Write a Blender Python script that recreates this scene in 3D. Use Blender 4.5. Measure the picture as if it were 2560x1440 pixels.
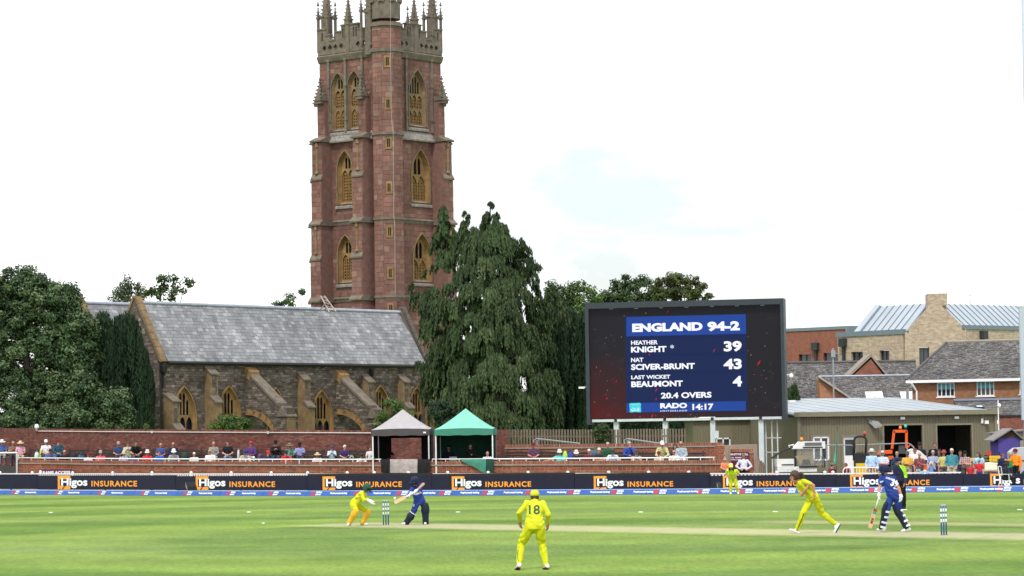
import bpy, bmesh, math, random
import numpy as np
from mathutils import Vector, Matrix
from mathutils.bvhtree import BVHTree
sc = bpy.context.scene
for o in list(bpy.data.objects):
    bpy.data.objects.remove(o)
rng = random.Random(7)
nrg = np.random.default_rng(11)
C = sc.collection
R = math.radians

# ------------------------------------------------------------------ camera
FPX, CX, CY, EYE = 7000.0, 1280.0, 720.0, 2.54
PITCH, ROLL = R(3.03), R(0.9)
r0, f0, u0 = Vector((1, 0, 0)), Vector((0, math.cos(PITCH), math.sin(PITCH))), Vector((0, -math.sin(PITCH), math.cos(PITCH)))
CR = r0 * math.cos(ROLL) - u0 * math.sin(ROLL)
CU = r0 * math.sin(ROLL) + u0 * math.cos(ROLL)
CAM = Vector((0, 0, EYE))
cd = bpy.data.cameras.new('camera')
cd.sensor_width = 36
cd.lens = 36 * FPX / 2560
cd.clip_start, cd.clip_end = 0.5, 3000
cam = bpy.data.objects.new('camera', cd)
C.objects.link(cam)
M = Matrix((CR, CU, -f0)).transposed().to_4x4()
M.translation = CAM
cam.matrix_world = M
sc.camera = cam

# ------------------------------------------------------------------ sky, sun, exposure
SUN = Vector((-0.16, -0.56, 0.81)).normalized()
wd = bpy.data.worlds.new('World')
sc.world = wd
wd.use_nodes = True
nt = wd.node_tree
nt.nodes.clear()
out = nt.nodes.new('ShaderNodeOutputWorld')
bg = nt.nodes.new('ShaderNodeBackground')
sky = nt.nodes.new('ShaderNodeTexSky')
sky.sky_type = 'NISHITA'
sky.sun_disc = False
sky.sun_elevation = math.asin(SUN.z)
sky.sun_rotation = math.atan2(SUN.x, SUN.y)
sky.air_density, sky.dust_density = 1.0, 2.0
tc = nt.nodes.new('ShaderNodeTexCoord')
mp = nt.nodes.new('ShaderNodeMapping')
mp.inputs['Scale'].default_value = (1.0, 1.0, 2.6)
nz = nt.nodes.new('ShaderNodeTexNoise')
nz.inputs['Scale'].default_value = 4.2
nz.inputs['Detail'].default_value = 6.0
nz.inputs['Roughness'].default_value = 0.6
ramp = nt.nodes.new('ShaderNodeValToRGB')
ramp.color_ramp.elements[0].position, ramp.color_ramp.elements[1].position = 0.37, 0.57
ramp.color_ramp.elements[0].color = (.30, .30, .30, 1)
ramp.color_ramp.elements[1].color = (1, 1, 1, 1)
mx = nt.nodes.new('ShaderNodeMix')
mx.data_type = 'RGBA'
mx.inputs[7].default_value = (12.4, 12.5, 12.8, 1)      # bright thin cloud that veils most of the sky
nt.links.new(tc.outputs['Generated'], mp.inputs['Vector'])
nt.links.new(mp.outputs[0], nz.inputs['Vector'])
nt.links.new(nz.outputs['Fac'], ramp.inputs[0])
nt.links.new(ramp.outputs[0], mx.inputs[0])
nt.links.new(sky.outputs[0], mx.inputs[6])
nt.links.new(mx.outputs[2], bg.inputs[0])
bg.inputs[1].default_value = 0.125
nt.links.new(bg.outputs[0], out.inputs[0])
sl = bpy.data.lights.new('sun', 'SUN')
sl.energy, sl.angle, sl.color = 2.2, R(6), (1.0, .955, .88)
so = bpy.data.objects.new('sun', sl)
C.objects.link(so)
so.rotation_euler = SUN.to_track_quat('Z', 'Y').to_euler()
sc.view_settings.view_transform = 'Standard'
sc.view_settings.look = 'None'
sc.view_settings.exposure = 0.18
sc.view_settings.gamma = 1.0
sc.view_settings.use_curve_mapping = False
sc.cycles.max_bounces = 6
sc.cycles.transparent_max_bounces = 12

# ------------------------------------------------------------------ pixel <-> place helpers
def ray(px, py):
    return (f0 * FPX + CR * (px - CX) + CU * (CY - py))
def W(px, py, Y):
    d = ray(px, py)
    return CAM + d * (Y / d.y)
def G(px, py, z=0.0):
    d = ray(px, py)
    return CAM + d * ((z - EYE) / d.z)
def yh(px):
    return 1090.5 - .0157 * (px - CX)
ROPE = [(-600, 152), (-150, 145), (100, 139.3), (400, 132.4), (720, 126.6), (1000, 123.4), (1300, 120.7), (1650, 117.6), (1950, 115.9), (2300, 114.0), (2500, 112.8), (3000, 110)]
_rx, _ry = zip(*ROPE)
def rope(px):
    return float(np.interp(px, _rx, _ry))
def S(px, off, z=0.0):
    """a place in the stand: off metres behind the boundary line on the line of sight px, at height z"""
    p = W(px, yh(px), rope(px) + off)
    return Vector((p.x, p.y, z))
def zpx(px, py, off):
    return W(px, py, rope(px) + off).z

class Pl:
    def __init__(s, O, U, V=None):
        s.O = Vector(O); s.U = Vector(U).normalized(); s.V = Vector(V or (0, 0, 1)).normalized()
        s.N = s.U.cross(s.V).normalized()
    def p(s, u, v, n=0.0):
        return s.O + s.U * u + s.V * v + s.N * n
    def hit(s, px, py):
        d = ray(px, py)
        t = (s.O - CAM).dot(s.N) / d.dot(s.N)
        q = CAM + d * t - s.O
        return q.dot(s.U), q.dot(s.V)
    def off(s, n):
        q = Pl(s.O + s.N * n, s.U, s.V); return q

# ------------------------------------------------------------------ object helpers
def tag(o, label=None, cat=None, group=None, kind=None):
    if label: o['label'] = label
    if cat: o['category'] = cat
    if group: o['group'] = group
    if kind: o['kind'] = kind
    return o
def wloc(o):
    v = Vector((0, 0, 0))
    while o is not None:
        v += o.location; o = o.parent
    return v
def thing(name, label, cat, loc, group=None):
    o = bpy.data.objects.new(name, None)
    o.empty_display_size = .2
    o.location = loc
    C.objects.link(o)
    return tag(o, label, cat, group)
def link(name, me, parent=None, matrix=None):
    o = bpy.data.objects.new(name, me)
    C.objects.link(o)
    if parent is not None: o.parent = parent
    if matrix is not None:
        m = matrix.copy()
        if parent is not None: m.translation = m.translation - wloc(parent)
        o.matrix_basis = m
    return o
def mats_to(me, mats):
    for m in (mats if isinstance(mats, (list, tuple)) else [mats]): me.materials.append(m)

class MB:
    def __init__(s):
        s.v = []; s.f = []; s.m = []; s.r = []
    def add(s, vs, fs, m=0, r=None):
        b = len(s.v); s.v += [tuple(p) for p in vs]
        r = rng.random() if r is None else r
        for f in fs:
            s.f.append(tuple(i + b for i in f)); s.m.append(m); s.r.append(r)
        return s
    def box(s, c, size, ax=None, m=0, r=None):
        c = Vector(c); X, Y, Z = ax or (Vector((1, 0, 0)), Vector((0, 1, 0)), Vector((0, 0, 1)))
        X, Y, Z = X * size[0] * .5, Y * size[1] * .5, Z * size[2] * .5
        vs = [c + X * a + Y * b + Z * d for d in (-1, 1) for b in (-1, 1) for a in (-1, 1)]
        return s.add(vs, [(0, 2, 3, 1), (4, 5, 7, 6), (0, 1, 5, 4), (2, 6, 7, 3), (0, 4, 6, 2), (1, 3, 7, 5)], m, r)
    def pbox(s, pl, u0, u1, v0, v1, n0, n1, m=0, r=None):
        vs = [pl.p(u, v, n) for n in (n0, n1) for v in (v0, v1) for u in (u0, u1)]
        return s.add(vs, [(0, 2, 3, 1), (4, 5, 7, 6), (0, 1, 5, 4), (2, 6, 7, 3), (0, 4, 6, 2), (1, 3, 7, 5)], m, r)
    def bar(s, a, b, w, h, m=0, up=Vector((0, 0, 1))):
        a, b = Vector(a), Vector(b); d = b - a; L = d.length; d /= L
        x = d.cross(up)
        if x.length < 1e-4: x = d.cross(Vector((0, 1, 0)))
        x.normalize(); z = x.cross(d)
        return s.box((a + b) / 2, (w, L, h), (x, d, z), m)
    def prism(s, pts, ext, m=0, r=None):
        pts = [Vector(p) for p in pts]; ext = Vector(ext); n = len(pts)
        fs = [tuple(range(n))[::-1], tuple(range(n, 2 * n))] + [(i, (i + 1) % n, n + (i + 1) % n, n + i) for i in range(n)]
        return s.add(pts + [p + ext for p in pts], fs, m, r)
    def tube(s, pts, rad, n=8, m=0, caps=True):
        pts = [Vector(p) for p in pts]; k = len(pts)
        rad = rad if isinstance(rad, (list, tuple)) else [rad] * k
        vs = []; x = None
        for i, p in enumerate(pts):
            d = (pts[min(i + 1, k - 1)] - pts[max(i - 1, 0)]).normalized()
            if x is None:
                x = d.orthogonal().normalized()
            x = (x - d * x.dot(d)).normalized(); y = d.cross(x)
            for j in range(n):
                a = 2 * math.pi * j / n
                vs.append(p + (x * math.cos(a) + y * math.sin(a)) * rad[i])
        fs = [(i * n + j, i * n + (j + 1) % n, (i + 1) * n + (j + 1) % n, (i + 1) * n + j) for i in range(k - 1) for j in range(n)]
        if caps: fs += [tuple(range(n))[::-1], tuple(range((k - 1) * n, k * n))]
        return s.add(vs, fs, m)
    def lathe(s, prof, O, n=12, ax=None, m=0, sx=1.0, sy=1.0):
        O = Vector(O); X, Y, Z = ax or (Vector((1, 0, 0)), Vector((0, 1, 0)), Vector((0, 0, 1)))
        vs = []
        for (r, z) in prof:
            for j in range(n):
                a = 2 * math.pi * j / n
                vs.append(O + X * math.cos(a) * r * sx + Y * math.sin(a) * r * sy + Z * z)
        k = len(prof)
        fs = [(i * n + j, i * n + (j + 1) % n, (i + 1) * n + (j + 1) % n, (i + 1) * n + j) for i in range(k - 1) for j in range(n)]
        fs += [tuple(range(n))[::-1], tuple(range((k - 1) * n, k * n))]
        return s.add(vs, fs, m)
    def ell(s, c, rad, ax=None, nu=10, nv=7, m=0):
        prof = [(max(math.sin(math.pi * i / nv), .02), -math.cos(math.pi * i / nv)) for i in range(nv + 1)]
        X, Y, Z = ax or (Vector((1, 0, 0)), Vector((0, 1, 0)), Vector((0, 0, 1)))
        return s.lathe(prof, c, nu, (X * rad[0], Y * rad[1], Z * rad[2]), m)
    def mesh(s, name, mats, off=Vector((0, 0, 0)), smooth=False, rnd=False):
        me = bpy.data.meshes.new(name)
        me.from_pydata([(p[0] - off[0], p[1] - off[1], p[2] - off[2]) for p in s.v], [], s.f)
        mats_to(me, mats)
        if any(s.m): me.polygons.foreach_set('material_index', s.m)
        if smooth: me.polygons.foreach_set('use_smooth', [True] * len(s.f))
        if rnd:
            a = me.attributes.new('rnd', 'FLOAT', 'FACE'); a.data.foreach_set('value', s.r)
        me.update()
        return me
    def build(s, name, mats, parent=None, smooth=False, rnd=False, kind=None, origin=None):
        off = wloc(parent) if parent is not None else Vector(origin or (0, 0, 0))
        o = link(name, s.mesh(name, mats, off, smooth, rnd), parent)
        if parent is None and origin is not None: o.location = origin
        if kind: o['kind'] = kind
        return o

# ------------------------------------------------------------------ material helpers
def newmat(name):
    m = bpy.data.materials.new(name); m.use_nodes = True
    return m, m.node_tree, m.node_tree.nodes['Principled BSDF']
def N(nt, t, **kw):
    n = nt.nodes.new('ShaderNode' + t)
    for k, v in kw.items():
        if k in n.inputs: n.inputs[k].default_value = v
        else: setattr(n, k, v)
    return n
def noise(nt, scale, detail=4, rough=.6, vec=None, stretch=None):
    n = N(nt, 'TexNoise'); n.inputs['Scale'].default_value = scale; n.inputs['Detail'].default_value = detail; n.inputs['Roughness'].default_value = rough
    if vec is None:
        vec = N(nt, 'NewGeometry').outputs['Position']
    if stretch:
        mpn = N(nt, 'Mapping'); mpn.inputs['Scale'].default_value = stretch
        nt.links.new(vec, mpn.inputs['Vector']); vec = mpn.outputs[0]
    nt.links.new(vec, n.inputs['Vector'])
    return n.outputs['Fac']
def math_(nt, op, a, b=None, c=None):
    n = N(nt, 'Math', operation=op)
    for i, x in enumerate((a, b, c)):
        if x is None: continue
        if isinstance(x, (int, float)): n.inputs[i].default_value = x
        else: nt.links.new(x, n.inputs[i])
    return n.outputs[0]
def maprange(nt, x, a, b, c, d):
    n = N(nt, 'MapRange')
    nt.links.new(x, n.inputs[0])
    for i, q in enumerate((a, b, c, d)): n.inputs[i + 1].default_value = q
    return n.outputs[0]
def mixc(nt, fac, a, b, mode='MIX'):
    n = N(nt, 'Mix', data_type='RGBA', blend_type=mode)
    for i, x in ((0, fac), (6, a), (7, b)):
        if isinstance(x, (int, float)): n.inputs[i].default_value = x
        elif isinstance(x, (tuple, list)): n.inputs[i].default_value = (*x[:3], 1)
        else: nt.links.new(x, n.inputs[i])
    return n.outputs[2]
def scalec(nt, col, fac):
    n = N(nt, 'VectorMath', operation='SCALE')
    nt.links.new(col, n.inputs[0])
    if isinstance(fac, (int, float)): n.inputs['Scale'].default_value = fac
    else: nt.links.new(fac, n.inputs['Scale'])
    return n.outputs[0]
def rampc(nt, x, stops, interp='LINEAR'):
    n = N(nt, 'ValToRGB'); cr = n.color_ramp; cr.interpolation = interp
    while len(cr.elements) < len(stops): cr.elements.new(.5)
    for e, (p, c) in zip(cr.elements, stops): e.position = p; e.color = (*c, 1)
    nt.links.new(x, n.inputs[0])
    return n.outputs[0]
def bump(nt, b, h, dist, strength=.6):
    n = N(nt, 'Bump'); n.inputs['Strength'].default_value = strength; n.inputs['Distance'].default_value = dist
    nt.links.new(h, n.inputs['Height']); nt.links.new(n.outputs[0], b.inputs['Normal'])
def mat(name, col, rough=.75, var=.18, scale=6., bmp=0., bscale=None, metal=0., spec=.35, alpha=1., stretch=None, trans=0.):
    m, nt, b = newmat(name)
    b.inputs['Roughness'].default_value = rough; b.inputs['Metallic'].default_value = metal
    b.inputs['Specular IOR Level'].default_value = spec
    if var:
        n = noise(nt, scale, 5, .65, stretch=stretch)
        k = maprange(nt, n, .25, .75, 1 - var, 1 + var)
        rgb = N(nt, 'RGB'); rgb.outputs[0].default_value = (*col, 1)
        nt.links.new(scalec(nt, rgb.outputs[0], k), b.inputs['Base Color'])
    else:
        b.inputs['Base Color'].default_value = (*col, 1)
    if bmp: bump(nt, b, noise(nt, bscale or scale * 4, 4, .6, stretch=stretch), bmp)
    if alpha < 1: b.inputs['Alpha'].default_value = alpha
    if trans: b.inputs['Transmission Weight'].default_value = trans
    return m
def blockmat(name, stops, rough=.85, var=.2, scale=3., bmp=.01, bscale=18, big=.0, bigscale=.35, streak=None, spec=.3):
    """stone / brick / slate: each piece draws its own tone, from its 'rnd' attribute or the object's own random"""
    m, nt, b = newmat(name)
    at = N(nt, 'Attribute', attribute_name='rnd')
    oi = N(nt, 'ObjectInfo')
    x = math_(nt, 'FRACT', math_(nt, 'ADD', at.outputs['Fac'], oi.outputs['Random']))
    col = rampc(nt, x, stops)
    k = maprange(nt, noise(nt, scale, 5, .7), .25, .75, 1 - var, 1 + var)
    col = scalec(nt, col, k)
    if big:
        k2 = maprange(nt, noise(nt, bigscale, 4, .65, stretch=streak), .3, .7, 1 - big, 1 + big)
        col = scalec(nt, col, k2)
    nt.links.new(col, b.inputs['Base Color'])
    b.inputs['Roughness'].default_value = rough; b.inputs['Specular IOR Level'].default_value = spec
    if bmp: bump(nt, b, noise(nt, bscale, 4, .6), bmp)
    return m

TMP = bpy.data.scenes.new('workbench')       # scratch scene for turning curves and modifiers into meshes
def to_mesh(ob):
    TMP.collection.objects.link(ob)
    TMP.view_layers[0].update()
    me = bpy.data.meshes.new_from_object(ob.evaluated_get(TMP.view_layers[0].depsgraph))
    return me
# ------------------------------------------------------------------ plates with openings, arches, cladding
def plate(outer, holes, depth):
    cu = bpy.data.curves.new('plate', 'CURVE'); cu.dimensions = '2D'; cu.fill_mode = 'BOTH'; cu.extrude = depth / 2
    for poly in [outer] + list(holes):
        sp = cu.splines.new('POLY'); sp.points.add(len(poly) - 1)
        for q, (x, y) in zip(sp.points, poly): q.co = (x, y, 0, 1)
        sp.use_cyclic_u = True
    ob = bpy.data.objects.new('plate', cu)
    me = to_mesh(ob)
    vs = [v.co.copy() for v in me.vertices]; fs = [tuple(p.vertices) for p in me.polygons]
    bpy.data.objects.remove(ob); bpy.data.curves.remove(cu); bpy.data.meshes.remove(me)
    return vs, fs, depth
def addplate(mb, pl, outer, holes, depth, n=0.0, m=0, r=None):
    vs, fs, d = plate(outer, holes, depth)
    mb.add([pl.p(v.x, v.y, n - d / 2 + v.z) for v in vs], fs, m, r)
def arch(cx, z0, w, h, n=6, rise=None):
    a = w / 2; rise = rise or min(w * .95, h * .6); sp = z0 + h - rise
    c = (rise * rise - a * a) / (2 * a); Rr = a + c; A = math.atan2(rise, c)
    pts = [(cx - a, z0), (cx + a, z0)]
    pts += [(cx - c + Rr * math.cos(A * i / n), sp + Rr * math.sin(A * i / n)) for i in range(n)]
    pts += [(cx, z0 + h)]
    pts += [(cx + c - Rr * math.cos(A * i / n), sp + Rr * math.sin(A * i / n)) for i in range(n - 1, -1, -1)]
    return pts
def in_arch(u, v, cx, z0, w, h, pad=0.0):
    a = w / 2; rise = min(w * .95, h * .6); sp = z0 + h - rise
    c = (rise * rise - a * a) / (2 * a); Rr = a + c + pad
    if v < z0 - pad or abs(u - cx) > a + pad: return False
    if v <= sp: return True
    return (abs(u - cx) + c) ** 2 + (v - sp) ** 2 < Rr * Rr
def rects(u0, u1, v0, v1, ch, bl, joint=.02, blocked=None, chj=.0, minw=.08):
    """courses of blocks on a surface; blocks that meet an opening are cut down or left out"""
    res = []; v = v0
    while v < v1 - .02:
        hgt = ch * (1 + chj * (rng.random() - .5) * 2)
        if v + hgt > v1 - .03: hgt = v1 - v
        u = u0 - rng.random() * bl * .5
        while u < u1:
            L = bl * (.7 + .6 * rng.random())
            a, b = max(u, u0), min(u + L, u1)
            u += L
            if b - a < minw * .6: continue
            st = [(a, b)]
            while st:
                p, q = st.pop()
                if blocked and any(blocked(p + (q - p) * i, v + hgt * j) for i in (0, .5, 1) for j in (0, .5, 1)):
                    if q - p > minw * 2:
                        st += [(p, (p + q) / 2), ((p + q) / 2, q)]
                    continue
                res.append((p + joint / 2, q - joint / 2, v + joint / 2, v + hgt - joint / 2))
        v += hgt
    return res
_unit = {}
def unit_block(m):
    if m.name not in _unit:
        b = MB(); b.add([(x, y, z) for z in (0, 1) for y in (0, 1) for x in (0, 1)], [(4, 5, 7, 6), (0, 1, 5, 4), (2, 6, 7, 3), (0, 4, 6, 2), (1, 3, 7, 5)])
        _unit[m.name] = b.mesh('block', m)
    return _unit[m.name]
def emit(sets, parent, m, name, proud=.02, tops=300, stuff_name=None, jit=.5):
    """sets: [(plane, rect), ...]; the largest become single pieces, the rest one joined part"""
    sets = sorted(sets, key=lambda t: -((t[1][1] - t[1][0]) * (t[1][3] - t[1][2])))
    me = unit_block(m)
    for pl, (a, b, c, d) in sets[:tops]:
        t = proud * (1 - jit * rng.random())
        mm = Matrix((pl.U * (b - a), pl.V * (d - c), pl.N * t)).transposed().to_4x4()
        mm.translation = pl.p(a, c, 0)
        link(name, me, parent, mm)
    if len(sets) > tops:
        mb = MB()
        for pl, (a, b, c, d) in sets[tops:]:
            t = proud * (1 - jit * rng.random())
            vs = [pl.p(u, v, n) for n in (0, t) for v in (c, d) for u in (a, b)]
            mb.add(vs, [(4, 5, 7, 6), (0, 1, 5, 4), (2, 6, 7, 3), (0, 4, 6, 2), (1, 3, 7, 5)])
        mb.build(stuff_name or (name + '_courses'), m, parent, rnd=True, kind='stuff')

# ------------------------------------------------------------------ lettering
def text_mesh(body, bold=.02, spacing=1.0, extrude=.0, shear=0):
    cu = bpy.data.curves.new('lettering', 'FONT'); cu.body = body; cu.offset = bold; cu.space_character = spacing; cu.extrude = extrude; cu.shear = shear
    cu.resolution_u = 3
    ob = bpy.data.objects.new('lettering', cu)
    me = to_mesh(ob)
    co = np.empty(len(me.vertices) * 3); me.vertices.foreach_get('co', co); co = co.reshape(-1, 3)
    fs = [tuple(p.vertices) for p in me.polygons]
    bpy.data.objects.remove(ob); bpy.data.curves.remove(cu); bpy.data.meshes.remove(me)
    mn, mxx = co.min(0), co.max(0)
    co[:, 0] = (co[:, 0] - mn[0]) / (mxx[0] - mn[0]); co[:, 1] = (co[:, 1] - mn[1]) / (mxx[1] - mn[1])
    return co, fs
def text_fit(mb, body, pl, u0, u1, v0, v1, n=.01, m=0, bold=.02, spacing=1.0):
    co, fs = text_mesh(body, bold, spacing)
    mb.add([pl.p(u0 + (u1 - u0) * c[0], v0 + (v1 - v0) * c[1], n) for c in co], fs, m)
# ================================================================== the setting: ground, pitch
def grass_color(nt):
    pos = N(nt, 'NewGeometry').outputs['Position']
    sep = N(nt, 'SeparateXYZ'); nt.links.new(pos, sep.inputs[0])
    wob = maprange(nt, noise(nt, .05, 3, .6), 0, 1, -3.5, 3.5)
    dx = math_(nt, 'SUBTRACT', sep.outputs[0], 2.0)
    dy = math_(nt, 'MULTIPLY', math_(nt, 'SUBTRACT', sep.outputs[1], 72.0), .86)
    rr = math_(nt, 'ADD', math_(nt, 'SQRT', math_(nt, 'ADD', math_(nt, 'MULTIPLY', dx, dx), math_(nt, 'MULTIPLY', dy, dy))), wob)
    st = math_(nt, 'SINE', math_(nt, 'MULTIPLY', rr, 2 * math.pi / 11.5))
    st = maprange(nt, math_(nt, 'ADD', st, maprange(nt, noise(nt, .35, 5, .75), .2, .8, -.55, .55)), -.4, .4, 0, 1)
    col = mixc(nt, st, (.108, .194, .028), (.176, .266, .044))
    lane = math_(nt, 'SINE', math_(nt, 'MULTIPLY', math_(nt, 'ADD', math_(nt, 'MULTIPLY', sep.outputs[0], .30), math_(nt, 'ADD', math_(nt, 'MULTIPLY', sep.outputs[1], .954), wob)), 2 * math.pi / 6.2))
    col = scalec(nt, col, maprange(nt, lane, -1, 1, .90, 1.10))
    pale = maprange(nt, noise(nt, .10, 5, .65, stretch=(.3, 1, 1)), .45, .68, 0, .6)
    col = mixc(nt, pale, col, (.205, .275, .085))
    col = scalec(nt, col, maprange(nt, noise(nt, .9, 4, .7, stretch=(1, .45, 1)), .3, .7, .86, 1.14))
    fine = maprange(nt, noise(nt, 6, 5, .8), .25, .75, .70, 1.30)
    col = scalec(nt, col, fine)
    col = scalec(nt, col, maprange(nt, noise(nt, 11, 3, .7, stretch=(1, .12, 1)), .3, .7, .84, 1.16))
    dry = maprange(nt, noise(nt, .5, 6, .75), .64, .72, 0, .75)
    col = mixc(nt, dry, col, (.25, .235, .10))
    return col, sep
gm, nt, b = newmat('mown grass')
col, sep = grass_color(nt)
nt.links.new(col, b.inputs['Base Color']); b.inputs['Roughness'].default_value = .9; b.inputs['Specular IOR Level'].default_value = .15
bump(nt, b, noise(nt, 14, 5, .75), .05, .7)
mb = MB()
gx = [-900, -120, -40, 0, 40, 120, 900]; gy = [-60, 20, 60, 100, 200, 900]
vs = [(x, y, 0) for y in gy for x in gx]; k = len(gx)
mb.add(vs, [(i + j * k, i + 1 + j * k, i + 1 + (j + 1) * k, i + (j + 1) * k) for j in range(len(gy) - 1) for i in range(k - 1)])
tag(mb.build('ground', gm), kind='structure', label='striped mown green cricket outfield')

ST_A = G(965, 1313); ST_B = G(2360, 1338)          # the two wickets
pd = (ST_B - ST_A).normalized(); pn = Vector((-pd.y, pd.x, 0))
def strip(name, c0, L0, L1, w, colr, amount, label):
    m, nt, b = newmat(name)
    col, sep = grass_color(nt)
    pos = N(nt, 'NewGeometry').outputs['Position']
    def axis(d):
        n = N(nt, 'VectorMath', operation='DOT_PRODUCT'); v = N(nt, 'VectorMath', operation='SUBTRACT')
        nt.links.new(pos, v.inputs[0]); v.inputs[1].default_value = c0
        nt.links.new(v.outputs[0], n.inputs[0]); n.inputs[1].default_value = d
        return n.outputs['Value']
    a, c = axis(pd), axis(pn)
    ragged = maprange(nt, noise(nt, 1.6, 4, .7), .3, .7, -.5, .5)
    e1 = maprange(nt, math_(nt, 'ADD', math_(nt, 'ABSOLUTE', c), math_(nt, 'MULTIPLY', ragged, .5)), w / 2 - 1.5, w / 2 - .45, 1, 0)
    mid = (L0 + L1) / 2; hl = (L1 - L0) / 2
    e2 = maprange(nt, math_(nt, 'ADD', math_(nt, 'ABSOLUTE', math_(nt, 'SUBTRACT', a, mid)), ragged), hl - 1.8, hl - .4, 1, 0)
    wear = maprange(nt, noise(nt, 1.1, 5, .7, stretch=(1, 1, 1)), .25, .7, .55, 1.0)
    f = math_(nt, 'MULTIPLY', math_(nt, 'MULTIPLY', e1, e2), math_(nt, 'MULTIPLY', wear, amount))
    c2 = scalec(nt, mixc(nt, maprange(nt, noise(nt, 5, 5, .7), .3, .7, 0, 1), colr, tuple(q * .8 for q in colr)), 1.0)
    nt.links.new(mixc(nt, f, col, c2), b.inputs['Base Color']); b.inputs['Roughness'].default_value = .92; b.inputs['Specular IOR Level'].default_value = .15
    bump(nt, b, noise(nt, 14, 5, .75), .04, .6)
    mb = MB(); z = Vector((0, 0, .004))
    mb.add([c0 + pd * L0 - pn * w / 2 + z, c0 + pd * L1 - pn * w / 2 + z, c0 + pd * L1 + pn * w / 2 + z, c0 + pd * L0 + pn * w / 2 + z], [(0, 1, 2, 3)])
    tag(mb.build(name, m), kind='structure', label=label)
strip('cricket_pitch', ST_A, -3.6, 27, 5.0, (.54, .48, .31), .78, 'pale worn straw-coloured cricket pitch strip')
strip('used_pitch', ST_A + pn * 6.5, 8, 25, 3.6, (.44, .38, .20), .75, 'pale line of an older used pitch strip')
# painted creases
cm = mat('crease white', (.50, .47, .36), .9, .35, 9)
for P, sgn, nm in ((ST_A, 1, 'far'), (ST_B, -1, 'near')):
    z = Vector((0, 0, .008))
    for d, hw, lab in ((1.22, 1.83, 'popping'), (0, 1.32, 'bowling')):
        mb = MB(); c = P + pd * d * sgn + z
        mb.add([c - pd * .025 - pn * hw, c + pd * .025 - pn * hw, c + pd * .025 + pn * hw, c - pd * .025 + pn * hw], [(0, 1, 2, 3)])
        tag(mb.build('crease_line', cm), kind='structure', label='white painted %s crease at the %s wicket' % (lab, nm))

# ------------------------------------------------------------------ stumps, bails, ball, field markers
sb = mat('stump blue', (.05, .145, .36), .45, .1, 20); sw = mat('stump white band', (.72, .76, .80), .5, .08, 20); bailm = mat('bail', (.75, .73, .62), .5, .1, 20)
def wicket(P, label):
    t = thing('wicket', label, 'wicket', P)
    for k in (-1, 0, 1):
        c = P + pn * k * .0955
        st = MB().lathe([(.019, 0), (.019, .70), (.012, .715), (.004, .716)], c, 10).build('stump', sb, t, smooth=True)
        for z0 in (.315, .44, .565):
            MB().lathe([(.0192, z0), (.0200, z0 + .004), (.0200, z0 + .071), (.0192, z0 + .075)], c, 10).build('white_band', sw, st, smooth=True)
    for k in (-.5, .5):
        c = P + pn * k * .0955 + Vector((0, 0, .722))
        MB().tube([c - pn * .05, c - pn * .02, c + pn * .02, c + pn * .05], [.005, .009, .009, .005], 8).build('bail', bailm, t, smooth=True)
wicket(ST_A, 'blue and white stumps with bails between the wicketkeeper and the batter')
wicket(ST_B, 'blue and white stumps with bails standing alone beside the non-striking batter')
ballm = mat('ball leather', (.78, .78, .74), .4, .1, 30)
bp = W(987, 1246, 81.2)
t = thing('cricket_ball', 'white cricket ball in the air beside the raised bat', 'ball', bp)
bo = MB().ell(bp, (.037, .037, .037), None, 14, 10).build('leather', ballm, t, smooth=True)
MB().tube([bp + Vector((math.cos(a) * .0365, math.sin(a) * .0365, .0)) for a in np.linspace(0, 2 * math.pi, 17)], .0025, 5).build('seam', mat('seam', (.25, .2, .15), .7, 0), t)
fm = mat('marker white', (.82, .82, .80), .6, .05, 20)
for px, py, lab in ((127, 1282, 'far left of the outfield'), (622, 1281, 'midway between the left edge and the wicketkeeper'), (658, 1309, 'nearer the camera, left of the wicketkeeper'),
                    (1145, 1281, 'just right of the batter in blue'), (1602, 1281, 'between the number 18 fielder and the bowler'), (1938, 1280, 'left of the running bowler'), (2262, 1275, "at the umpire's feet"), (2549, 1275, 'at the right edge of the photo')):
    p = G(px, py)
    s_ = .8 if px != 658 else .5
    t = MB().lathe([(.10 * s_, .004), (.10 * s_, .012), (.085 * s_, .022), (.03 * s_, .026)], p, 14, None, 0, 1.0, 1.4).build('field_marker', fm, None, smooth=False, origin=p)
    tag(t, 'flat white marker disc lying on the grass, ' + lab, 'marker', 'white marker discs on the outfield')
# ================================================================== the church
AL = R(51)
cu_ = Vector((math.cos(AL), math.sin(AL), 0)); cv_ = Vector((-math.sin(AL), math.cos(AL), 0))
Z = Vector((0, 0, 1))
red_stone = blockmat('red sandstone', [(0, (0.153, 0.078, 0.064)), (.25, (0.198, 0.099, 0.079)), (.5, (0.172, 0.087, 0.072)), (.72, (0.224, 0.116, 0.093)), (.88, (0.186, 0.113, 0.094)), (1, (0.266, 0.167, 0.131))], .9, .26, 2.2, .012, 14, .32, .22, (1, 1, .6))
red_mortar = mat('pink mortar', (.185, .10, .08), .95, .3, 3)
grey_stone = mat('weathered grey stone', (.150, .125, .098), .92, .42, 2.6, .02, 12)
ochre_panel = mat('louvre panel stone', (.20, .115, .04), .9, .35, 3, .01, 14)
ochre = mat('ham stone ochre', (.25, .15, .062), .9, .45, 2.2, .015, 12)
ochre_dull = mat('ham stone weathered', (.205, .14, .073), .92, .4, 2.4, .015, 12)
lichen = mat('lichened ledge', (.22, .205, .185), .95, .55, 5, .02, 20)
void = mat('dark interior', (.010, .010, .012), .6, 0)
leaded = mat('leaded glass', (.012, .014, .02), .22, .3, 3, .002, 40, spec=.5)
tower_T0 = W(972, 1095, 190.0); tower_T0.z = 0
A_ = 5.97
def zy(y, px=967, Y=190.0): return W(px, y, Y).z
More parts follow.
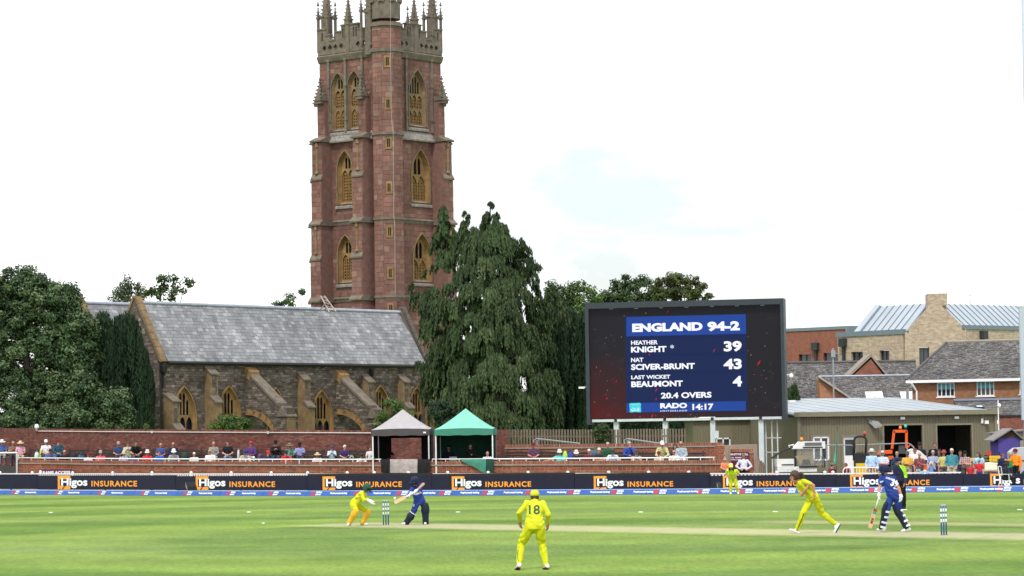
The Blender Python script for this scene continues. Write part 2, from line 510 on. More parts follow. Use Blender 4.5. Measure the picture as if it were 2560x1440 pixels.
T = thing('church_tower', 'tall red sandstone church tower with pinnacles and a stair turret', 'church tower', tower_T0)
LP = Pl(tower_T0 + cv_ * A_, -cv_)       # left face, u runs from the left corner to the front corner
RP = Pl(tower_T0, cu_)                   # right face, u runs from the front corner to the right corner
BP1 = Pl(tower_T0 + cu_ * A_, cv_)       # hidden back faces
BP2 = Pl(tower_T0 + cu_ * A_ + cv_ * A_, -cu_)
Z1, Z2, Z3, Z4 = zy(742), zy(547), zy(335), zy(126)
wins = []   # plane, cx, z0, w, h, lights, transom, depth
def wz(y): return zy(y, 967, 192.6)
lw = lambda px: LP.hit(px, 900)[0]
rw = lambda px: RP.hit(px, 900)[0]
for px, w in ((858, 1.22), (899, 1.22)):
    wins.append((LP, lw(px - 4), wz(326), w, wz(181) - wz(326), 2, True, .26))
wins.append((RP, rw(1052), wz(318), 1.78, wz(177) - wz(318), 3, True, .28))
wins.append((LP, lw(869), wz(510), 1.36, wz(377) - wz(510), 2, False, .3))
wins.append((RP, rw(1057), wz(508), 1.85, wz(376) - wz(508), 2, False, .3))
wins.append((LP, lw(868), wz(706), 1.36, wz(588) - wz(706), 2, False, .3))
wins.append((RP, rw(1058), wz(706), 1.85, wz(586) - wz(706), 2, False, .3))

# core walls with real openings
for pl in (LP, RP):
    mb = MB()
    addplate(mb, pl, [(0, 0), (A_, 0), (A_, Z4), (0, Z4)], [arch(w[1], w[2], w[3], w[4]) for w in wins if w[0] is pl], .55, 0)
    mb.build('wall', red_mortar, T)
mb = MB()
for pl in (BP1, BP2): mb.pbox(pl, 0, A_, 0, Z4, -.5, 0)
mb.build('wall', red_mortar, T)
mb = MB(); mb.pbox(LP, .3, A_ - .3, Z4 - .3, Z4 - .1, -A_ + .3, -.3)
mb.build('tower_roof', grey_stone, T)

# windows
def light_holes(cx, z0, w, h, k, transom, inset):
    a = w / 2 - inset; rise = min(w * .95, h * .6); sp = z0 + h - rise
    mul = .045; lwid = (2 * a - (k - 1) * mul) / k
    holes = []; base = z0 + .1
    spans = [(base, sp)] if not transom else [(base, base + (sp - base) * .47), (base + (sp - base) * .54, sp)]
    for i in range(k):
        lc = cx - a + lwid / 2 + i * (lwid + mul)
        for s0, s1 in spans:
            holes.append((lc, s0, lwid, s1 - s0))
        # head light in the tracery
        top = None
        for t in np.linspace(sp + h * .02, z0 + h, 30):
            if in_arch(lc - lwid * .28, t, cx, z0, w - 2 * inset, h - inset, -.03) and in_arch(lc + lwid * .28, t, cx, z0, w - 2 * inset, h - inset, -.03): top = t
        if top and top - sp > .3:
            for s in (-1, 1):
                q = lc + s * lwid * .27
                tt = sp + .1
                for t in np.linspace(sp + .1, z0 + h, 30):
                    if in_arch(q - lwid * .2, t, cx, z0, w - 2 * inset, h - inset, -.02) and in_arch(q + lwid * .2, t, cx, z0, w - 2 * inset, h - inset, -.02): tt = t
                if tt - sp > .28: holes.append((q, sp + .10, lwid * .38, tt - sp - .10))
    return holes
def gothic(parent, pl, cx, z0, w, h, k, transom, depth, stone, glass, pierced=False, hood=None, inset=.14):
    inner = arch(cx, z0 + .12, w - 2 * inset, h - inset - .12)
    mb = MB()
    o_, i_ = arch(cx, z0, w, h), inner
    n = len(o_)
    mb.add([pl.p(u, v, .0) for u, v in o_] + [pl.p(u, v, -depth) for u, v in i_], [(i, (i + 1) % n, n + (i + 1) % n, n + i) for i in range(n)])
    win = mb.build('window', stone, parent)
    hs = light_holes(cx, z0 + .12, w, h - .12, k, transom, inset + .03)
    mb = MB()
    addplate(mb, pl, arch(cx, z0 + .12, w - 2 * inset + .02, h - inset - .11), [arch(*q, n=4) for q in hs], .035, -depth + .02)
    mb.build('tracery', stone, win)
    mb = MB()
    if pierced:                      # stone louvre panels with rows of small pierced holes
        pan = []; ptop = z0 + .12 + (h - .12 - min(w * .95, (h - .12) * .6)) * .93
        for (lc, s0, lw_, lh) in hs:
            if lh < .9 or s0 > ptop: continue
            ny = int(lh / .21)
            for j in range(ny - 1):
                for i in ((-.22, .22) if lw_ > .42 else (0,)):
                    x, y = lc + i * lw_, s0 + .12 + j * .21
                    if y > ptop - .1: continue
                    d = .078
                    pan.append([(x - d, y), (x, y - d), (x + d, y), (x, y + d)])
        addplate(mb, pl, [(cx - w / 2 + inset, z0 + .12), (cx + w / 2 - inset, z0 + .12), (cx + w / 2 - inset, ptop), (cx - w / 2 + inset, ptop)], pan, .04, -depth - .07)
        mb.build('pierced_panel', ochre_panel, win)
        mb = MB()
    mb.pbox(pl, cx - w / 2 + inset * .6, cx + w / 2 - inset * .6, z0 + .05, z0 + h - .05, -depth - .16, -depth - .13)
    mb.build('pane', glass, win)
    # hood mould and sill
    mb = MB()
    hw = .11
    outer = arch(cx, z0, w + 2 * hw, h + hw)
    addplate(mb, pl, outer, [arch(cx, z0 + .002, w, h)], .09, .085)
    mb.build('surround', hood or stone, win)
    mb = MB()
    s0, s1 = cx - w / 2 - .18, cx + w / 2 + .18
    mb.prism([pl.p(s0, z0 + .16, -depth), pl.p(s0, z0 - .16, .14), pl.p(s0, z0 - .3, .14), pl.p(s0, z0 - .3, -.05), pl.p(s0, z0 - .1, -depth)], pl.U * (s1 - s0))
    mb.build('sill', lichen, win)
for w in wins:
    gothic(T, w[0], w[1], w[2], w[3], w[4], w[5], w[6], w[7], ochre if not w[6] else ochre_dull, void, True, grey_stone if w[6] else ochre_dull, .10)

# ashlar facing
def blk(pl, extra=()):
    ws = [w for w in wins if w[0] is pl]
    def f(u, v):
        for w in ws:
            if in_arch(u, v, w[1], w[2] - .26, w[3], w[4] + .26, .10): return True
        return any(a < u < b and c < v < d for a, b, c, d in extra)
    return f
faces = []
for pl in (LP, RP):
    for q in rects(0, A_, 7.5, Z4, .34, .62, .022, blk(pl), .25): faces.append((pl, q))

# buttresses: stepped, with sloping offsets; each is one part faced with its own stones
stages = [(0, Z1, 1.42), (Z1, Z2, 1.30), (Z2, Z3, 1.12)]
bw = .92
def buttress(pl, u, deep=1.0, upper=True, z_from=0):
    """pl: wall plane; the buttress stands on it at u, projecting along its normal"""
    mb = MB()
    for i, (za, zb, d) in enumerate(stages):
        d *= deep
        nd = (stages[i + 1][2] if i < 2 else .62) * deep
        mid = za + (zb - za) * .52
        prof = [(0, za), (d, za), (d, mid), (d - .10, mid + .28), (d - .10, zb - .28), (nd, zb), (0, zb)]
        mb.prism([pl.p(u - bw / 2, z, n) for n, z in prof], pl.U * bw)
        for s in (-1, 1):
            side = Pl(pl.p(u + s * bw / 2, 0, 0) if s > 0 else pl.p(u + s * bw / 2, 0, d - .1), pl.N if s > 0 else -pl.N)
            if za > 6 or zb > 9:
                for q in rects(0, d - .1, max(za, 8.), zb - .3, .34, .6, .022, None, .25): faces.append((side, q))
        fr = Pl(pl.p(u - bw / 2, 0, d), pl.U)
        if zb > 9:
            for q in rects(0, bw, max(za, 8.), mid, .34, .55, .022, None, .25): faces.append((fr, q))
            fr2 = Pl(pl.p(u - bw / 2, 0, d - .1), pl.U)
            for q in rects(0, bw, mid + .3, zb - .3, .34, .55, .022, None, .25): faces.append((fr2, q))
    if upper:
        zt = zy(243)
        d = .55 * deep
        mb.prism([pl.p(u - .33, z, n) for n, z in ((0, Z3), (d + .1, Z3), (d, Z3 + .3), (d, zt), (0, zt + .55))], pl.U * .66)
        fr = Pl(pl.p(u - .33, 0, d), pl.U)
        for q in rects(0, .66, Z3 + .35, zt, .34, .5, .02, None, .2): faces.append((fr, q))
        for s in (-1, 1):
            side = Pl(pl.p(u + s * .33, 0, 0) if s > 0 else pl.p(u + s * .33, 0, d), pl.N if s > 0 else -pl.N)
            for q in rects(0, d, Z3 + .35, zt, .34, .5, .02, None, .2): faces.append((side, q))
    bt = mb.build('buttress', red_mortar, T)
    for i, (za, zb, d) in enumerate(stages):
        d *= deep
        nd = (stages[i + 1][2] if i < 2 else .62) * deep
        MB().prism([pl.p(u - bw / 2 - .09, z, n) for n, z in ((0, zb - .22), (d + .1, zb - .22), (d + .12, zb - .12), (nd, zb + .16), (0, zb + .16))], pl.U * (bw + .18)).build('weathering_ledge', grey_stone, bt)
        mid = za + (zb - za) * .52
        if za > 6: MB().prism([pl.p(u - bw / 2 - .05, z, n) for n, z in ((d - .02, mid - .1), (d + .09, mid - .1), (d + .10, mid), (d - .1, mid + .32), (d - .12, mid + .2))], pl.U * (bw + .10)).build('weathering_ledge', grey_stone, bt)
    if upper:
        pinnacle(pl.p(u, zt - .05, d * .55), .62, .2, 1.42, bt, 'pinnacle', pl)
    # engaged shaft with a little base
    for za, zb, d in stages[1:]:
        mid = za + (zb - za) * .52
        p = pl.p(u, mid + .35, (d * deep) - .06)
        MB().lathe([(.15, 0), (.15, .1), (.085, .2), (.085, (zb - za) * .30), (.15, (zb - za) * .32), (.10, (zb - za) * .36), (.02, (zb - za) * .40)], p, 8).build('shaft', ochre_dull, bt)
    return bt
def pinnacle(P, w, hs, hp, parent, name, pl=None, m=None):
    """crocketed spirelet on a square shaft"""
    mb = MB(); X, Y = (pl.U, pl.N) if pl else (cu_, cv_)
    ax = (X, Y, Z)
    mb.box(P + Z * hs / 2, (w, w, hs), ax)
    mb.box(P + Z * (hs + .05), (w * 1.22, w * 1.22, .1), ax)
    b = P + Z * (hs + .1)
    for s in range(4):                              # gablets
        d = (X, -X, Y, -Y)[s]; e = d.cross(Z)
        mb.prism([b + d * w * .5 - e * w * .45, b + d * w * .5 + e * w * .45, b + d * w * .48 + Z * w * .75], -d * .12)
    n = 4
    mb.add([b + X * w * .42 * sx + Y * w * .42 * sy for sx, sy in ((-1, -1), (1, -1), (1, 1), (-1, 1))] + [b + Z * hp], [(0, 1, 4), (1, 2, 4), (2, 3, 4), (3, 0, 4)])
    nk = max(3, int(hp / .28))
    for i in range(nk):                             # crockets up the four edges
        f = (i + .6) / (nk + .6)
        for sx, sy in ((-1, -1), (1, -1), (1, 1), (-1, 1)):
            r = w * .42 * (1 - f) + .03
            c = b + X * r * sx + Y * r * sy + Z * hp * f
            q = .085 * (1 - .45 * f) * max(w / .6, .6)
            mb.box(c, (q * 1.5, q * 1.5, q * 1.1), ax)
    mb.ell(b + Z * (hp + .02), (.10, .10, .10), None, 6, 4)
    mb.ell(b + Z * (hp + .16), (.05, .05, .09), None, 6, 4)
    return mb.build(name, m or grey_stone, parent)
LPm = LP
buttress(LP, .62)                                       # left face, by the far left corner
buttress(LP, A_ - 1.55)                                 # left face, by the turret
buttress(RP, A_ - .62)                                  # right face, far right corner
BLp = Pl(tower_T0 + cv_ * A_ + cu_ * A_, -cu_)          # back-left face (normal +v): silhouette on the left
buttress(BLp, A_ - .62, .95)
BRp = Pl(tower_T0 + cu_ * A_, cv_)                      # back-right face (normal +u): silhouette on the right
buttress(BRp, .62, 1.05)

# stair turret at the front corner
tc_ = tower_T0 + cu_ * .42 + cv_ * .12
TR = 1.06
def octo(r): return [tc_ + Vector((math.cos(R(22.5 + 45 * i) + AL), math.sin(R(22.5 + 45 * i) + AL), 0)) * r for i in range(8)]
zt1 = zy(50, 975, 189)
mb = MB()
mb.prism(octo(TR), Z * zt1)
tur = mb.build('stair_turret', red_mortar, T)
oc = octo(TR)
slits = [zy(y, 1000, 189.3) for y in (152, 258, 356, 468, 578, 682, 772)]
for i in range(8):
    a, b_ = oc[i], oc[(i + 1) % 8]
    mid = (a + b_) / 2 - tc_
    if mid.dot(-Vector((tc_.x, tc_.y, 0))) < 0 and abs(mid.normalized().dot(Vector((tc_.x, tc_.y, 0)).normalized())) > .5: continue
    pl = Pl(a, b_ - a)
    if pl.N.dot(mid) < 0: pl = Pl(b_, a - b_)
    L = (b_ - a).length
    sl_here = mid.normalized().dot(Vector((.42, -.9, 0)).normalized()) > .9
    ex = (lambda u, v: any(abs(v - s) < .42 and abs(u - L / 2) < .22 for s in slits)) if sl_here else None
    for q in rects(0, L, 8, zt1 - .1, .36, .55, .022, ex, .25): faces.append((pl, q))
    if sl_here:
        for s in slits:
            g = MB(); addplate(g, pl, [(L / 2 - .22, s - .42), (L / 2 + .22, s - .42), (L / 2 + .22, s + .42), (L / 2 - .22, s + .42)],
                               [[(L / 2 - .11 + k * .12, s - .28), (L / 2 - .02 + k * .12, s - .28), (L / 2 - .02 + k * .12, s + .28), (L / 2 - .11 + k * .12, s + .28)] for k in (0, 1)], .06, .045)
            sw_ = g.build('slit_window', ochre, tur)
            g = MB(); g.pbox(pl, L / 2 - .15, L / 2 + .15, s - .32, s + .32, .002, .006); g.build('slit_opening', void, tur)
# turret strings, crown and cap
for zz, r, h in ((Z1, .09, .3), (Z2, .10, .32), (Z3, .12, .36), (Z4, .13, .5), (zt1 - .2, .15, .42)):
    mb = MB(); mb.prism([p + Vector((0, 0, zz - h * .6)) for p in octo(TR + .03)], Z * h * .35)
    mb.prism([p + Vector((0, 0, zz - h * .25)) for p in octo(TR + r)], Z * h * .5)
    mb.build('string_course', grey_stone, tur)
mb = MB(); mb.prism([p + Z * (zt1 + .22) for p in octo(TR - .02)], Z * 1.15)
cr = octo(TR + .04)
for i in range(8):
    a, b_ = cr[i], cr[(i + 1) % 8]
    d = (b_ - a)
    for f0_, f1_ in ((.0, .28), (.72, 1.)):
        p, q = a + d * f0_, a + d * f1_
        mb.bar(p + Z * (zt1 + 1.6), q + Z * (zt1 + 1.6), .16, .5)
mb.build('turret_crown', grey_stone, tur)
mb = MB(); top = octo(TR - .25)
mb.add([p + Z * (zt1 + 1.37) for p in top] + [tc_ + Z * (zt1 + 4.2)], [(i, (i + 1) % 8, 8) for i in range(8)])
mb.build('spirelet', grey_stone, tur)

# string courses on the faces
for pl in (LP, RP):
    for zz, r, h in ((Z1, .12, .42), (Z2, .12, .42), (Z3, .2, .5), (Z4, .22, .62)):
        mb = MB()
        if zz == Z3:   # broad sloping weathered ledge
            mb.prism([pl.p(-.02, z, n) for n, z in ((0, zz - .28), (.34, zz - .28), (.36, zz - .18), (.0, zz + .38))], pl.U * (A_ + .04))
        else:
            mb.prism([pl.p(-.02, z, n) for n, z in ((0, zz - h * .6), (r * .6, zz - h * .5), (r, zz - h * .15), (r + .06, zz + h * .1), (.02, zz + h * .4), (0, zz + h * .4))], pl.U * (A_ + .04))
        mb.build('string_course', grey_stone if zz != Z3 else lichen, T)
# slim mullion shafts beside the belfry openings
for pl, us in ((LP, (lw(833), lw(875), lw(917))), (RP, (rw(1022), rw(1086)))):
    for u in us:
        mb = MB(); mb.pbox(pl, u - .09, u + .09, Z3 + .4, wz(150), 0, .17); mb.pbox(pl, u - .13, u + .13, wz(151), wz(140), 0, .2)
        for y in (215, 300): mb.pbox(pl, u - .13, u + .13, wz(y) - .05, wz(y) + .05, 0, .21)
        mb.build('shaft', grey_stone, T)
emit(faces, T, red_stone, 'stone', .03, 300, 'stone_courses')

# pierced, stepped battlements
def battlement(pl):
    z0 = Z4 + .2
    half = A_ / 2
    seq = [(0, 1.75), (.75, 1.75), (.75, 1.30), (1.15, 1.30), (1.15, .92), (1.65, .92), (1.65, 1.45), (2.2, 1.45), (2.2, 1.85), (half, 1.85)]
    pts = [(u, z0 + h) for u, h in seq] + [(A_ - u, z0 + h) for u, h in reversed(seq[:-1])]
    outer = [(0, z0), (A_, z0)] + pts[::-1]
    holes = []
    for i in range(10):
        c = .62 + i * (A_ - 1.24) / 9
        if abs(c - half) < .3: continue
        d = .21
        y = z0 + .45
        q = []
        for j in range(16):                       # quatrefoil
            a = 2 * math.pi * j / 16
            r = d * (.72 + .28 * abs(math.cos(2 * a)))
            q.append((c + r * math.cos(a), y + r * math.sin(a)))
        holes.append(q)
    for c, h0, h1 in ((.42, .98, 1.5), (half - .62, 1.02, 1.62), (half - .38, 1.02, 1.62), (half + .38, 1.02, 1.62), (half + .62, 1.02, 1.62), (A_ - .42, .98, 1.5)):
        holes.append([(c - .07, z0 + h0), (c + .07, z0 + h0), (c + .07, z0 + h1), (c, z0 + h1 + .1), (c - .07, z0 + h1)])
    mb = MB(); addplate(mb, pl, outer, holes, .24, .16)
    for (u, h), (u2, h2) in zip(seq[::2], seq[1::2]):
        for a, b_ in ((u, u2), (A_ - u2, A_ - u)):
            mb.pbox(pl, a - .04, b_ + .04, z0 + h, z0 + h + .1, -.14, .22)
    mb.build('battlement', grey_stone, T)
for pl in (LP, RP, BP1, BP2): battlement(pl)
# corner pinnacle clusters and mid-face pinnacles
def cluster(P, k=1.0):
    b = pinnacle(P + Z * (Z4 - .2), .56 * k, 3.1 * k, 3.5 * k, T, 'corner_pinnacle')
    for sx, sy in ((-1, -1), (1, -1), (1, 1), (-1, 1)):
        q = P + cu_ * .42 * sx + cv_ * .42 * sy
        mb = MB(); mb.box(q + Z * (Z4 + 1.6), (.15, .15, 2.4), (cu_, cv_, Z)); mb.bar(q + Z * (Z4 + 2.7), P + Z * (Z4 + 3.1), .08, .1)
        mb.build('side_shaft', grey_stone, b)
        pinnacle(q + Z * (Z4 + 2.75), .2, .05, .85, b, 'side_pinnacle')
for i, j in ((.38, A_ - .38), (A_ - .38, .38), (A_ - .38, A_ - .38)): cluster(tower_T0 + cu_ * i + cv_ * j)
cluster(tower_T0 + cv_ * 1.12 - cu_ * .12, .93)
for P in (tower_T0 + cv_ * A_ * .53 - cu_ * .06, tower_T0 + cu_ * A_ * .53 - cv_ * .06):
    mb = MB(); mb.box(P + Z * (Z4 + 1.15), (.34, .34, 2.5), (cu_, cv_, Z)); mb.build('pinnacle_shaft', grey_stone, T)
    pinnacle(P + Z * (Z4 + 2.1), .42, .3, 1.75, T, 'pinnacle')
for P in (tower_T0 + cu_ * A_ + cv_ * A_ * .5, tower_T0 + cv_ * A_ + cu_ * A_ * .5):
    pinnacle(P + Z * (Z4 + 1.6), .4, .5, 1.6, T, 'pinnacle')
# lightning conductor down the turret
pts = [W(976, y, 188.2) for y in (-10, 120)] + [W(979, 300, 188.15), W(983, 330, 188.0), W(984, 540, 188.0), W(987, 560, 187.9), W(988, 735, 187.9)]
MB().tube(pts, .014, 5).build('lightning_conductor', mat('conductor', (.30, .33, .28), .6, .1), T)

# ------------------------------------------------------------------ nave and aisle
C0 = W(400, 1100, 165.0); C0.z = 0
NV = thing('church_aisle', 'long stone church aisle with slate roof and arched windows', 'church', C0)
FW = Pl(C0, cu_)
LN = FW.hit(1073, 1000)[0]
ZE = FW.hit(400, 902)[1]
RW_, ZR = 2.05, W(338, 757, 166.5).z
rubble = blockmat('rubble stone', [(0, (.075, .062, .054)), (.3, (.145, .118, .10)), (.55, (.11, .09, .078)), (.8, (.19, .158, .132)), (1, (.26, .22, .185))], .95, .3, 4, .02, 20, .25, .4)
rub_mortar = mat('rubble mortar', (.10, .083, .07), .95, .35, 4, .02, 18)
slate = blockmat('roof slate', [(0, (.15, .155, .165)), (.3, (.215, .22, .232)), (.55, (.18, .185, .195)), (.8, (.245, .25, .262)), (1, (.31, .315, .325))], .55, .2, 2.5, .004, 20, .30, .55, (1, 1, .35), .45)
slate_dark = mat('slate bed', (.075, .078, .085), .8, .2, 3)
lead = mat('lead flashing', (.33, .36, .42), .5, .2, 2, spec=.5)
iron = mat('black iron', (.012, .013, .015), .5, .1)
def nwin(px, ytop, wpx, glass=leaded):
    u = FW.hit(px, 1000)[0]
    w = FW.hit(px + wpx / 2, 1000)[0] - FW.hit(px - wpx / 2, 1000)[0]
    top = FW.hit(px, ytop)[1]
    return u, 2.2, w, top - 2.2
NW = [nwin(459, 968, 56), nwin(571, 967, 54), nwin(688, 972, 42), nwin(803, 978, 52), nwin(950, 966, 46), nwin(1041, 970, 44)]
mb = MB(); addplate(mb, FW, [(0, 0), (LN, 0), (LN, ZE), (0, ZE)], [arch(*w) for w in NW], .7, 0); mb.build('wall', rub_mortar, NV)
for w in NW: gothic(NV, FW, *w, 3, False, .14, ochre, leaded, False, ochre, .07)
bl = lambda u, v: any(in_arch(u, v, w[0], w[1] - .2, w[2], w[3] + .2, .1) for w in NW)
fc = [(FW, q) for q in rects(0.25, LN, 2.0, ZE - .1, .125, .34, .02, bl, .4)]
# gable end (left) and right gable, with coped verges
GW = Pl(C0 + cv_ * 2 * RW_, -cv_)
mb = MB(); mb.prism([GW.p(0, 0), GW.p(2 * RW_, 0), GW.p(2 * RW_, ZE), GW.p(RW_, ZR + .25), GW.p(0, ZE)], cu_ * .6); mb.build('gable_wall', rub_mortar, NV)
mb = MB(); E = cu_ * (LN - .6); mb.prism([GW.p(0, 0) + E, GW.p(2 * RW_, 0) + E, GW.p(2 * RW_, ZE) + E, GW.p(RW_, ZR + .25) + E, GW.p(0, ZE) + E], cu_ * .6); mb.build('gable_wall', rub_mortar, NV)
gin = lambda u, v: v > ZE + (ZR - ZE) * (1 - abs(u - RW_) / RW_) - .02 if v > ZE else False
fc += [(GW, q) for q in rects(0, 2 * RW_, 2, ZR, .14, .34, .02, gin, .4)]
emit(fc, NV, rubble, 'rubble_stone', .045, 0, 'rubble_stonework')
for e, m_, wd_ in ((-.06, ochre_dull, .46), (LN - .34, rub_mortar, .3)):
    for s in (0, 1):
        n = 9
        a = GW.p(2 * RW_ + .12 if s else -.12, ZE - .1) + cu_ * e; b_ = GW.p(RW_, ZR + .32) + cu_ * e
        for i in range(n):
            p, q = a.lerp(b_, i / n), a.lerp(b_, (i + .96) / n)
            mb = MB(); up = (b_ - a).cross(cu_).normalized()
            if up.z < 0: up = -up
            mb.prism([p, q, q + up * .16, p + up * .16], cu_ * wd_); mb.build('coping_stone', m_, NV)
# roof slopes
RO = C0 - cv_ * .22 + cu_ * .5 + Z * (ZE - .02)
rv = (cv_ * (RW_ + .22) + Z * (ZR - ZE + .02)); RL = rv.length
RF = Pl(RO, cu_, rv)
mb = MB(); mb.pbox(RF, 0, LN - 1.0, 0, RL, -.12, 0); rf = mb.build('roof', slate_dark, NV)
rb = C0 + cv_ * (2 * RW_ + .1) + cu_ * (LN - .5) + Z * ZE
RB = Pl(rb, -cu_, (-cv_ * RW_ + Z * (ZR - ZE)))
mb = MB(); mb.pbox(RB, 0, LN - 1., 0, RB.V.length * ((RW_ ** 2 + (ZR - ZE) ** 2) ** .5), -.1, 0); mb.build('roof', slate_dark, NV)
sls = []
for (a, b_, c, d) in rects(0, LN - 1.0, 0, RL - .05, .245, .36, .018, None, .0, .05): sls.append((RF, (a, b_, c, d)))
emit(sls, rf, slate, 'slate', .022, 300, 'slate_courses', .7)
MB().tube([RF.p(0, RL, .03), RF.p(LN - 1., RL, .03)], .11, 8).build('ridge', lead, NV)
gut = C0 - cv_ * .34 + Z * (ZE - .12)
MB().tube([gut + cu_ * .4, gut + cu_ * (LN - .2)], .10, 8).build('gutter', iron, NV)
mb = MB(); p = FW.p(.55, 0, .16)
for u, zb in ((FW.hit(404, 930)[0] + .02, FW.hit(404, 970)[1]), (FW.hit(925, 940)[0], FW.hit(925, 1000)[1])):
    q = FW.p(u, ZE - .3, .14)
    mb = MB(); mb.tube([q, FW.p(u, zb, .12)], .065, 8); mb.lathe([(.06, -.55), (.17, -.35), (.2, 0)], q, 8); mb.build('downpipe', iron, NV)
# wall buttresses
def nbut(px, ytop, wpx, d, m_=ochre_dull):
    u = FW.hit(px, 1000)[0]; w = .62; zt = FW.hit(px, ytop)[1]
    mb = MB()
    zm = zt - 2.15
    mb.prism([FW.p(u - w / 2, z, n) for n, z in ((0, 0), (d + .35, 0), (d + .35, zm), (d, zm + .35), (d, zt - .45), (0, zt))], cu_ * w)
    b = mb.build('buttress', m_, NV)
    for q in (((0, zt - .02), (d + .08, zt - .5), (d + .08, zt - .42), (0, zt + .1)), ((d - .05, zm + .3), (d + .42, zm - .06), (d + .42, zm + .04), (d - .05, zm + .45))):
        MB().prism([FW.p(u - w / 2 - .05, z, n) for n, z in q], cu_ * (w + .1)).build('weathering_ledge', grey_stone, b)
    mb = MB(); fr = Pl(FW.p(u - w / 2, 0, d), cu_)
    emit([(fr, q) for q in rects(.12, w - .12, zm + .5, zt - .55, .2, .3, .02, None, .3)], b, rubble, 'rubble_stone', .03, 0, 'rubble_infill')
for px, yt in ((520, 917), (752, 932), (912, 938), (1001, 938)): nbut(px, yt, 24, .55)
nbut(418, 985, 20, .75)
nbut(1080, 918, 24, .9)
# two flying buttresses
def flying(px0, y0, name='flying_buttress'):
    u = FW.hit(px0 + 12, 1000)[0]; w = .72; zt = FW.hit(px0 + 12, y0)[1]; L = 2.75; zl = zt - 2.15
    arc = [(L - .3 - (L - .3) * (1 - math.cos(a)) * 1.0, 2.2 + 1.9 * math.sin(a)) for a in np.linspace(.15, math.pi / 2, 7)]
    prof = [(0, zt), (L, zl), (L + .7, zl - .1), (L + .7, 0), (L - .3, 0)] + arc + [(0, 4.15)]
    mb = MB(); mb.prism([FW.p(u - w / 2, z, n) for n, z in prof], cu_ * w); b = mb.build('flying_buttress', rub_mortar, NV)
    mb = MB(); d = .16
    mb.prism([FW.p(u - w / 2 - .06, z, n) for n, z in ((-.02, zt + .02), (L, zl + .02), (L, zl + .2), (-.02, zt + .2))], cu_ * (w + .12)); mb.build('sloping_coping', grey_stone, b)
    mb = MB(); mb.prism([FW.p(u - w / 2 - .07, z, n) for n, z in ((-.02, zt - .25), (.45, zt - .55), (.45, zt + .02), (-.02, zt + .36))], cu_ * (w + .14)); mb.build('head_stone', ochre, b)
    for i in range(len(arc) - 1):
        (n0, z0), (n1, z1) = arc[i], arc[i + 1]
        mb = MB(); mb.prism([FW.p(u - w / 2 - .03, z, n) for n, z in ((n0 + .01, z0), (n1 + .01, z1), (n1 + .16, z1 + .36), (n0 + .34, z0 + .2))], cu_ * (w + .06)); mb.build('arch_stone', ochre, b)
    sp = Pl(FW.p(u - w / 2, 0, 0), FW.N)
    def outside(n, z):
        if n > L: return z > zl - .65
        return z > zt - (zt - zl) * n / L - .05 or (n < L - .3 and z < 2.6 + 1.9 * math.sqrt(1 - (n / (L - .3)) ** 2))
    emit([(sp, q) for q in rects(0, L + .68, 2, zt, .13, .34, .02, outside, .4)], b, rubble, 'rubble_stone', .04, 0, 'rubble_stonework')
    mb = MB(); c = FW.p(u, 0, L + .35)
    n0, n1 = L - .12, L + .8
    mb.prism([FW.p(u - w / 2 - .1, zl - .62, n0), FW.p(u - w / 2 - .1, zl - .62, n1), FW.p(u - w / 2 - .1, zl + .02, (n0 + n1) / 2)], cu_ * (w + .2)); mb.build('pier_gable', grey_stone, b)
    MB().pbox(FW, u + w / 2 - .02, u + w / 2 + .03, 0, zl - .7, L - .25, L + .68).build('pier_facing', ochre_dull, b); MB().pbox(FW, u - w / 2, u + w / 2, 0, zl - .68, L + .69, L + .74).build('pier_facing', ochre_dull, b)
flying(612, 930); flying(838, 938)
# second, parallel roof behind
q2 = 5.2
P2 = C0 + cv_ * q2
u_l = -1.75; u_r = 20.0
ZR2 = W(225, 757, 167.2).z; 
F2 = Pl(P2 - cv_ * 2.6 + Z * (ZR2 - 3.6), cu_, cv_ * 2.6 + Z * 3.6)
RL2 = (2.6 ** 2 + 3.6 ** 2) ** .5
N2 = thing('church_nave', 'slate roofed church nave rising just behind the aisle roof', 'church', P2)
mb = MB(); mb.pbox(F2, u_l, u_r, 0, RL2, -.12, 0); r2 = mb.build('roof', slate_dark, N2)
B2 = Pl(P2 + cv_ * 2.6 + cu_ * u_r + Z * (ZR2 - 3.6), -cu_, -cv_ * 2.6 + Z * 3.6)
mb = MB(); mb.pbox(B2, 0, u_r - u_l, 0, RL2, -.12, 0); mb.build('roof', slate_dark, N2)
emit([(F2, q) for q in rects(u_l, u_r, RL2 * .4, RL2 - .05, .245, .36, .018)], r2, slate, 'slate', .022, 0, 'slate_courses', .7)
MB().tube([F2.p(u_l, RL2, .03), F2.p(u_r, RL2, .03)], .11, 8).build('ridge', lead, N2)
g2 = Pl(P2 + cv_ * 2.6 + cu_ * u_l, -cv_)
mb = MB(); mb.prism([g2.p(0, 0), g2.p(5.2, 0), g2.p(5.2, ZR2 - 3.6), g2.p(2.6, ZR2 + .3), g2.p(0, ZR2 - 3.6)], cu_ * .5)
g3 = cu_ * (u_r - u_l - .5)
mb.build('gable_wall', rub_mortar, N2)
mb = MB(); mb.pbox(g2, 0, 5.2, 0, ZR2 - 3.6, -(u_r - u_l), -.5); mb.build('wall', rub_mortar, N2)
for s in (0, 1):
    a = g2.p(5.3 if s else -.1, ZR2 - 3.75) - cu_ * .1; b_ = g2.p(2.6, ZR2 + .36) - cu_ * .1
    for i in range(8):
        p, q = a.lerp(b_, i / 8), a.lerp(b_, (i + .96) / 8); up = (b_ - a).cross(cu_).normalized()
        if up.z < 0: up = -up
        mb = MB(); mb.prism([p, q, q + up * .16, p + up * .16], cu_ * .46); mb.build('coping_stone', ochre_dull, N2)
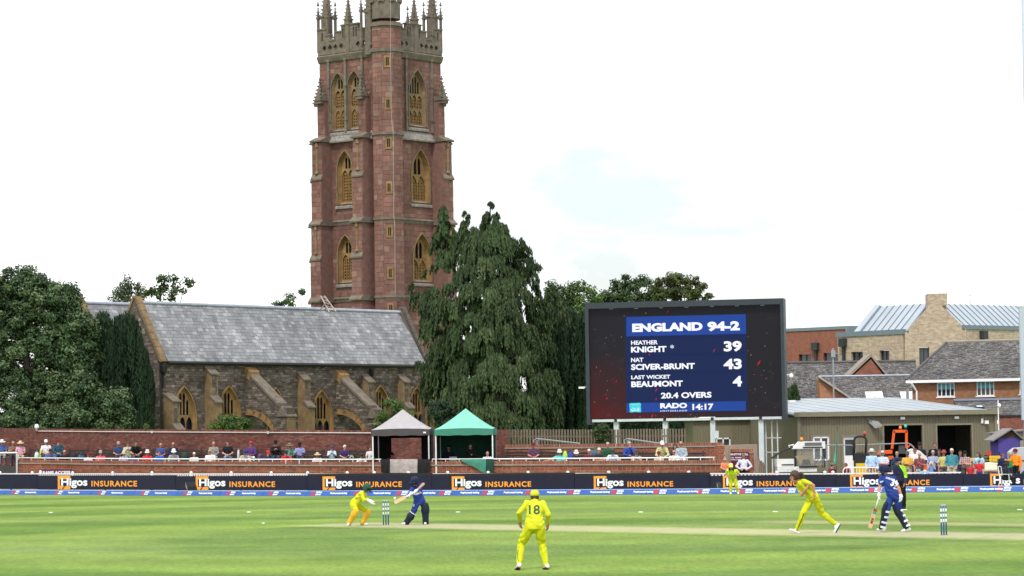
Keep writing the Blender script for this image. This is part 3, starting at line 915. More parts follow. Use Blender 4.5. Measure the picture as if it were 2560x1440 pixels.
# roof ladders leaning over the ridge
wood = mat('silvered ladder wood', (.36, .30, .26), .8, .15)
lad = thing('roof_ladder', 'pair of crossed wooden roof ladders lying over the aisle ridge', 'ladder', W(820, 765, 177))
for (x0, y0, x1, y1) in ((802, 740, 824, 781), (811, 740, 840, 779), (802, 772, 820, 752), (812, 775, 824, 757)):
    a, b_ = W(x0, y0, 178.0), W(x1, y1, 177.2)
    MB().tube([a, b_], .045, 6).build('ladder_rail', wood, lad)
for i in range(5):
    a, b_ = W(803 + 4.6 * i, 743 + 8 * i, 177.9 - .15 * i), W(812 + 5.4 * i, 743 + 8 * i, 177.9 - .15 * i)
    MB().tube([a, b_], .03, 5).build('rung', wood, lad)
# ================================================================== the stand along the boundary
O_BOARD, O_PICK, O_WALL, O_F, O_B, O_BACK = 5.0, 6.3, 8.0, 9.7, 13.3, 15.0
def ywall(px): return float(np.interp(px, [44, 300, 640, 900, 1240, 1800, 1900], [1149.5, 1152.5, 1154, 1155, 1153, 1150.5, 1150]))
def ztop(px): return zpx(px, ywall(px), O_WALL)
def floorF(px): return .87 - .0002 * px
def floorB(px): return 1.33 - .00035 * px
brick_r = blockmat('red brick', [(0, (.15, .045, .028)), (.3, (.25, .078, .042)), (.6, (.20, .060, .036)), (.85, (.31, .11, .06)), (1, (.13, .05, .04))], .9, .22, 6, .006, 40, .2, .5)
brick_old = blockmat('old dark brick', [(0, (.105, .038, .032)), (.35, (.17, .06, .045)), (.65, (.135, .05, .04)), (.9, (.21, .09, .065)), (1, (.16, .10, .085))], .95, .3, 4, .008, 30, .3, .35)
mortar_p = mat('pale mortar', (.42, .31, .235), .95, .2, 8)
mortar_d = mat('sooty mortar', (.16, .085, .068), .95, .3, 4)
concrete = mat('concrete', (.27, .235, .195), .9, .25, 3, .006, 20)
asphalt = mat('terrace asphalt', (.065, .062, .06), .95, .25, 3)
white_paint = mat('white paint', (.80, .80, .78), .5, .06, 5)
darkwood = mat('dark stained wood', (.036, .027, .023), .75, .3, 6, .004, 30)
# terrace floors
def ribbon(name, pxs, a, b, zf, label, m, thick=.25):
    mb = MB(); n = len(pxs)
    vs = [S(p, a, zf(p)) for p in pxs] + [S(p, b, zf(p)) for p in pxs] + [S(p, a, -.1) for p in pxs]
    fs = [(i, i + 1, n + i + 1, n + i) for i in range(n - 1)] + [(2 * n + i, 2 * n + i + 1, i + 1, i) for i in range(n - 1)]
    mb.add(vs, fs); tag(mb.build(name, m), kind='structure', label=label)
PX = [-260, -100, 44, 200, 400, 600, 800, 1000, 1200, 1400, 1600, 1806]
ribbon('terrace_step', PX, O_WALL + .3, O_B - 1.5, floorF, 'lower step of the spectator terrace', asphalt)
ribbon('terrace_floor', PX, O_B - 1.5, O_BACK + .5, floorB, 'upper step of the spectator terrace', asphalt)
# strip of hard ground behind the boards on the right
mb = MB(); pp = [1806, 1900, 2000, 2200, 2400, 2600, 2900]; n = len(pp)
mb.add([S(p, O_BOARD - .4, .006) for p in pp] + [S(p, 60, .006) for p in pp], [(i, i + 1, n + i + 1, n + i) for i in range(n - 1)])
tag(mb.build('service_yard', asphalt), kind='structure', label='dark tarmac service yard in front of the shed')

def wall_run(pxs, off, ytopf, zbase):
    """planes of a polyline wall, one per section"""
    res = []
    for a, b in zip(pxs, pxs[1:]):
        A, B = S(a, off, 0), S(b, off, 0)
        za, zb = zpx(a, ytopf(a), off), zpx(b, ytopf(b), off)
        A.z, B.z = za, zb
        pl = Pl(A, B - A)
        pl.V = Vector((0, 0, 1)); pl.N = Vector((pl.U.y, -pl.U.x, 0)).normalized()
        res.append((pl, (B - A).length))
    return res
# front wall
TW = thing('terrace_wall', 'low orange-red brick terrace wall with pale coping below the front row', 'wall', S(900, O_WALL, 0))
cl = []
for pl, L in wall_run([44, 180, 330, 480, 640, 800, 960, 1120, 1280, 1450, 1620, 1806], O_WALL, ywall, 0):
    mb = MB(); mb.pbox(pl, 0, L, -1.9, 0, -.3, 0); mb.build('wall_section', mortar_p, TW)
    mb = MB(); mb.pbox(pl, 0, L, -.205, -.145, -.02, .055); mb.build('ledge', concrete, TW)
    u = 0
    while u < L - .05: cl.append((pl, (u + .008, min(u + .07, L), -.14, 0.0))); u += .08
    u = 0
    while u < L - .05:
        w = rng.choice((.215, .23, .23, .26)); b = min(u + w, L)
        k = rng.random()
        if k < .45: cl.append((pl, (u + .008, b - .008, -.425, -.215)))
        elif k < .8:
            cl.append((pl, (u + .008, b - .008, -.425, -.327))); cl.append((pl, (u + .008, b - .008, -.313, -.215)))
        else:
            for j in range(3): cl.append((pl, (u + .008, b - .008, -.425 + j * .07, -.365 + j * .07)))
        u = b
    for q in rects(0, L, -1.0, -.435, .075, .225, .014): cl.append((pl, q))
emit(cl, TW, brick_r, 'brick', .014, 300, 'brick_courses')
# back wall with soldier-course coping
def yback(px): return float(np.interp(px, [-260, 0, 150, 400, 920, 1268], [1068, 1071, 1073, 1074.5, 1077, 1075]))
BW_ = thing('churchyard_wall', 'long weathered red brick wall behind the terrace benches', 'wall', S(600, O_BACK, 0))
cl = []; bpx = [-260, -60, 100, 260, 420, 580, 740, 900, 1060, 1268]
for pl, L in wall_run(bpx, O_BACK, yback, 0):
    mb = MB(); mb.pbox(pl, 0, L, -3.3, 0, -.35, 0); mb.build('wall_section', mortar_d, BW_)
    u = 0
    while u < L - .05: cl.append((pl, (u + .006, min(u + .075, L), -.2, .02))); u += .08
    for q in rects(0, L, -2.15, -.21, .078, .235, .016): cl.append((pl, q))
emit(cl, BW_, brick_old, 'brick', .016, 300, 'brick_courses')
pipe = [S(p, O_BACK - .07, zpx(p, yback(p) + 5.6, O_BACK)) for p in (96, 260, 420, 580, 740, 930)]
t = thing('cable_conduit', 'thin pale pipe running along the top of the churchyard wall', 'pipe', pipe[0])
cmat = mat('pale conduit', (.52, .48, .45), .6, .1)
MB().tube(pipe, .028, 6).build('pipe', cmat, t)
for px in (380, 670): MB().box(S(px, O_BACK - .08, zpx(px, yback(px) + 5.6, O_BACK)), (.12, .1, .12)).build('junction_box', cmat, t)
p = S(92, O_BACK - .12, zpx(92, 1079, O_BACK))
t = thing('wall_lamp', 'round white globe lamp on top of the brick wall', 'lamp', p)
MB().lathe([(.075, 0), (.075, .1), (.05, .14)], p, 10).build('lamp_base', concrete, t, smooth=True)
MB().ell(p + Vector((0, 0, .27)), (.125, .125, .15), None, 12, 9).build('globe', mat('opal globe', (.8, .8, .8), .25, .03), t, smooth=True)
# wall behind the right-hand seats, its lower end and the pier
def yw2(px): return float(np.interp(px, [1262, 1500, 1700, 1806], [1112, 1110, 1107.5, 1106.5]))
W2 = thing('seating_wall', 'orange brick wall with soldier-course top behind the right-hand benches', 'wall', S(1530, O_BACK - .4, 0))
cl = []
for pl, L in wall_run([1262, 1400, 1540, 1680, 1806], O_BACK - .4, yw2, 0):
    mb = MB(); mb.pbox(pl, 0, L, -2.6, 0, -.3, 0); mb.build('wall_section', mortar_p, W2)
    mb = MB(); mb.pbox(pl, 0, L, -.2, -.14, -.02, .05); mb.build('ledge', concrete, W2)
    u = 0
    while u < L - .05: cl.append((pl, (u + .008, min(u + .07, L), -.135, 0))); u += .08
    for q in rects(0, L, -1.7, -.21, .075, .225, .014): cl.append((pl, q))
# end return of the terrace at its right end
eA, eB = S(1790, O_WALL, 0), S(1806, O_BACK - .4, 0)
pl = Pl(S(1786, O_WALL - .02, zpx(1786, 1107, O_BACK - .4) - .1), S(1808, O_WALL - .02, 0) - S(1786, O_WALL - .02, 0)); L = .45
mb = MB(); mb.pbox(pl, 0, L, -2.6, -.0, -6.4, -.04); mb.build('wall_section', mortar_p, W2)
for q in rects(0, L, -1.6, -.0, .075, .225, .014): cl.append((pl.off(-.04), q))
emit(cl, W2, brick_r, 'brick', .014, 300, 'brick_courses')
def yw3(px): return 1122.0
W3 = thing('sign_wall', 'short brick wall carrying the purple sign below the scoreboard', 'wall', S(1845, O_WALL + 1.2, 0))
cl = []
for pl, L in wall_run([1809, 1884], O_WALL + 1.2, yw3, 0):
    mb = MB(); mb.pbox(pl, 0, L, -1.6, 0, -.3, 0); mb.build('wall_section', mortar_p, W3)
    mb = MB(); mb.pbox(pl, 0, L, -.2, -.14, -.02, .05); mb.build('ledge', concrete, W3)
    u = 0
    while u < L - .05: cl.append((pl, (u + .008, min(u + .07, L), -.135, 0))); u += .08
    for q in rects(0, L, -1.3, -.21, .075, .225, .014): cl.append((pl, q))
    SGN = pl
emit(cl, W3, brick_r, 'brick', .014, 300, 'brick_courses')
# purple sign on it
purple = mat('purple sign', (.11, .014, .055), .5, .05); sgw = mat('sign white', (.8, .78, .8), .6, 0)
a0, b0 = SGN.hit(1811, 1179); a1, b1 = SGN.hit(1873, 1129)
t = thing('hill_sign', "purple admission sign with white lettering fixed to the short brick wall", 'sign', SGN.p(a0, b0, .05))
MB().pbox(SGN, a0, a1, b0, b1, .02, .05).build('sign_panel', purple, t)
def sgn(body, x0, y0, x1, y1, bold=.03):
    mb = MB(); p0 = SGN.hit(x0, y1); p1 = SGN.hit(x1, y0)
    text_fit(mb, body, SGN, p0[0], p1[0], p0[1], p1[1], .055, bold=bold); mb.build('lettering', sgw, t)
sgn("GIMBLETT'S HILL", 1812.5, 1132.5, 1871, 1138, .05)
sgn('GENERAL ADMISSION', 1812.5, 1141.5, 1866, 1145.5, .03)
sgn('ACCESSIBLE SEATING', 1812.5, 1147, 1866, 1150.5, .03)
# ramp access sign behind the picket fence
pl = Pl(S(95, O_PICK + .6, zpx(95, 1187, O_PICK + .6)), S(180, O_PICK + .6, 0) - S(95, O_PICK + .6, 0))
a0, b0 = pl.hit(97, 1188); a1, b1 = pl.hit(178, 1173)
t = thing('ramp_sign', 'low purple sign reading ramp access behind the white picket fence', 'sign', pl.p(a0, 0, 0))
mb = MB(); mb.pbox(pl, a0, a1, b0 - .25, b1, -.03, 0); mb.build('sign_panel', purple, t)
mb = MB(); text_fit(mb, 'RAMP ACCESS', pl, a0 + .34, a1 - .06, b1 - .24, b1 - .09, .006, bold=.04); mb.build('lettering', sgw, t)
mb = MB(); c = pl.p(a0 + .15, b1 - .15, .005); mb.lathe([(.12, 0), (.12, .006)], c, 16, (pl.U, pl.V, pl.N)); mb.build('wheelchair_disc', sgw, t)
for x in (a0 + .1, a1 - .1): MB().tube([pl.p(x, b0, -.04), pl.p(x, -1.2, -.04)], .03, 6).build('post', concrete, t)

# wooden paling fence
pale = mat('weathered paling', (.15, .125, .088), .9, .3, 5, .006, 30, stretch=(1, 1, .2))
FN = thing('paling_fence', 'brown wooden paling fence of upright boards under the scoreboard', 'fence', S(1400, O_BACK + 1.2, 0))
def yf(px): return float(np.interp(px, [1272, 1500, 1720], [1073, 1073, 1071]))
me = None
px = 1272.0
while px < 1716:
    A = S(px, O_BACK + 1.2, 0); zt = zpx(px, yf(px) + rng.random() * 1.2, O_BACK + 1.2); B = S(px + 4.4, O_BACK + 1.2, 0)
    if me is None:
        me = MB().add([(x, y, z) for z in (0, 1) for y in (-.5, .5) for x in (0, 1)], [(0, 2, 3, 1), (4, 5, 7, 6), (0, 1, 5, 4), (2, 6, 7, 3), (0, 4, 6, 2), (1, 3, 7, 5)]).mesh('paling', pale)
    d = (B - A); L = d.length; d /= L
    mm = Matrix((d * L, Vector((d.y, -d.x, 0)) * .025, Vector((0, 0, zt - .3)))).transposed().to_4x4(); mm.translation = Vector((A.x, A.y, .3))
    link('paling', me, FN, mm); px += 7.3
for zf in (.35, .95):
    MB().tube([S(p, O_BACK + 1.25, zpx(p, yf(p), O_BACK + 1.2) - zf) for p in (1270, 1500, 1718)], .045, 4).build('fence_rail', pale, FN)
# bent steel handrails on the seating wall
galv = mat('galvanised steel', (.27, .28, .29), .55, .12, 4)
for i, (px0, px1) in enumerate(((1336, 1448), (1562, 1650))):
    t = thing('handrail', 'bent grey steel handrail sloping down behind the benches, ' + ('in front of the paling fence' if i == 0 else 'between the scoreboard legs'), 'handrail', S(px0, O_BACK + .2, 1))
    for k in (0, 1):
        q = O_BACK + .1 + .8 * k
        pts = [S(px0 + 8 * k, q, zpx(px0, 1114, q)), S(px0 - 2 + 8 * k, q, zpx(px0, 1101 + k * 2, q)), S(px0 + 6 + 8 * k, q, zpx(px0, 1096.5 + k * 2.5, q)), S(px1, q, zpx(px1, 1108.5 + k, q)), S(px1 + 4, q, zpx(px1, 1116, q))]
        MB().tube(pts, .035, 6).build('rail', galv, t)
# benches
def bench(px, off, zf, label, grp, w=1.75, mm=darkwood):
    A = S(px, off, zf); d = (S(px + 20, off, 0) - S(px - 20, off, 0)).normalized(); nrm = Vector((d.y, -d.x, 0))
    t = thing('bench', label, 'bench', A, grp); up = Vector((0, 0, 1))
    for k in range(3): MB().box(A + nrm * (.02 + .15 * k) + up * .44, (w, .12, .035), (d, nrm, up)).build('seat_slat', mm, t)
    for k in range(3): MB().box(A - nrm * (.10 + .03 * k) + up * (.60 + .135 * k), (w, .03, .10), (d, nrm, up)).build('back_slat', mm, t)
    for s in (-1, 1):
        mb = MB(); c = A + d * s * (w / 2 - .12)
        mb.box(c + nrm * .33 + up * .21, (.06, .06, .42), (d, nrm, up)); mb.bar(c - nrm * .02, c - nrm * .2 + up * .98, .06, .06); mb.box(c + nrm * .12 + up * .40, (.05, .5, .05), (d, nrm, up)); mb.box(c + nrm * .15 + up * .66, (.05, .45, .04), (d, nrm, up))
        mb.build('leg', mm, t)
for px, w in ((20, 'under the white sun hat at the left edge'), (92, 'under the white t-shirt'), (190, 'right of the teal jumper'), (260, 'left of the navy shirt and grey cap'), (330, 'under the cream and green top'), (400, 'under the bald person in blue'), (470, 'with the dark green bag'), (540, 'under the grey checked jacket'),
              (610, 'under the purple jumper'), (690, 'under the black cardigan'), (770, 'right of the lilac-blue shirt'), (850, 'under the pale blue hoodie'), (905, 'beside the grey gazebo')):
    bench(px, O_B, floorB(px), 'dark slatted bench by the churchyard wall, ' + w, 'benches along the churchyard wall')
for px, w in ((1300, 'beside the green gazebo'), (1385, 'right of the purple sports shirt'), (1470, 'under the teal top'), (1555, 'under the royal blue jumper'), (1640, 'under the yellow-beige shirt'), (1715, 'at the right end of the row')):
    bench(px, O_B, floorB(px), 'dark slatted bench by the seating wall, ' + w, 'benches along the seating wall')
for px in list(range(120, 900, 72)) + list(range(1230, 1700, 84)):
    bench(px, O_F, floorF(px), 'dark slatted front-row bench behind the terrace wall', 'front-row benches')
# white railing along the top of the terrace wall
RL_ = thing('terrace_railing', 'white tubular railing along the top of the terrace wall', 'railing', S(900, O_WALL + .15, 0))
rp = [44, 200, 400, 640, 900, 960]
def yrail(px): return float(np.interp(px, [44, 340, 640, 950, 1240, 1790], [1144.5, 1147, 1148.5, 1148.5, 1147.5, 1143.5]))
for rp in ([44, 200, 400, 640, 800, 952], [1080, 1240, 1400, 1580, 1790]):
    MB().tube([S(p, O_WALL + .15, zpx(p, yrail(p), O_WALL + .15)) for p in rp], .029, 8).build('top_rail', white_paint, RL_, smooth=True)
    p = rp[0]
    while p < rp[-1]:
        A = S(p, O_WALL + .15, 0); MB().tube([Vector((A.x, A.y, ztop(p) - .1)), Vector((A.x, A.y, zpx(p, yrail(p), O_WALL + .15)))], .018, 6).build('post', white_paint, RL_); p += 33.5
t = thing('ramp_railing', 'white railing with a dark glass panel at the left end of the terrace', 'railing', S(20, O_WALL - .3, 0))
zr = zpx(20, 1132, O_WALL - .3)
MB().tube([S(-120, O_WALL - .3, zr), S(43, O_WALL - .3, zr)], .04, 8).build('top_rail', white_paint, t)
for p in (42, -60): MB().tube([S(p, O_WALL - .3, .3), S(p, O_WALL - .3, zr)], .05, 8).build('post', mat('grey post', (.5, .5, .5), .6, .1) if p == 42 else galv, t)
mb = MB(); pl = Pl(S(-120, O_WALL - .28, 0), S(40, O_WALL - .28, 0) - S(-120, O_WALL - .28, 0)); mb.pbox(pl, 0, 3.3, .95, zr - .1, -.02, 0); mb.build('glass_panel', mat('tinted glass', (.02, .03, .03), .1, 0, spec=.5, alpha=.72), t)
mb = MB(); mb.pbox(pl, 0, 3.3, .3, .92, -.3, -.05); mb.build('kerb_wall', brick_old, t)

# ------------------------------------------------------------------ white picket fence, boards, boundary cushions
PF = thing('picket_fence', 'long low white picket fence just behind the advertising boards', 'fence', S(600, O_PICK, 0))
def ypk(px): return float(np.interp(px, [-200, 60, 300, 860, 900, 1500, 1560, 1830, 2000, 2300, 2560], [1183, 1183.5, 1183.8, 1184.2, 1184, 1183, 1183, 1183, 1184, 1181, 1178]))
seg = [-200, 0, 80, 181, 281, 379, 477, 577, 677, 768, 867, 935, 1020, 1118, 1219, 1319, 1418, 1520, 1620, 1720, 1838, 1940, 2060, 2080, 2200, 2310, 2400]
for a, b in zip(seg, seg[1:]):
    za, zb = zpx(a, ypk(a), O_PICK), zpx(b, ypk(b), O_PICK)
    A, B = S(a, O_PICK, za), S(b, O_PICK, zb)
    MB().bar(A - Vector((0, 0, .02)), B - Vector((0, 0, .02)), .05, .05).build('top_rail', white_paint, PF)
    MB().lathe([(.06, 0), (.06, za + .02), (.075, za + .03), (.075, za + .07), (.02, za + .11)], Vector((A.x, A.y, 0)), 8).build('post', white_paint, PF)
    d = (B - A); n = max(1, int(d.length / .16)); mb = MB()
    for i in range(n):
        p = A + d * ((i + .5) / n); mb.box((p.x, p.y, (p.z) / 2 + .02), (.085, .02, p.z - .12), (d.normalized(), Vector((d.y, -d.x, 0)).normalized(), Vector((0, 0, 1))))
    mb.build('pickets', white_paint, PF, kind='stuff')
navy = mat('navy board', (.018, .018, .038), .6, .12, 3, spec=.15); orange = mat('board orange', (.87, .33, .04), .55, .04); bwhite = mat('board white', (.84, .86, .92), .55, .02); bblack = mat('board frame', (.012, .013, .016), .5, .1)
logos = [-205, 145, 490, 807, 1130, 1485, 1808, 2126, 2476]
blabels = ['navy insurance board cut off by the left edge of the photo', 'navy insurance board left of the black speaker cover, below the evergreen tree', 'navy insurance board right of the black speaker cover, left of the wicketkeeper',
           'navy insurance board directly behind the wicketkeeper', 'navy insurance board below the green gazebo', 'navy insurance board below the left end of the scoreboard', 'navy insurance board behind the fielder on the boundary',
           'navy insurance board between the bowler and the umpire', 'navy insurance board behind the person on the folding chair']
ends = [-290, 92, 437, 766, 1078, 1434, 1772, 2087, 2405, 2790]
def ybt(px): return float(np.interp(px, [-300, 0, 340, 640, 1500, 1700, 1900, 2200, 2500, 2800], [1186, 1187, 1189, 1189.8, 1189, 1188.5, 1188, 1185.8, 1184, 1182]))
def ybb(px): return float(np.interp(px, [-300, 100, 640, 1080, 1400, 1700, 2000, 2350, 2800], [1221, 1223.5, 1226, 1226.5, 1225.5, 1225.5, 1223.5, 1220.5, 1217]))
for i, (lx, a, b) in enumerate(zip(logos, ends, ends[1:])):
    A, B = S(a + .6, O_BOARD, 0), S(b - .6, O_BOARD, 0)
    pl = Pl(A, B - A); L = (B - A).length
    t = thing('advertising_board', blabels[i], 'advertising board', A, 'advertising boards round the boundary')
    za, zb = zpx((a + b) / 2, ybb((a + b) / 2), O_BOARD), zpx((a + b) / 2, ybt((a + b) / 2), O_BOARD)
    MB().pbox(pl, 0, L, za, zb, -.12, 0).build('board_panel', navy, t)
    if 760 < a < 1440: MB().pbox(pl, 0, L, zb, zb + .11, -.10, -.03).build('top_strip', bblack, t)
    for k in range(3): MB().pbox(pl, L * (k + .5) / 3 - .04, L * (k + .5) / 3 + .04, 0, za + .01, -.1, -.03).build('foot', bblack, t)
    ym = (ybt(lx + 100) + ybb(lx + 100)) / 2 - 1207; 
    def bx(x0, y0, x1, y1):
        p0, p1 = pl.hit(lx + x0, 1190 + y1 + ym), pl.hit(lx + x1, 1190 + y0 + ym); return p0[0], p1[0], p0[1], p1[1]
    # bracket logo
    mb = MB()
    x0, x1, y0_, y1_ = bx(0, 0, 31, 34)
    th = (x1 - x0) * .165; w = x1 - x0; h = y1_ - y0_
    outer = [(x0, y0_), (x0 + w * .32, y0_), (x0 + w * .50, y0_ + th), (x0 + th, y0_ + th), (x0 + th, y1_ - th), (x1, y1_ - th), (x1, y1_), (x0, y1_)]
    addplate(mb, pl, outer, [], .012, .012); addplate(mb, pl, [(x0 + w * .42, y0_), (x1, y0_), (x1, y0_ + th * .95), (x0 + w * .58, y0_ + th * .95)], [], .012, .012)
    mb.build('logo_bracket', orange, t)
    q = bx(8.5, 5.5, 74, 31); mb = MB(); text_fit(mb, 'Higos', pl, *q, n=.014, bold=.032); mb.build('lettering', bwhite, t)
    q = bx(84, 12.5, 198, 27); mb = MB(); text_fit(mb, 'INSURANCE', pl, *q, n=.012, bold=.03, spacing=1.16); mb.build('lettering', orange, t)
# boundary cushions
cblue = mat('cushion blue', (.022, .085, .33), .55, .22, .8, .01, 5); cred = mat('cushion red', (.36, .03, .06), .55, .05); cw = mat('cushion white', (.75, .78, .82), .6, 0); cpale = mat('cushion top edge', (.42, .55, .70), .6, .1)
cx_ = [-100 + i * 107.6 for i in range(26)]
co1, fs1 = text_mesh('METRO', .05); co2, fs2 = text_mesh('BANK', .04); co3, fs3 = text_mesh('People-people banking', .04)
for x in cx_:
    a, b = x + .4, x + 107.2
    A, B = S(a, 0, .004), S(b, 0, .004); d = B - A; L = d.length
    pl = Pl(A, d); H = .235
    t = thing('boundary_cushion', 'blue triangular boundary cushion with white sponsor lettering', 'boundary cushion', A, 'blue boundary cushions round the field')
    mb = MB(); mb.prism([pl.p(0, 0, .0), pl.p(0, 0, -.42), pl.p(0, H * .92, -.24), pl.p(0, H, -.2), pl.p(0, H * .92, -.16)], pl.U * L); mb.build('foam_wedge', cblue, t)
    fr = Pl(A, d, pl.V * H - pl.N * .18)
    fh = (H ** 2 + .18 ** 2) ** .5
    MB().pbox(fr, 0, L, fh * .90, fh * .96, .004, .008).build('pale_edge', cpale, t)
    c = L * .30
    MB().pbox(fr, c - .42, c - .2, fh * .08, fh * .80, .004, .007).build('red_square', cred, t)
    mb = MB(); mb.add([fr.p(c - .16 + q[0] * .30, fh * (.48 + .34 * q[1]), .007) for q in co1], fs1); mb.build('lettering', cw, t)
    mb = MB(); mb.add([fr.p(c - .16 + q[0] * .30, fh * (.12 + .26 * q[1]), .007) for q in co2], fs2); mb.build('lettering', cw, t)
    mb = MB(); mb.add([fr.p(c + .62 + q[0] * .92, fh * (.26 + .40 * q[1]), .007) for q in co3], fs3); mb.build('lettering', cw, t)
# covered monitor speakers
cover = mat('black cover', (.014, .014, .016), .7, .2, 6, .02, 6); grill = mat('pale top', (.22, .22, .22), .5, .15)
for px0, px1, yt, lab in ((441, 480, 1205, 'black wedge-shaped speaker cover left of the wicketkeeper, below the terrace'), (1762, 1800, 1205, 'black wedge-shaped speaker cover beside the boundary fielder')):
    o = 1.6
    A = S(px0, o, 0); L = (S(px1, o, 0) - A).length; d = (S(px1, o, 0) - A).normalized(); pl = Pl(A, d); zt = zpx(px1, yt, o)
    t = thing('speaker_cover', lab, 'speaker', A)
    prof = [(0, 0), (L, 0), (L * .92, zt * .66), (L * .80, zt), (L * .60, zt * .98), (L * .45, zt * .72)]
    mb = MB(); mb.prism([pl.p(u, v, .25) for u, v in prof], -pl.N * .6); mb.build('cover', cover, t)
    mb = MB(); mb.prism([pl.p(u, v, .262) for u, v in ((L * .82, zt * .96), (L * .91, zt * .68), (L * .96, zt * .3), (L * .84, zt * .62))], pl.N * .01); mb.build('side_panel', grill, t)

# ------------------------------------------------------------------ two gazebos
def gazebo(px0, px1, ypk_, yv0, yv1, cols, label, off, zf):
    top, val, wallm, legm = cols
    pxm = (px0 + px1) / 2
    c = S(pxm + 1, off + 1.45, zf); d = (S(px1, off, 0) - S(px0, off, 0)).normalized(); d = Vector((1, -.05, 0)).normalized(); nr = Vector((d.y, -d.x, 0)); up = Vector((0, 0, 1))
    hw = (S(px1, off, 0).x - S(px0, off, 0).x) / 2 * .955
    t = thing('gazebo', label, 'gazebo', c)
    ze, zv, zp = zpx(pxm, yv0, off), zpx(pxm, yv1, off), zpx(pxm, ypk_, off + 1.45)
    cor = [c + d * sx * hw + nr * sy * hw for sx, sy in ((-1, 1), (1, 1), (1, -1), (-1, -1))]
    mb = MB(); n = 8; grid = {}
    for k in range(4):       # four sagging roof panels
        a, b = cor[k], cor[(k + 1) % 4]
        for j in range(n + 1):
            for i in range(n + 1):
                f = j / n; base = a.lerp(b, i / n); e = abs(i / n - .5) * 2
                q = base.lerp(c, f); z = ze + (zp - ze) * f ** 1.18 - .07 * math.sin(math.pi * f) * (1 - e) - .05 * (1 - f) * (1 - e * e) * -1
                grid[k, j, i] = len(mb.v); mb.v.append((q.x, q.y, z))
        for j in range(n):
            for i in range(n): mb.f.append((grid[k, j, i], grid[k, j, i + 1], grid[k, j + 1, i + 1], grid[k, j + 1, i])); mb.m.append(0); mb.r.append(.5)
    mb.build('canopy', top, t, smooth=True)
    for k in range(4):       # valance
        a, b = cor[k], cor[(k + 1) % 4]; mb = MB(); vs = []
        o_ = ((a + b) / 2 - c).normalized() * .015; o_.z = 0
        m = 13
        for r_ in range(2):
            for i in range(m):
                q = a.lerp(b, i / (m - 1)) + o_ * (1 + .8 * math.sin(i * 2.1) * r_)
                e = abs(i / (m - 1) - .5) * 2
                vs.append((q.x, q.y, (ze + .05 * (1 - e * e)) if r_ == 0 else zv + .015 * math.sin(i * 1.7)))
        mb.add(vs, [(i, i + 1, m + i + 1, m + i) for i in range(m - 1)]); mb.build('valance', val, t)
    for q in cor:
        q2 = q + (c - q).normalized() * .08; MB().box((q2.x, q2.y, (zf + ze) / 2), (.06, .06, ze - zf)).build('leg', legm, t)
    return t, c, d, nr, hw, ze, zf
gal = mat('white tube', (.72, .72, .72), .4, .1)
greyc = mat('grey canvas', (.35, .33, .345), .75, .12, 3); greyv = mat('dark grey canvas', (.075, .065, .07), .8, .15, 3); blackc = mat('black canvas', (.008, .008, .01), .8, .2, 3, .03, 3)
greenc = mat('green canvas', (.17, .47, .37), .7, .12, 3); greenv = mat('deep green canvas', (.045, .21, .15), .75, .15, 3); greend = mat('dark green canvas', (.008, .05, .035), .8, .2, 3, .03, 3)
lightc = mat('light window plastic', (.36, .31, .30), .35, .35, 5, .03, 6)
zf1 = floorF(1000)
t, c, d, nr, hw, ze, zf = gazebo(932, 1082, 1023, 1074, 1089, (greyc, greyv, blackc, gal), 'grey peaked gazebo with black side walls on the terrace', O_WALL + .5, zf1)
up = Vector((0, 0, 1))
bp_ = c - nr * hw * .97
mb = MB(); pl = Pl(bp_ - d * hw * .97, d)
L = hw * 1.94; hb = ze - .1
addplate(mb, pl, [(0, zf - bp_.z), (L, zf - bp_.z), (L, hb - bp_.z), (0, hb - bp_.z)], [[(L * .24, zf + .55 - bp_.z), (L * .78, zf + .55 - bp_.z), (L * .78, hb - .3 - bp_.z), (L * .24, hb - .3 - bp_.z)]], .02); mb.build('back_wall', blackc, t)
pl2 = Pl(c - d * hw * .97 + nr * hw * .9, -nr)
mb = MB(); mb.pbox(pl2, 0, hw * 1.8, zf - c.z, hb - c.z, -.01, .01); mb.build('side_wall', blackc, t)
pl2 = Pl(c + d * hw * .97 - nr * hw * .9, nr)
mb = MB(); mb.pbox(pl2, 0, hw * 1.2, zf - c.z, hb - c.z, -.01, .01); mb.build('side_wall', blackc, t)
MB().pbox(Pl(cor_ := c + d * hw * .78 + nr * (hw + .03), d), 0, .13, zpx(1070, 1083, O_WALL + .5) - cor_.z, zpx(1070, 1079, O_WALL + .5) - cor_.z, 0, .01).build('maker_label', white_paint, t)
def drape(px0, px1, yb0, yb1, m, name, label, off=O_WALL + .02):
    mb = MB(); n = 15; rows = 7; vs = []
    for j in range(rows):
        for i in range(n):
            f = i / (n - 1); px = px0 + (px1 - px0) * f
            y0 = yrail(px) - .5; y1 = yb0 + (yb1 - yb0) * f
            g = j / (rows - 1); w = .03 * math.sin(f * 17 + g * 2.2) * g + .02 * math.sin(f * 31)
            p = S(px + 1.2 * math.sin(g * 3 + f * 9) * g, off - .13 - .05 * min(g * 3, 1) + w, zpx(px, y0 + (y1 - y0) * g, off)); vs.append(p)
    mb.add(vs, [(j * n + i, j * n + i + 1, (j + 1) * n + i + 1, (j + 1) * n + i) for j in range(rows - 1) for i in range(n - 1)])
    o = mb.build(name, m, None, smooth=True, origin=S((px0 + px1) / 2, off, 0)); tag(o, label, 'cloth')
drape(951, 974, 1181, 1182, blackc, 'hanging_sheet', 'black cloth flap hanging over the terrace wall, left of the pale plastic sheet')
drape(973, 1043, 1182, 1182, lightc, 'hanging_sheet', 'crinkled pale clear plastic sheet hanging over the wall below the grey gazebo')
drape(1042, 1075, 1182, 1181, blackc, 'hanging_sheet', 'black cloth flap hanging over the terrace wall, right of the pale plastic sheet')
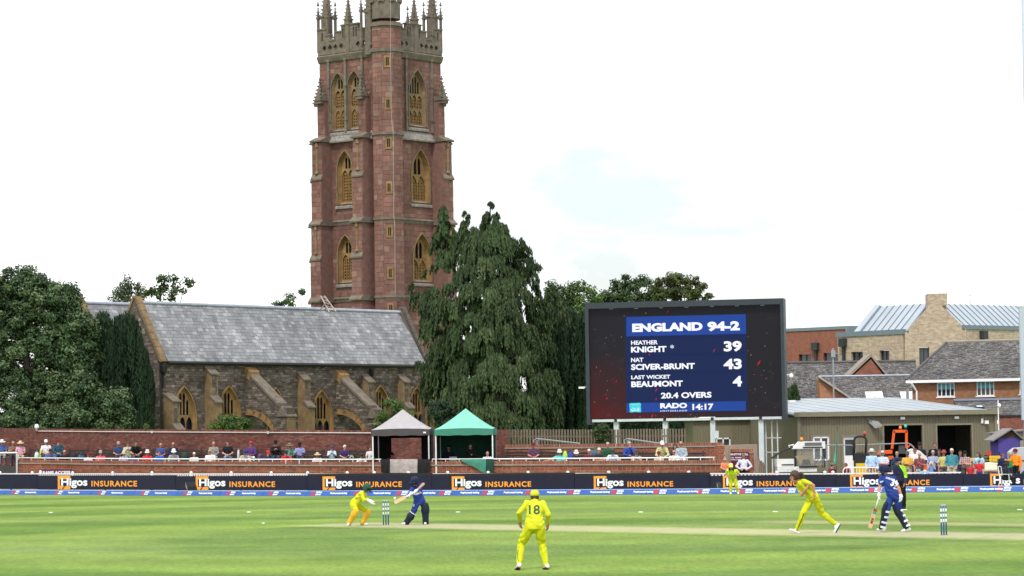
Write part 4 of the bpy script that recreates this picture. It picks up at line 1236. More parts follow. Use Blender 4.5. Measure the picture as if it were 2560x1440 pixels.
drape(1150, 1214, 1150, 1184, greenv, 'hanging_sheet', 'thin green sheet hanging slantwise over the wall below the green gazebo')
drape(1212, 1233, 1181, 1180, greend, 'hanging_sheet', 'dark green strip hanging straight over the wall below the green gazebo')
t, c, d, nr, hw, ze, zf = gazebo(1087, 1241, 1021, 1073, 1088, (greenc, greenv, greend, gal), 'green peaked gazebo with dark green back wall on the terrace', O_WALL + .5, floorF(1160))
pl = Pl(c - d * hw * .97 - nr * hw * .97, d); hb = ze - .1
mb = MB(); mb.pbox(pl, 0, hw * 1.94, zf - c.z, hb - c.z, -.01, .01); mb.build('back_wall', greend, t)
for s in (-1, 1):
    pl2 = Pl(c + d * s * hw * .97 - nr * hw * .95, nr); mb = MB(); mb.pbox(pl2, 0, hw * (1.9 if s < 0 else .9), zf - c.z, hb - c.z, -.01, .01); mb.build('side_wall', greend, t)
# table, laptop, chair in the green gazebo
tp = c - nr * .1 - d * .62
t = thing('folding_table', 'small folding table with a laptop inside the green gazebo', 'table', tp)
MB().box(tp + up * .72, (1.0, .6, .035), (d, nr, up)).build('table_top', darkwood, t)
for sx in (-1, 1):
    for sy in (-1, 1): MB().tube([tp + d * sx * .45 + nr * sy * .25, tp + d * sx * .4 + nr * sy * .25 + up * .7], .014, 6).build('leg', gal, t)
t = thing('laptop', 'silver laptop open on the table in the green gazebo', 'laptop', tp + up * .74)
silver = mat('laptop silver', (.55, .57, .58), .4, .05)
MB().box(tp + up * .748 - nr * .02, (.36, .24, .016), (d, nr, up)).build('keyboard_base', silver, t)
lu = (up * .97 + nr * .24).normalized()
MB().box(tp + nr * .12 + up * .87, (.36, .012, .24), (d, lu.cross(d), lu)).build('screen', silver, t)

# ------------------------------------------------------------------ scoreboard
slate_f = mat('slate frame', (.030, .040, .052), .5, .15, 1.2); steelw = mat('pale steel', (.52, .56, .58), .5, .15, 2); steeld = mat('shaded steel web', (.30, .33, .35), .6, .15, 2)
def emi(name, c, s=1.0):
    m, nt, b = newmat(name); b.inputs['Base Color'].default_value = (.006, .006, .006, 1); b.inputs['Roughness'].default_value = .7; b.inputs['Specular IOR Level'].default_value = .08
    b.inputs['Emission Color'].default_value = (*c, 1); b.inputs['Emission Strength'].default_value = s
    return m
be = R(11)
SO = W(1464, 1062, 148.5)
SB = Pl(SO, (math.cos(be), -math.sin(be), 0))
BD = thing('scoreboard', 'large electronic cricket scoreboard in a dark frame on steel legs', 'scoreboard', (SO.x, SO.y, 0))
def sq(px, py): return SB.hit(px, py)
xl, xr = sq(1464, 900)[0], sq(1961.5, 900)[0]
yt_, yb_ = sq(1464, 757.5)[1], 0.0
sxl, sxr = sq(1473, 900)[0], sq(1953, 900)[0]
syt, syb = sq(1473, 772)[1], sq(1473, 1047)[1]
DEP = 1.25
for a, b, c_, d_, nm in ((xl, sxl, yb_, yt_, 'frame_side'), (sxr, xr, yb_, yt_, 'frame_side'), (sxl, sxr, syt, yt_, 'frame_top')):
    MB().pbox(SB, a, b, c_, d_, -DEP, 0).build(nm, slate_f, BD)
MB().pbox(SB, sxl, sxr, syb, syt, -DEP, -.35).build('cabinet', bblack, BD)
scm, nt, b_ = newmat('screen picture')
pos = N(nt, 'NewGeometry').outputs['Position']
def axv(d_, o_):
    v = N(nt, 'VectorMath', operation='SUBTRACT'); nt.links.new(pos, v.inputs[0]); v.inputs[1].default_value = o_
    n_ = N(nt, 'VectorMath', operation='DOT_PRODUCT'); nt.links.new(v.outputs[0], n_.inputs[0]); n_.inputs[1].default_value = d_; return n_.outputs['Value']
uu, vv = axv(SB.U, SB.O), axv(SB.V, SB.O)
glow = math_(nt, 'MULTIPLY', maprange(nt, uu, sxl, sxl + 5.5, 1, 0), maprange(nt, vv, syb, syb + 3.6, 1, 0))
low = math_(nt, 'MULTIPLY', maprange(nt, vv, syb, syb + .8, 1, 0), .35)
f = math_(nt, 'MULTIPLY', math_(nt, 'ADD', glow, math_(nt, 'MULTIPLY', low, maprange(nt, uu, sxl, sxr, 1, .2))), maprange(nt, noise(nt, .8, 4, .6), .3, .7, .7, 1.2))
c_ = mixc(nt, f, (.0125, .0125, .0165), (.075, .008, .008))
c_ = mixc(nt, maprange(nt, noise(nt, .9, 5, .7, stretch=(1, 1, 1.7)), .56, .8, 0, .35), c_, (.05, .045, .055))
b_.inputs['Base Color'].default_value = (.006, .006, .007, 1); b_.inputs['Roughness'].default_value = .7; b_.inputs['Specular IOR Level'].default_value = .1
nt.links.new(c_, b_.inputs['Emission Color']); b_.inputs['Emission Strength'].default_value = 1.0
MB().pbox(SB, sxl, sxr, syb, syt, -.35, -.30).build('screen', scm, BD)
sn = -.297
e_hdr, e_pan, e_row, e_txt, e_cy = emi('screen blue band', (.0125, .055, .30)), emi('screen navy', (.006, .016, .078)), emi('screen navy line', (.005, .014, .07)), emi('screen white', (.92, .95, 1.0)), emi('screen cyan', (.05, .62, .72))
def zb4(x, y): return 1450 + x / 4, 740 + y / 4
def spanel(x0, y0, x1, y1, m_, n_, nm):
    a, c1 = sq(*zb4(x0, y1)); b, d1 = sq(*zb4(x1, y0)); MB().pbox(SB, a, b, c1, d1, n_, n_ + .003).build(nm, m_, BD)
spanel(457, 180, 1651, 1166, e_pan, sn, 'score_panel')
spanel(457, 180, 1651, 402, e_hdr, sn + .004, 'header_band'); spanel(457, 1050, 1651, 1166, e_hdr, sn + .004, 'footer_band')
for y in (404, 578, 758): spanel(457, y, 1651, y + 7, e_row, sn + .004, 'row_line')
def stext(body, x0, y0, x1, y1, bold=.035, sp=1.0, m_=None):
    a, c1 = sq(*zb4(x0, y1)); b, d1 = sq(*zb4(x1, y0)); mb = MB(); text_fit(mb, body, SB, a, b, c1, d1, sn + .012, bold=bold, spacing=sp); mb.build('lettering', m_ or e_txt, BD)
stext('ENGLAND', 515, 258, 1218, 360, .055); stext('94-2', 1268, 248, 1590, 352, .055)
stext('HEATHER', 503, 440, 770, 487, .03); stext('KNIGHT', 503, 498, 857, 565, .04); stext('*', 895, 486, 932, 525, .008); stext('39', 1432, 447, 1610, 556, .04)
stext('NAT', 503, 615, 625, 660, .03); stext('SCIVER-BRUNT', 503, 668, 1140, 740, .04); stext('43', 1430, 624, 1610, 733, .04)
stext('LAST WICKET', 505, 786, 895, 832, .03); stext('BEAUMONT', 505, 843, 1020, 912, .04); stext('4', 1522, 798, 1612, 905, .04)
stext('20.4 OVERS', 803, 957, 1308, 1025, .035); stext('RADO', 795, 1067, 1063, 1125, .05); stext('SWITZERLAND', 795, 1138, 1063, 1157, .01, 1.35); stext('14:17', 1118, 1075, 1327, 1140, .035)
a, c1 = sq(*zb4(485, 1165)); b, d1 = sq(*zb4(603, 1067)); w_, h_ = b - a, d1 - c1
mb = MB(); addplate(mb, SB, [(a + w_ * .1, c1), (a + w_ * .5, c1 + h_ * .05), (b - w_ * .08, c1), (b, c1 + h_ * .12), (b - w_ * .03, c1 + h_ * .6), (b, d1 - h_ * .1), (b - w_ * .1, d1), (a + w_ * .1, d1 - h_ * .02), (a, d1 - h_ * .12), (a + w_ * .04, c1 + h_ * .4), (a + w_ * .02, c1 + h_ * .1)], [], .003, sn + .012); mb.build('series_badge', e_cy, BD)
stext('ODI', 503, 1115, 583, 1152, .05); stext('ONE DAY', 503, 1078, 590, 1096, .03, m_=emi('badge yellow', (.5, .8, .25)))
for k in range(7):
    u = sxl + (sxr - sxl) * (k + .9) / 7.6; MB().pbox(SB, u - .1, u + .1, syt - .05, syt - .003, -.34, -.1).build('lamp_hook', steeld, BD)
# sparks drawn on the screen
em_s = [emi('spark red', (.42, .012, .01)), emi('spark orange', (.5, .12, .05)), emi('spark white', (.45, .3, .25))]
sr = random.Random(3)
sp_ = [[], [], []]
def spark(x, y, l, w, k, a=1.05):
    u, v = sq(*zb4(x, y)); ca, sa = math.cos(a), math.sin(a); s = .0052
    sp_[k].append([(u + (ca * dx * l - sa * dy * w) * s, v + (sa * dx * l + ca * dy * w) * s) for dx, dy in ((-1, 0), (0, -1), (1, 0), (0, 1))])
for x, y, l, w, k in ((650, 170, 8, 6, 1), (870, 156, 13, 5, 0), (433, 195, 7, 4, 1), (685, 585, 14, 6, 0), (1783, 668, 34, 9, 0), (260, 1024, 14, 9, 0), (715, 1198, 22, 10, 0), (755, 1032, 15, 6, 0), (755, 940, 22, 7, 0), (1703, 588, 6, 5, 2), (1145, 1208, 8, 5, 1), (252, 415, 6, 4, 1), (355, 853, 14, 5, 0), (1335, 545, 22, 6, 0), (1810, 790, 6, 4, 0), (195, 750, 16, 5, 0), (150, 705, 8, 4, 0), (592, 1206, 8, 5, 1)):
    spark(x, y, l, w, k)
for _ in range(70):
    x = sr.choice((sr.gauss(900, 220), sr.uniform(110, 440), sr.uniform(1660, 1990))); y = sr.gauss(1195, 10) if 457 < x < 1650 else sr.uniform(300, 1200)
    if y < 1170 and 450 < x < 1660: continue
    spark(x, min(y, 1218), sr.uniform(2, 8), sr.uniform(1.5, 4), sr.choice((0, 0, 1, 1, 2)), sr.uniform(.6, 1.5))
for k in range(3):
    mb = MB()
    for q in sp_[k]: mb.add([SB.p(u, v, sn + .014) for u, v in q], [(0, 1, 2, 3)])
    mb.build('spark_picture', em_s[k], BD, kind='stuff')
# beams and legs
by0, by1 = sq(1475, 1055.5)[1], sq(1475, 1049)[1]
legs = [1539, 1662, 1781, 1902]
bu = [sxl + .02] + [sq(x, 1052)[0] for x in legs] + [sxr - .02]
for a, b in zip(bu, bu[1:]): MB().pbox(SB, a + .04, b - .04, by0, by1, -.5, -.22).build('bottom_beam', steelw, BD)
for i, x in enumerate(legs):
    u = sq(x - 1.5, 1052)[0]; zg = -SO.z
    lg = MB().pbox(SB, u - .13, u + .13, zg, by0, -.36, -.33).build('leg', steelw, BD)
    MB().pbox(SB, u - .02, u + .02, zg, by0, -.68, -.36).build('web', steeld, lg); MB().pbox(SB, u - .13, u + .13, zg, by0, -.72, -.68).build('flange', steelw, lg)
    MB().pbox(SB, u - .07, u + .07, by0, by1 + .02, -.21, -.17).build('bracket', bblack, BD)
u = sq(1786, 1080)[0]; MB().pbox(SB, u - .02, u + .2, sq(1786, 1096)[1], sq(1786, 1077)[1], -.3, -.12).build('control_box', steelw, BD)
for x in (1911, 1926, 1940): MB().pbox(SB, sq(x, 1080)[0] - .03, sq(x, 1080)[0] + .03, -SO.z, by0, -.8, -.74).build('ladder_post', steelw, BD)
for y in (1094, 1130): MB().pbox(SB, sq(1911, y)[0], sq(1950, y)[0], sq(1911, y)[1] - .04, sq(1911, y)[1], -.8, -.74).build('ladder_rung', steelw, BD)
# cameras on the frame sides
for px, py, s in ((1458, 969, -1), (1974, 938, 1), (1976, 1003, 1)):
    u, v = sq(px, py); mb = MB(); 
    mb.bar(SB.p(u - s * .16, v + .03, -.1), SB.p(u, v + .03, -.1), .03, .03)
    if py == 938: mb.ell(SB.p(u + .08, v - .04, -.1), (.11, .11, .14), None, 10, 7)
    else: mb.box(SB.p(u + s * .1, v, -.1), (.32, .1, .1))
    mb.build('camera', white_paint, BD)
# ================================================================== shed and houses on the right
olive = mat('olive steel cladding', (.185, .165, .108), .6, .12, .8, stretch=(1, 1, .15)); olive_d = mat('olive trim', (.21, .19, .13), .55, .1); shedroof = mat('pale sheet roof', (.31, .35, .375), .5, .12, .6)
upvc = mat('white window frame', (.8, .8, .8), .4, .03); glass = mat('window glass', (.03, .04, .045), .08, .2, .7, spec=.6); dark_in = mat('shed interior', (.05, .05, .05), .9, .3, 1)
Ys = 150.0
A = W(1994, yh(1994), Ys); A.z = 0; B = W(2490, yh(2490), Ys + 2.2); B.z = 0
SP = Pl(A, B - A); SL = (B - A).length
SH = thing('machinery_shed', 'long olive-green corrugated steel shed with two open doorways', 'shed', A)
zt = SP.hit(1994, 1041)[1]
def box_of(pl, x0, y0, x1, y1, ground=False):
    a, c = pl.hit(x0, y1); b, d = pl.hit(x1, y0); return a, b, (0.0 if ground else c), d
d1 = box_of(SP, 2212, 1062.5, 2305, 1180, True); d2 = box_of(SP, 2345, 1062, 2428, 1180, True); wn = box_of(SP, 2033, 1091, 2072, 1152); dr = box_of(SP, 2110, 1091.5, 2138, 1180, True)
rect = lambda q: [(q[0], q[2]), (q[1], q[2]), (q[1], q[3]), (q[0], q[3])]
mb = MB(); addplate(mb, SP, [(0, 0), (SL, 0), (SL, zt), (0, zt)], [[(x, max(y, .001)) for x, y in rect(q)] for q in (d1, d2, wn, dr)], .15, 0); mb.build('wall', olive, SH)
mb = MB(); u = .06
while u < SL - .04:
    cuts = sorted([(q[2], q[3]) for q in (d1, d2, wn, dr) if q[0] - .12 < u < q[1] + .12]); v = .02
    for c0, c1 in cuts + [(zt - .01, zt)]:
        if c0 - .1 > v: mb.prism([SP.p(u - .035, v, .002), SP.p(u + .035, v, .002), SP.p(u + .02, v, .032), SP.p(u - .02, v, .032)], Vector((0, 0, (c0 - .12 if c0 < zt - .05 else c0) - v)))
        v = c1 + .12
    u += .155
mb.build('cladding_ribs', olive, SH, kind='stuff')
for q in (d1, d2, wn, dr):
    for a, b, c, d in ((q[0] - .1, q[0], q[2], q[3] + .1), (q[1], q[1] + .1, q[2], q[3] + .1), (q[0], q[1], q[3], q[3] + .1)): MB().pbox(SP, a, b, c, d, 0, .045).build('opening_trim', olive_d, SH)
D_ = 17.0
mb = MB(); mb.pbox(SP, 0, .15, 0, zt, -D_, -.15); mb.build('wall', olive, SH); mb = MB(); mb.pbox(SP, SL - .15, SL, 0, zt, -D_, -.15); mb.build('wall', olive, SH)
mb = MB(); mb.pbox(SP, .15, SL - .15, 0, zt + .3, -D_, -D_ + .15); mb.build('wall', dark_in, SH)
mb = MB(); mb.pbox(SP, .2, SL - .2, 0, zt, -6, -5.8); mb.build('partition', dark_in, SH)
zr_ = W(2370, 996, Ys + 2 + D_).z
ro = Pl(SP.p(-.25, zt + .03, .25), SP.U, -SP.N * (D_ + .25) + Vector((0, 0, zr_ - zt))); RLs = ((D_ + .25) ** 2 + (zr_ - zt) ** 2) ** .5
rfo = MB().pbox(ro, 0, SL + .5, 0, RLs, .0, .08).build('roof', shedroof, SH)
mb = MB(); u = .3
while u < SL + .4: mb.pbox(ro, u - .03, u + .03, .02, RLs, .081, .095); u += 1.0
mb.build('roof_seam', shedroof, rfo, kind='stuff')
MB().pbox(SP, -.25, SL + .25, zt - .03, zt + .22, .26, .31).build('fascia', olive_d, SH)
for px in (1994, 2487):
    u = SP.hit(px, 1100)[0]; MB().pbox(SP, u - .02, u + .16, 0, zt - .03, .04, .1).build('corner_trim', olive_d, SH)
# window and door
win = MB().pbox(SP, wn[0], wn[1], wn[2], wn[3], -.11, -.09).build('window', glass, SH)
for a, b, c, d in ((wn[0], wn[0] + .09, wn[2], wn[3]), (wn[1] - .09, wn[1], wn[2], wn[3]), (wn[0], wn[1], wn[2], wn[2] + .09), (wn[0], wn[1], wn[3] - .09, wn[3]), ((wn[0] + wn[1]) / 2 - .05, (wn[0] + wn[1]) / 2 + .05, wn[2], wn[3])): MB().pbox(SP, a + .002, b - .002, c + .002, d - .002, -.08, .03).build('frame', upvc, win)
MB().pbox(SP, wn[0] + .1, (wn[0] + wn[1]) / 2 - .06, wn[3] - .4, wn[3] - .12, -.088, -.075).build('poster', mat('poster', (.5, .3, .35), .7, .4, 8), win)
dd = MB().pbox(SP, dr[0], dr[1], 0.02, dr[3], -.1, -.04).build('door', upvc, SH)
MB().pbox(SP, dr[0] + .1, dr[1] - .1, dr[3] - 1.0, dr[3] - .15, -.038, -.03).build('pane', glass, dd); MB().pbox(SP, dr[1] - .13, dr[1] - .09, .95, 1.15, -.03, .0).build('handle', galv, dd)
for px, py in ((2255, 1045.5), (2390, 1044)):
    u, v = SP.hit(px, py); MB().pbox(SP, u - .12, u + .12, v - .07, v + .07, .03, .14).build('bulkhead_light', white_paint, SH)
u, v = SP.hit(2456, 1053); mb = MB(); mb.pbox(SP, u - .1, u + .02, v - .12, v + .14, .03, .1); mb.box(SP.p(u + .16, v - .06, .2), (.2, .25, .18)); mb.build('security_camera', white_paint, SH)
u, v = SP.hit(2178, 1062); mb = MB(); mb.prism([SP.p(u - .2, v + .16, .1), SP.p(u + .2, v + .08, .3), SP.p(u + .36, v - .14, .5), SP.p(u + .08, v - .2, .45)], SP.U * .1 + Vector((0, 0, .1))); mb.bar(SP.p(u - .25, v + .35, .02), SP.p(u - .05, v + .2, .2), .08, .08); mb.build('floodlight', mat('floodlight grey', (.2, .2, .2), .6, .2), SH)
# wing set back behind the scoreboard legs
A = W(1733, yh(1733), 159.0); A.z = 0; B = W(1994, yh(1994), 159.0); B.z = 0
WP = Pl(A, B - A); WL = (B - A).length; zw = WP.hit(1733, 1050)[1]
WG = thing('shed_wing', 'lower olive steel wing of the shed behind the scoreboard legs', 'shed', A)
w2 = box_of(WP, 1790, 1094, 1826, 1123)
mb = MB(); addplate(mb, WP, [(0, 0), (WL, 0), (WL, zw), (0, zw)], [rect(w2)], .15, 0); mb.build('wall', olive, WG)
mb = MB(); u = .06
while u < WL:
    if not (w2[0] - .1 < u < w2[1] + .1): mb.prism([WP.p(u - .035, .02, .002), WP.p(u + .035, .02, .002), WP.p(u + .02, .02, .032), WP.p(u - .02, .02, .032)], Vector((0, 0, zw - .03)))
    u += .155
mb.build('cladding_ribs', olive, WG, kind='stuff')
win = MB().pbox(WP, w2[0], w2[1], w2[2], w2[3], -.1, -.08).build('window', glass, WG)
for a, b, c, d in ((w2[0], w2[0] + .08, w2[2], w2[3]), (w2[1] - .08, w2[1], w2[2], w2[3]), (w2[0], w2[1], w2[2], w2[2] + .08), (w2[0], w2[1], w2[3] - .08, w2[3]), ((w2[0] + w2[1]) / 2 - .04, (w2[0] + w2[1]) / 2 + .04, w2[2], w2[3])): MB().pbox(WP, a + .002, b - .002, c + .002, d - .002, -.07, .03).build('frame', upvc, win)
mb = MB(); mb.pbox(WP, 0, .15, 0, zw, -8, -.15); mb.build('wall', olive, WG); MB().pbox(WP, -.2, WL + .2, zw + .01, zw + .12, -8, .25).build('roof', shedroof, WG)

# ---- far houses
def brickwall(name, c1, c2, mort, bw_=.225, bh=.075):
    m, nt, b = newmat(name)
    tcn = N(nt, 'TexCoord'); br = N(nt, 'TexBrick'); mpn = N(nt, 'Mapping')
    nt.links.new(tcn.outputs['UV'], br.inputs['Vector'])
    br.inputs['Color1'].default_value = (*c1, 1); br.inputs['Color2'].default_value = (*c2, 1); br.inputs['Mortar'].default_value = (*mort, 1)
    br.inputs['Scale'].default_value = 1.0; br.inputs['Brick Width'].default_value = bw_; br.inputs['Row Height'].default_value = bh; br.inputs['Mortar Size'].default_value = .009; br.inputs['Bias'].default_value = 0
    col = scalec(nt, br.outputs['Color'], maprange(nt, noise(nt, 3.2, 5, .75), .25, .75, .68, 1.32))
    nt.links.new(col, b.inputs['Base Color']); b.inputs['Roughness'].default_value = .9
    return m
def face_uv(o, pl):
    me = o.data; uv = me.uv_layers.new(name='UVMap'); base = wloc(o)
    for p in me.polygons:
        for li in p.loop_indices:
            q = me.vertices[me.loops[li].vertex_index].co + base - pl.O
            uv.data[li].uv = (q.dot(pl.U) + q.dot(pl.N), q.dot(pl.V))
bbuff = brickwall('buff brickwork', (.47, .365, .27), (.31, .235, .18), (.44, .37, .30), .3, .1); bred = brickwall('red brickwork', (.25, .075, .045), (.19, .055, .035), (.24, .13, .1)); bbrown = brickwall('brown brickwork', (.29, .125, .055), (.21, .088, .042), (.25, .15, .095))
zinc = mat('zinc roof', (.35, .40, .45), .45, .1, .5, spec=.5); zincd = mat('zinc edge', (.15, .19, .22), .5, .1); pv = mat('charcoal metal', (.03, .035, .04), .5, .1)
tile = blockmat('old roof tile', [(0, (.075, .072, .075)), (.35, (.105, .10, .10)), (.7, (.13, .124, .122)), (1, (.175, .168, .158))], .9, .3, 3, .01, 20, .28, .5)
tile_bed = mat('roof tile bed', (.05, .048, .05), .95, .2)
def window_in(parent, pl, x0, y0, x1, y1, frame=pv, bars=1, blind=None, sill=False, n=-.25):
    a, b, c, d = box_of(pl, x0, y0, x1, y1)
    w_ = MB().pbox(pl, a, b, c, d, n - .03, n).build('window', glass, parent); f = .05
    for q in [(a, a + f, c, d), (b - f, b, c, d), (a + f, b - f, c, c + f), (a + f, b - f, d - f, d)] + [(a + (b - a) * k / (bars + 1) - f * .5, a + (b - a) * k / (bars + 1) + f * .5, c + f, d - f) for k in range(1, bars + 1)]:
        MB().pbox(pl, *q, n + .002, n + .07).build('frame', frame, w_)
    if blind: MB().pbox(pl, a + f, b - f, c + (d - c) * .52, d - f, n + .004, n + .02).build('blind', blind, w_)
    if sill: MB().pbox(pl, a - .06, b + .06, c - .07, c - .01, n, .06).build('sill', frame, w_)
    return (a, b, c, d)
def pbw(name, pl, outer, holes, th, m, parent):
    mb = MB(); addplate(mb, pl, outer, holes, th, 0); o = mb.build(name, m, parent); face_uv(o, pl); return o
# buff building: gable in the middle, a wing receding to each side
Yb = 200.0
gA = W(2262, yh(2262), Yb); gA.z = 0; gB = W(2415, yh(2415), Yb); gB.z = 0
GP = Pl(gA, gB - gA)
BF = thing('buff_brick_building', 'modern buff brick building with zinc roofs and a square chimney', 'building', gA)
gz = lambda x, y: GP.hit(x, y)
wq = box_of(GP, 2299, 868, 2323, 916)
out_ = [(0, 0), (gz(2415, 900)[0], 0), gz(2415, 823), gz(2354, 764), gz(2368, 763), gz(2368, 733), gz(2320, 734), gz(2320, 770), gz(2262, 832)]
pbw('gable_wall', GP, out_, [rect(wq)], .5, bbuff, BF)
window_in(BF, GP, 2300, 869, 2322, 915)
cw_ = gz(2368, 740)[0] - gz(2320, 740)[0]
o = MB().pbox(GP, gz(2320, 740)[0] + .002, gz(2368, 740)[0] - .002, gz(2320, 775)[1], gz(2320, 734.5)[1], -1.4, -.5).build('chimney', bbuff, BF); face_uv(o, GP)
LWd = Vector((-math.cos(R(48)), math.sin(R(48)), 0)); RWd = Vector((math.cos(R(40)), math.sin(R(40)), 0))
ll = -Pl(gA, -LWd).hit(2095, 900)[0]
LW_ = Pl(gA + LWd * ll, -LWd)
zle = LW_.hit(2095, 843)[1]
wl = [box_of(LW_, 2128, 879, 2157, 904), box_of(LW_, 2199, 875, 2223, 906)]
pbw('wall', LW_, [(0, 0), (ll, 0), (ll, zle), (0, zle)], [rect(q) for q in wl], .5, bbuff, BF)
window_in(BF, LW_, 2129, 879.5, 2156.5, 903.5); window_in(BF, LW_, 2200, 876, 2222, 905.5)
RWp = Pl(gB, RWd); rl = 16.0; zre = RWp.hit(2415, 823)[1]
pbw('wall', RWp, [(0, 0), (rl, 0), (rl, zre), (0, zre)], [], .5, bbuff, BF)
MB().pbox(LW_, -.1, ll + .1, zle, zle + .35, -.6, .08).build('parapet_cap', zincd, BF); MB().pbox(RWp, -.1, rl, zre, zre + .3, -.6, .08).build('parapet_cap', zincd, BF)
def zroof(pl, L, ze, run, rise, x0, x1, name='roof'):
    rp_ = Pl(pl.p(x0, ze + .2, -.2), pl.U, -pl.N * run + Vector((0, 0, rise))); H = (run ** 2 + rise ** 2) ** .5
    MB().pbox(rp_, -.01, x1 - x0, 0, H, -.15, 0).build(name, zincd, BF)
    w = .62; k = 0
    while k * w < x1 - x0 - .1:
        a, b = k * w, min((k + 1) * w, x1 - x0)
        pn_ = MB().pbox(rp_, a + .03, b - .03, .02, H, .001, .02).build('roof_panel', zinc, BF)
        MB().pbox(rp_, a - .025, a + .025, .0, H, .001, .07).build('seam', zincd, pn_); k += 1
    return rp_, H
q_, H_ = zroof(LW_, ll, zle, 2.4, W(2205, 768, Yb + 6).z - zle - .2, LW_.hit(2147, 838)[0], ll + .3)
zroof(RWp, rl, zre, 2.1, W(2370, 760, Yb + 2).z - zre - .2, -.2, rl)
MB().pbox(q_, -.55, -.05, -.2, H_, -.4, .18).build('verge', zinc, BF)
pb_ = W(2132, 829, Yb + 7.6); MB().box(pb_, (.95, .9, .6)).build('roof_plant_box', zincd, BF)
for pl, px, y0_, y1_ in ((LW_, 2111, 848, 905), (RWp, 2454, 829, 860)):
    u, v1 = pl.hit(px, y0_); v0 = pl.hit(px, y1_)[1]; dp = MB().pbox(pl, u - .1, u + .1, v0, v1, .02, .2).build('downpipe', pv, BF); MB().pbox(pl, u - .26, u + .26, v1 - .55, v1 + .05, .02, .4).build('hopper', pv, dp)
# aerial on the roof
t = thing('roof_aerial', 'thin aerial standing on the zinc roof', 'aerial', W(2426, 766, 208)); MB().tube([W(2426, 768, 208), W(2425, 737, 208)], .03, 5).build('mast', galv, t); MB().tube([W(2422, 738, 208), W(2429, 737, 208)], .025, 5).build('crossbar', galv, t)
# red brick block
rA = W(2132, yh(2132), 222); rA.z = 0; rd = Vector((-math.cos(R(40)), math.sin(R(40)), 0)); rl2 = -Pl(rA, -rd).hit(1955, 900)[0]
RP2 = Pl(rA + rd * rl2, -rd); zr2 = RP2.hit(2110, 823)[1]
RBk = thing('red_brick_block', 'flat-roofed red brick block beside the buff brick building', 'building', RP2.O)
ws = [(1997, 885, 2028, 908), (2059, 881, 2100, 906)]
pbw('wall', RP2, [(0, 0), (rl2, 0), (rl2, zr2), (0, zr2)], [rect(box_of(RP2, *q)) for q in ws], .5, bred, RBk)
for q in ws: window_in(RBk, RP2, q[0] + .5, q[1] + .5, q[2] - .5, q[3] - .5)
MB().pbox(RP2, -.1, rl2 + .1, zr2, zr2 + .25, -7, .08).build('roof_cap', zincd, RBk)
u, v1 = RP2.hit(2041, 857); dp = MB().pbox(RP2, u - .1, u + .1, 4, v1, .02, .2).build('downpipe', pv, RBk); MB().pbox(RP2, u - .28, u + .28, v1 - .6, v1, .02, .4).build('hopper', pv, RBk)
# old tiled roofs in the middle
def tiled(parent, pl, L, H, inside=None, gx=.26, gy=.21, name='roof', bedout=None, tops=0):
    mb = MB()
    if bedout: addplate(mb, pl, bedout, [], .1, 0)
    else: mb.pbox(pl, 0, L, 0, H, -.1, 0)
    o = mb.build(name, tile_bed, parent)
    emit([(pl, q) for q in rects(0, L, 0, H, gy, gx, .02, inside, .05, .06)], o, tile, 'roof_tile', .05, tops, 'roof_tiles', .75)
    return o
Ym = 182.0
a_ = W(1950, yh(1950), Ym); b_ = W(2310, yh(2310), Ym + 1); a_.z = W(1950, 1010, Ym).z; b_.z = a_.z
MH = thing('old_tiled_house', 'old house with a mossy tiled roof and a small brick gable', 'house', (a_.x, a_.y, 0))
ridge_z = W(2000, 908, Ym + 3.2).z
mp_ = Pl(a_, Vector((b_.x - a_.x, b_.y - a_.y, 0)), Vector((0, 3.2, ridge_z - a_.z))); LmA = (b_ - a_).length; HmA = (3.2 ** 2 + (ridge_z - a_.z) ** 2) ** .5
tiled(MH, mp_, LmA, HmA, None, .2, .135)
MB().tube([mp_.p(0, HmA, .03), mp_.p(LmA, HmA, .03)], .12, 6).build('ridge', tile, MH)
fp = Pl((a_.x, a_.y + .2, 0), mp_.U); o = MB().pbox(fp, 0, LmA, 0, a_.z - .05, -3, 0).build('wall', bbrown, MH); face_uv(o, fp)
ga, gb, gc = W(2118, 943, Ym - .3), W(2222, 943, Ym - .3), W(2178, 891, Ym - .3)
gp = Pl(ga, gb - ga); L = (gb - ga).length; hc = gc.z - ga.z; uc = (gc - ga).dot(gp.U)
o = MB().prism([gp.p(0.25, -.6), gp.p(L - .25, -.6), gp.p(L - .25, 0), gp.p(uc, hc - .15), gp.p(.25, 0)], -gp.N * 3).build('gable', bred, MH); face_uv(o, gp)
for e0, e1 in (((0, -.1), (uc, hc)), ((L, -.1), (uc, hc))):
    p, q = gp.p(*e0, .1), gp.p(*e1, .1); mb = MB(); mb.prism([p, q, q + Vector((0, 0, .2)), p + Vector((0, 0, .2))], -gp.N * 3.2); mb.build('gable_coping', concrete, MH)
# lower roof with brick end
Yl = 176.0
a_, b_ = W(2058, 1000, Yl), W(2290, 1000, Yl); zr3 = W(2065, 944, Yl + 2.4).z
LH = thing('lower_tiled_roof', 'low slate roof with two roof lights behind the shed', 'house', (a_.x, a_.y, 0))
lp = Pl(a_, Vector((b_.x - a_.x, 0, 0)), Vector((0, 2.4, zr3 - a_.z))); Ll = (b_ - a_).length; Hl = (2.4 ** 2 + (zr3 - a_.z) ** 2) ** .5
off_ = 1.75
ins = lambda u, v: u < off_ * (1 - v / Hl)
tiled(LH, lp, Ll, Hl, ins, .2, .135, bedout=[(off_, 0), (Ll, 0), (Ll, Hl), (0, Hl)])
fp = Pl((a_.x, a_.y + .3, 0), (1, 0, 0)); o = MB().prism([fp.p(0, 3), fp.p(off_ + .1, 3), fp.p(off_ + .1, a_.z), fp.p(.02, zr3 - .1, -2.3)], Vector((0, 2.0, 0))).build('end_wall', bbrown, LH); face_uv(o, fp)
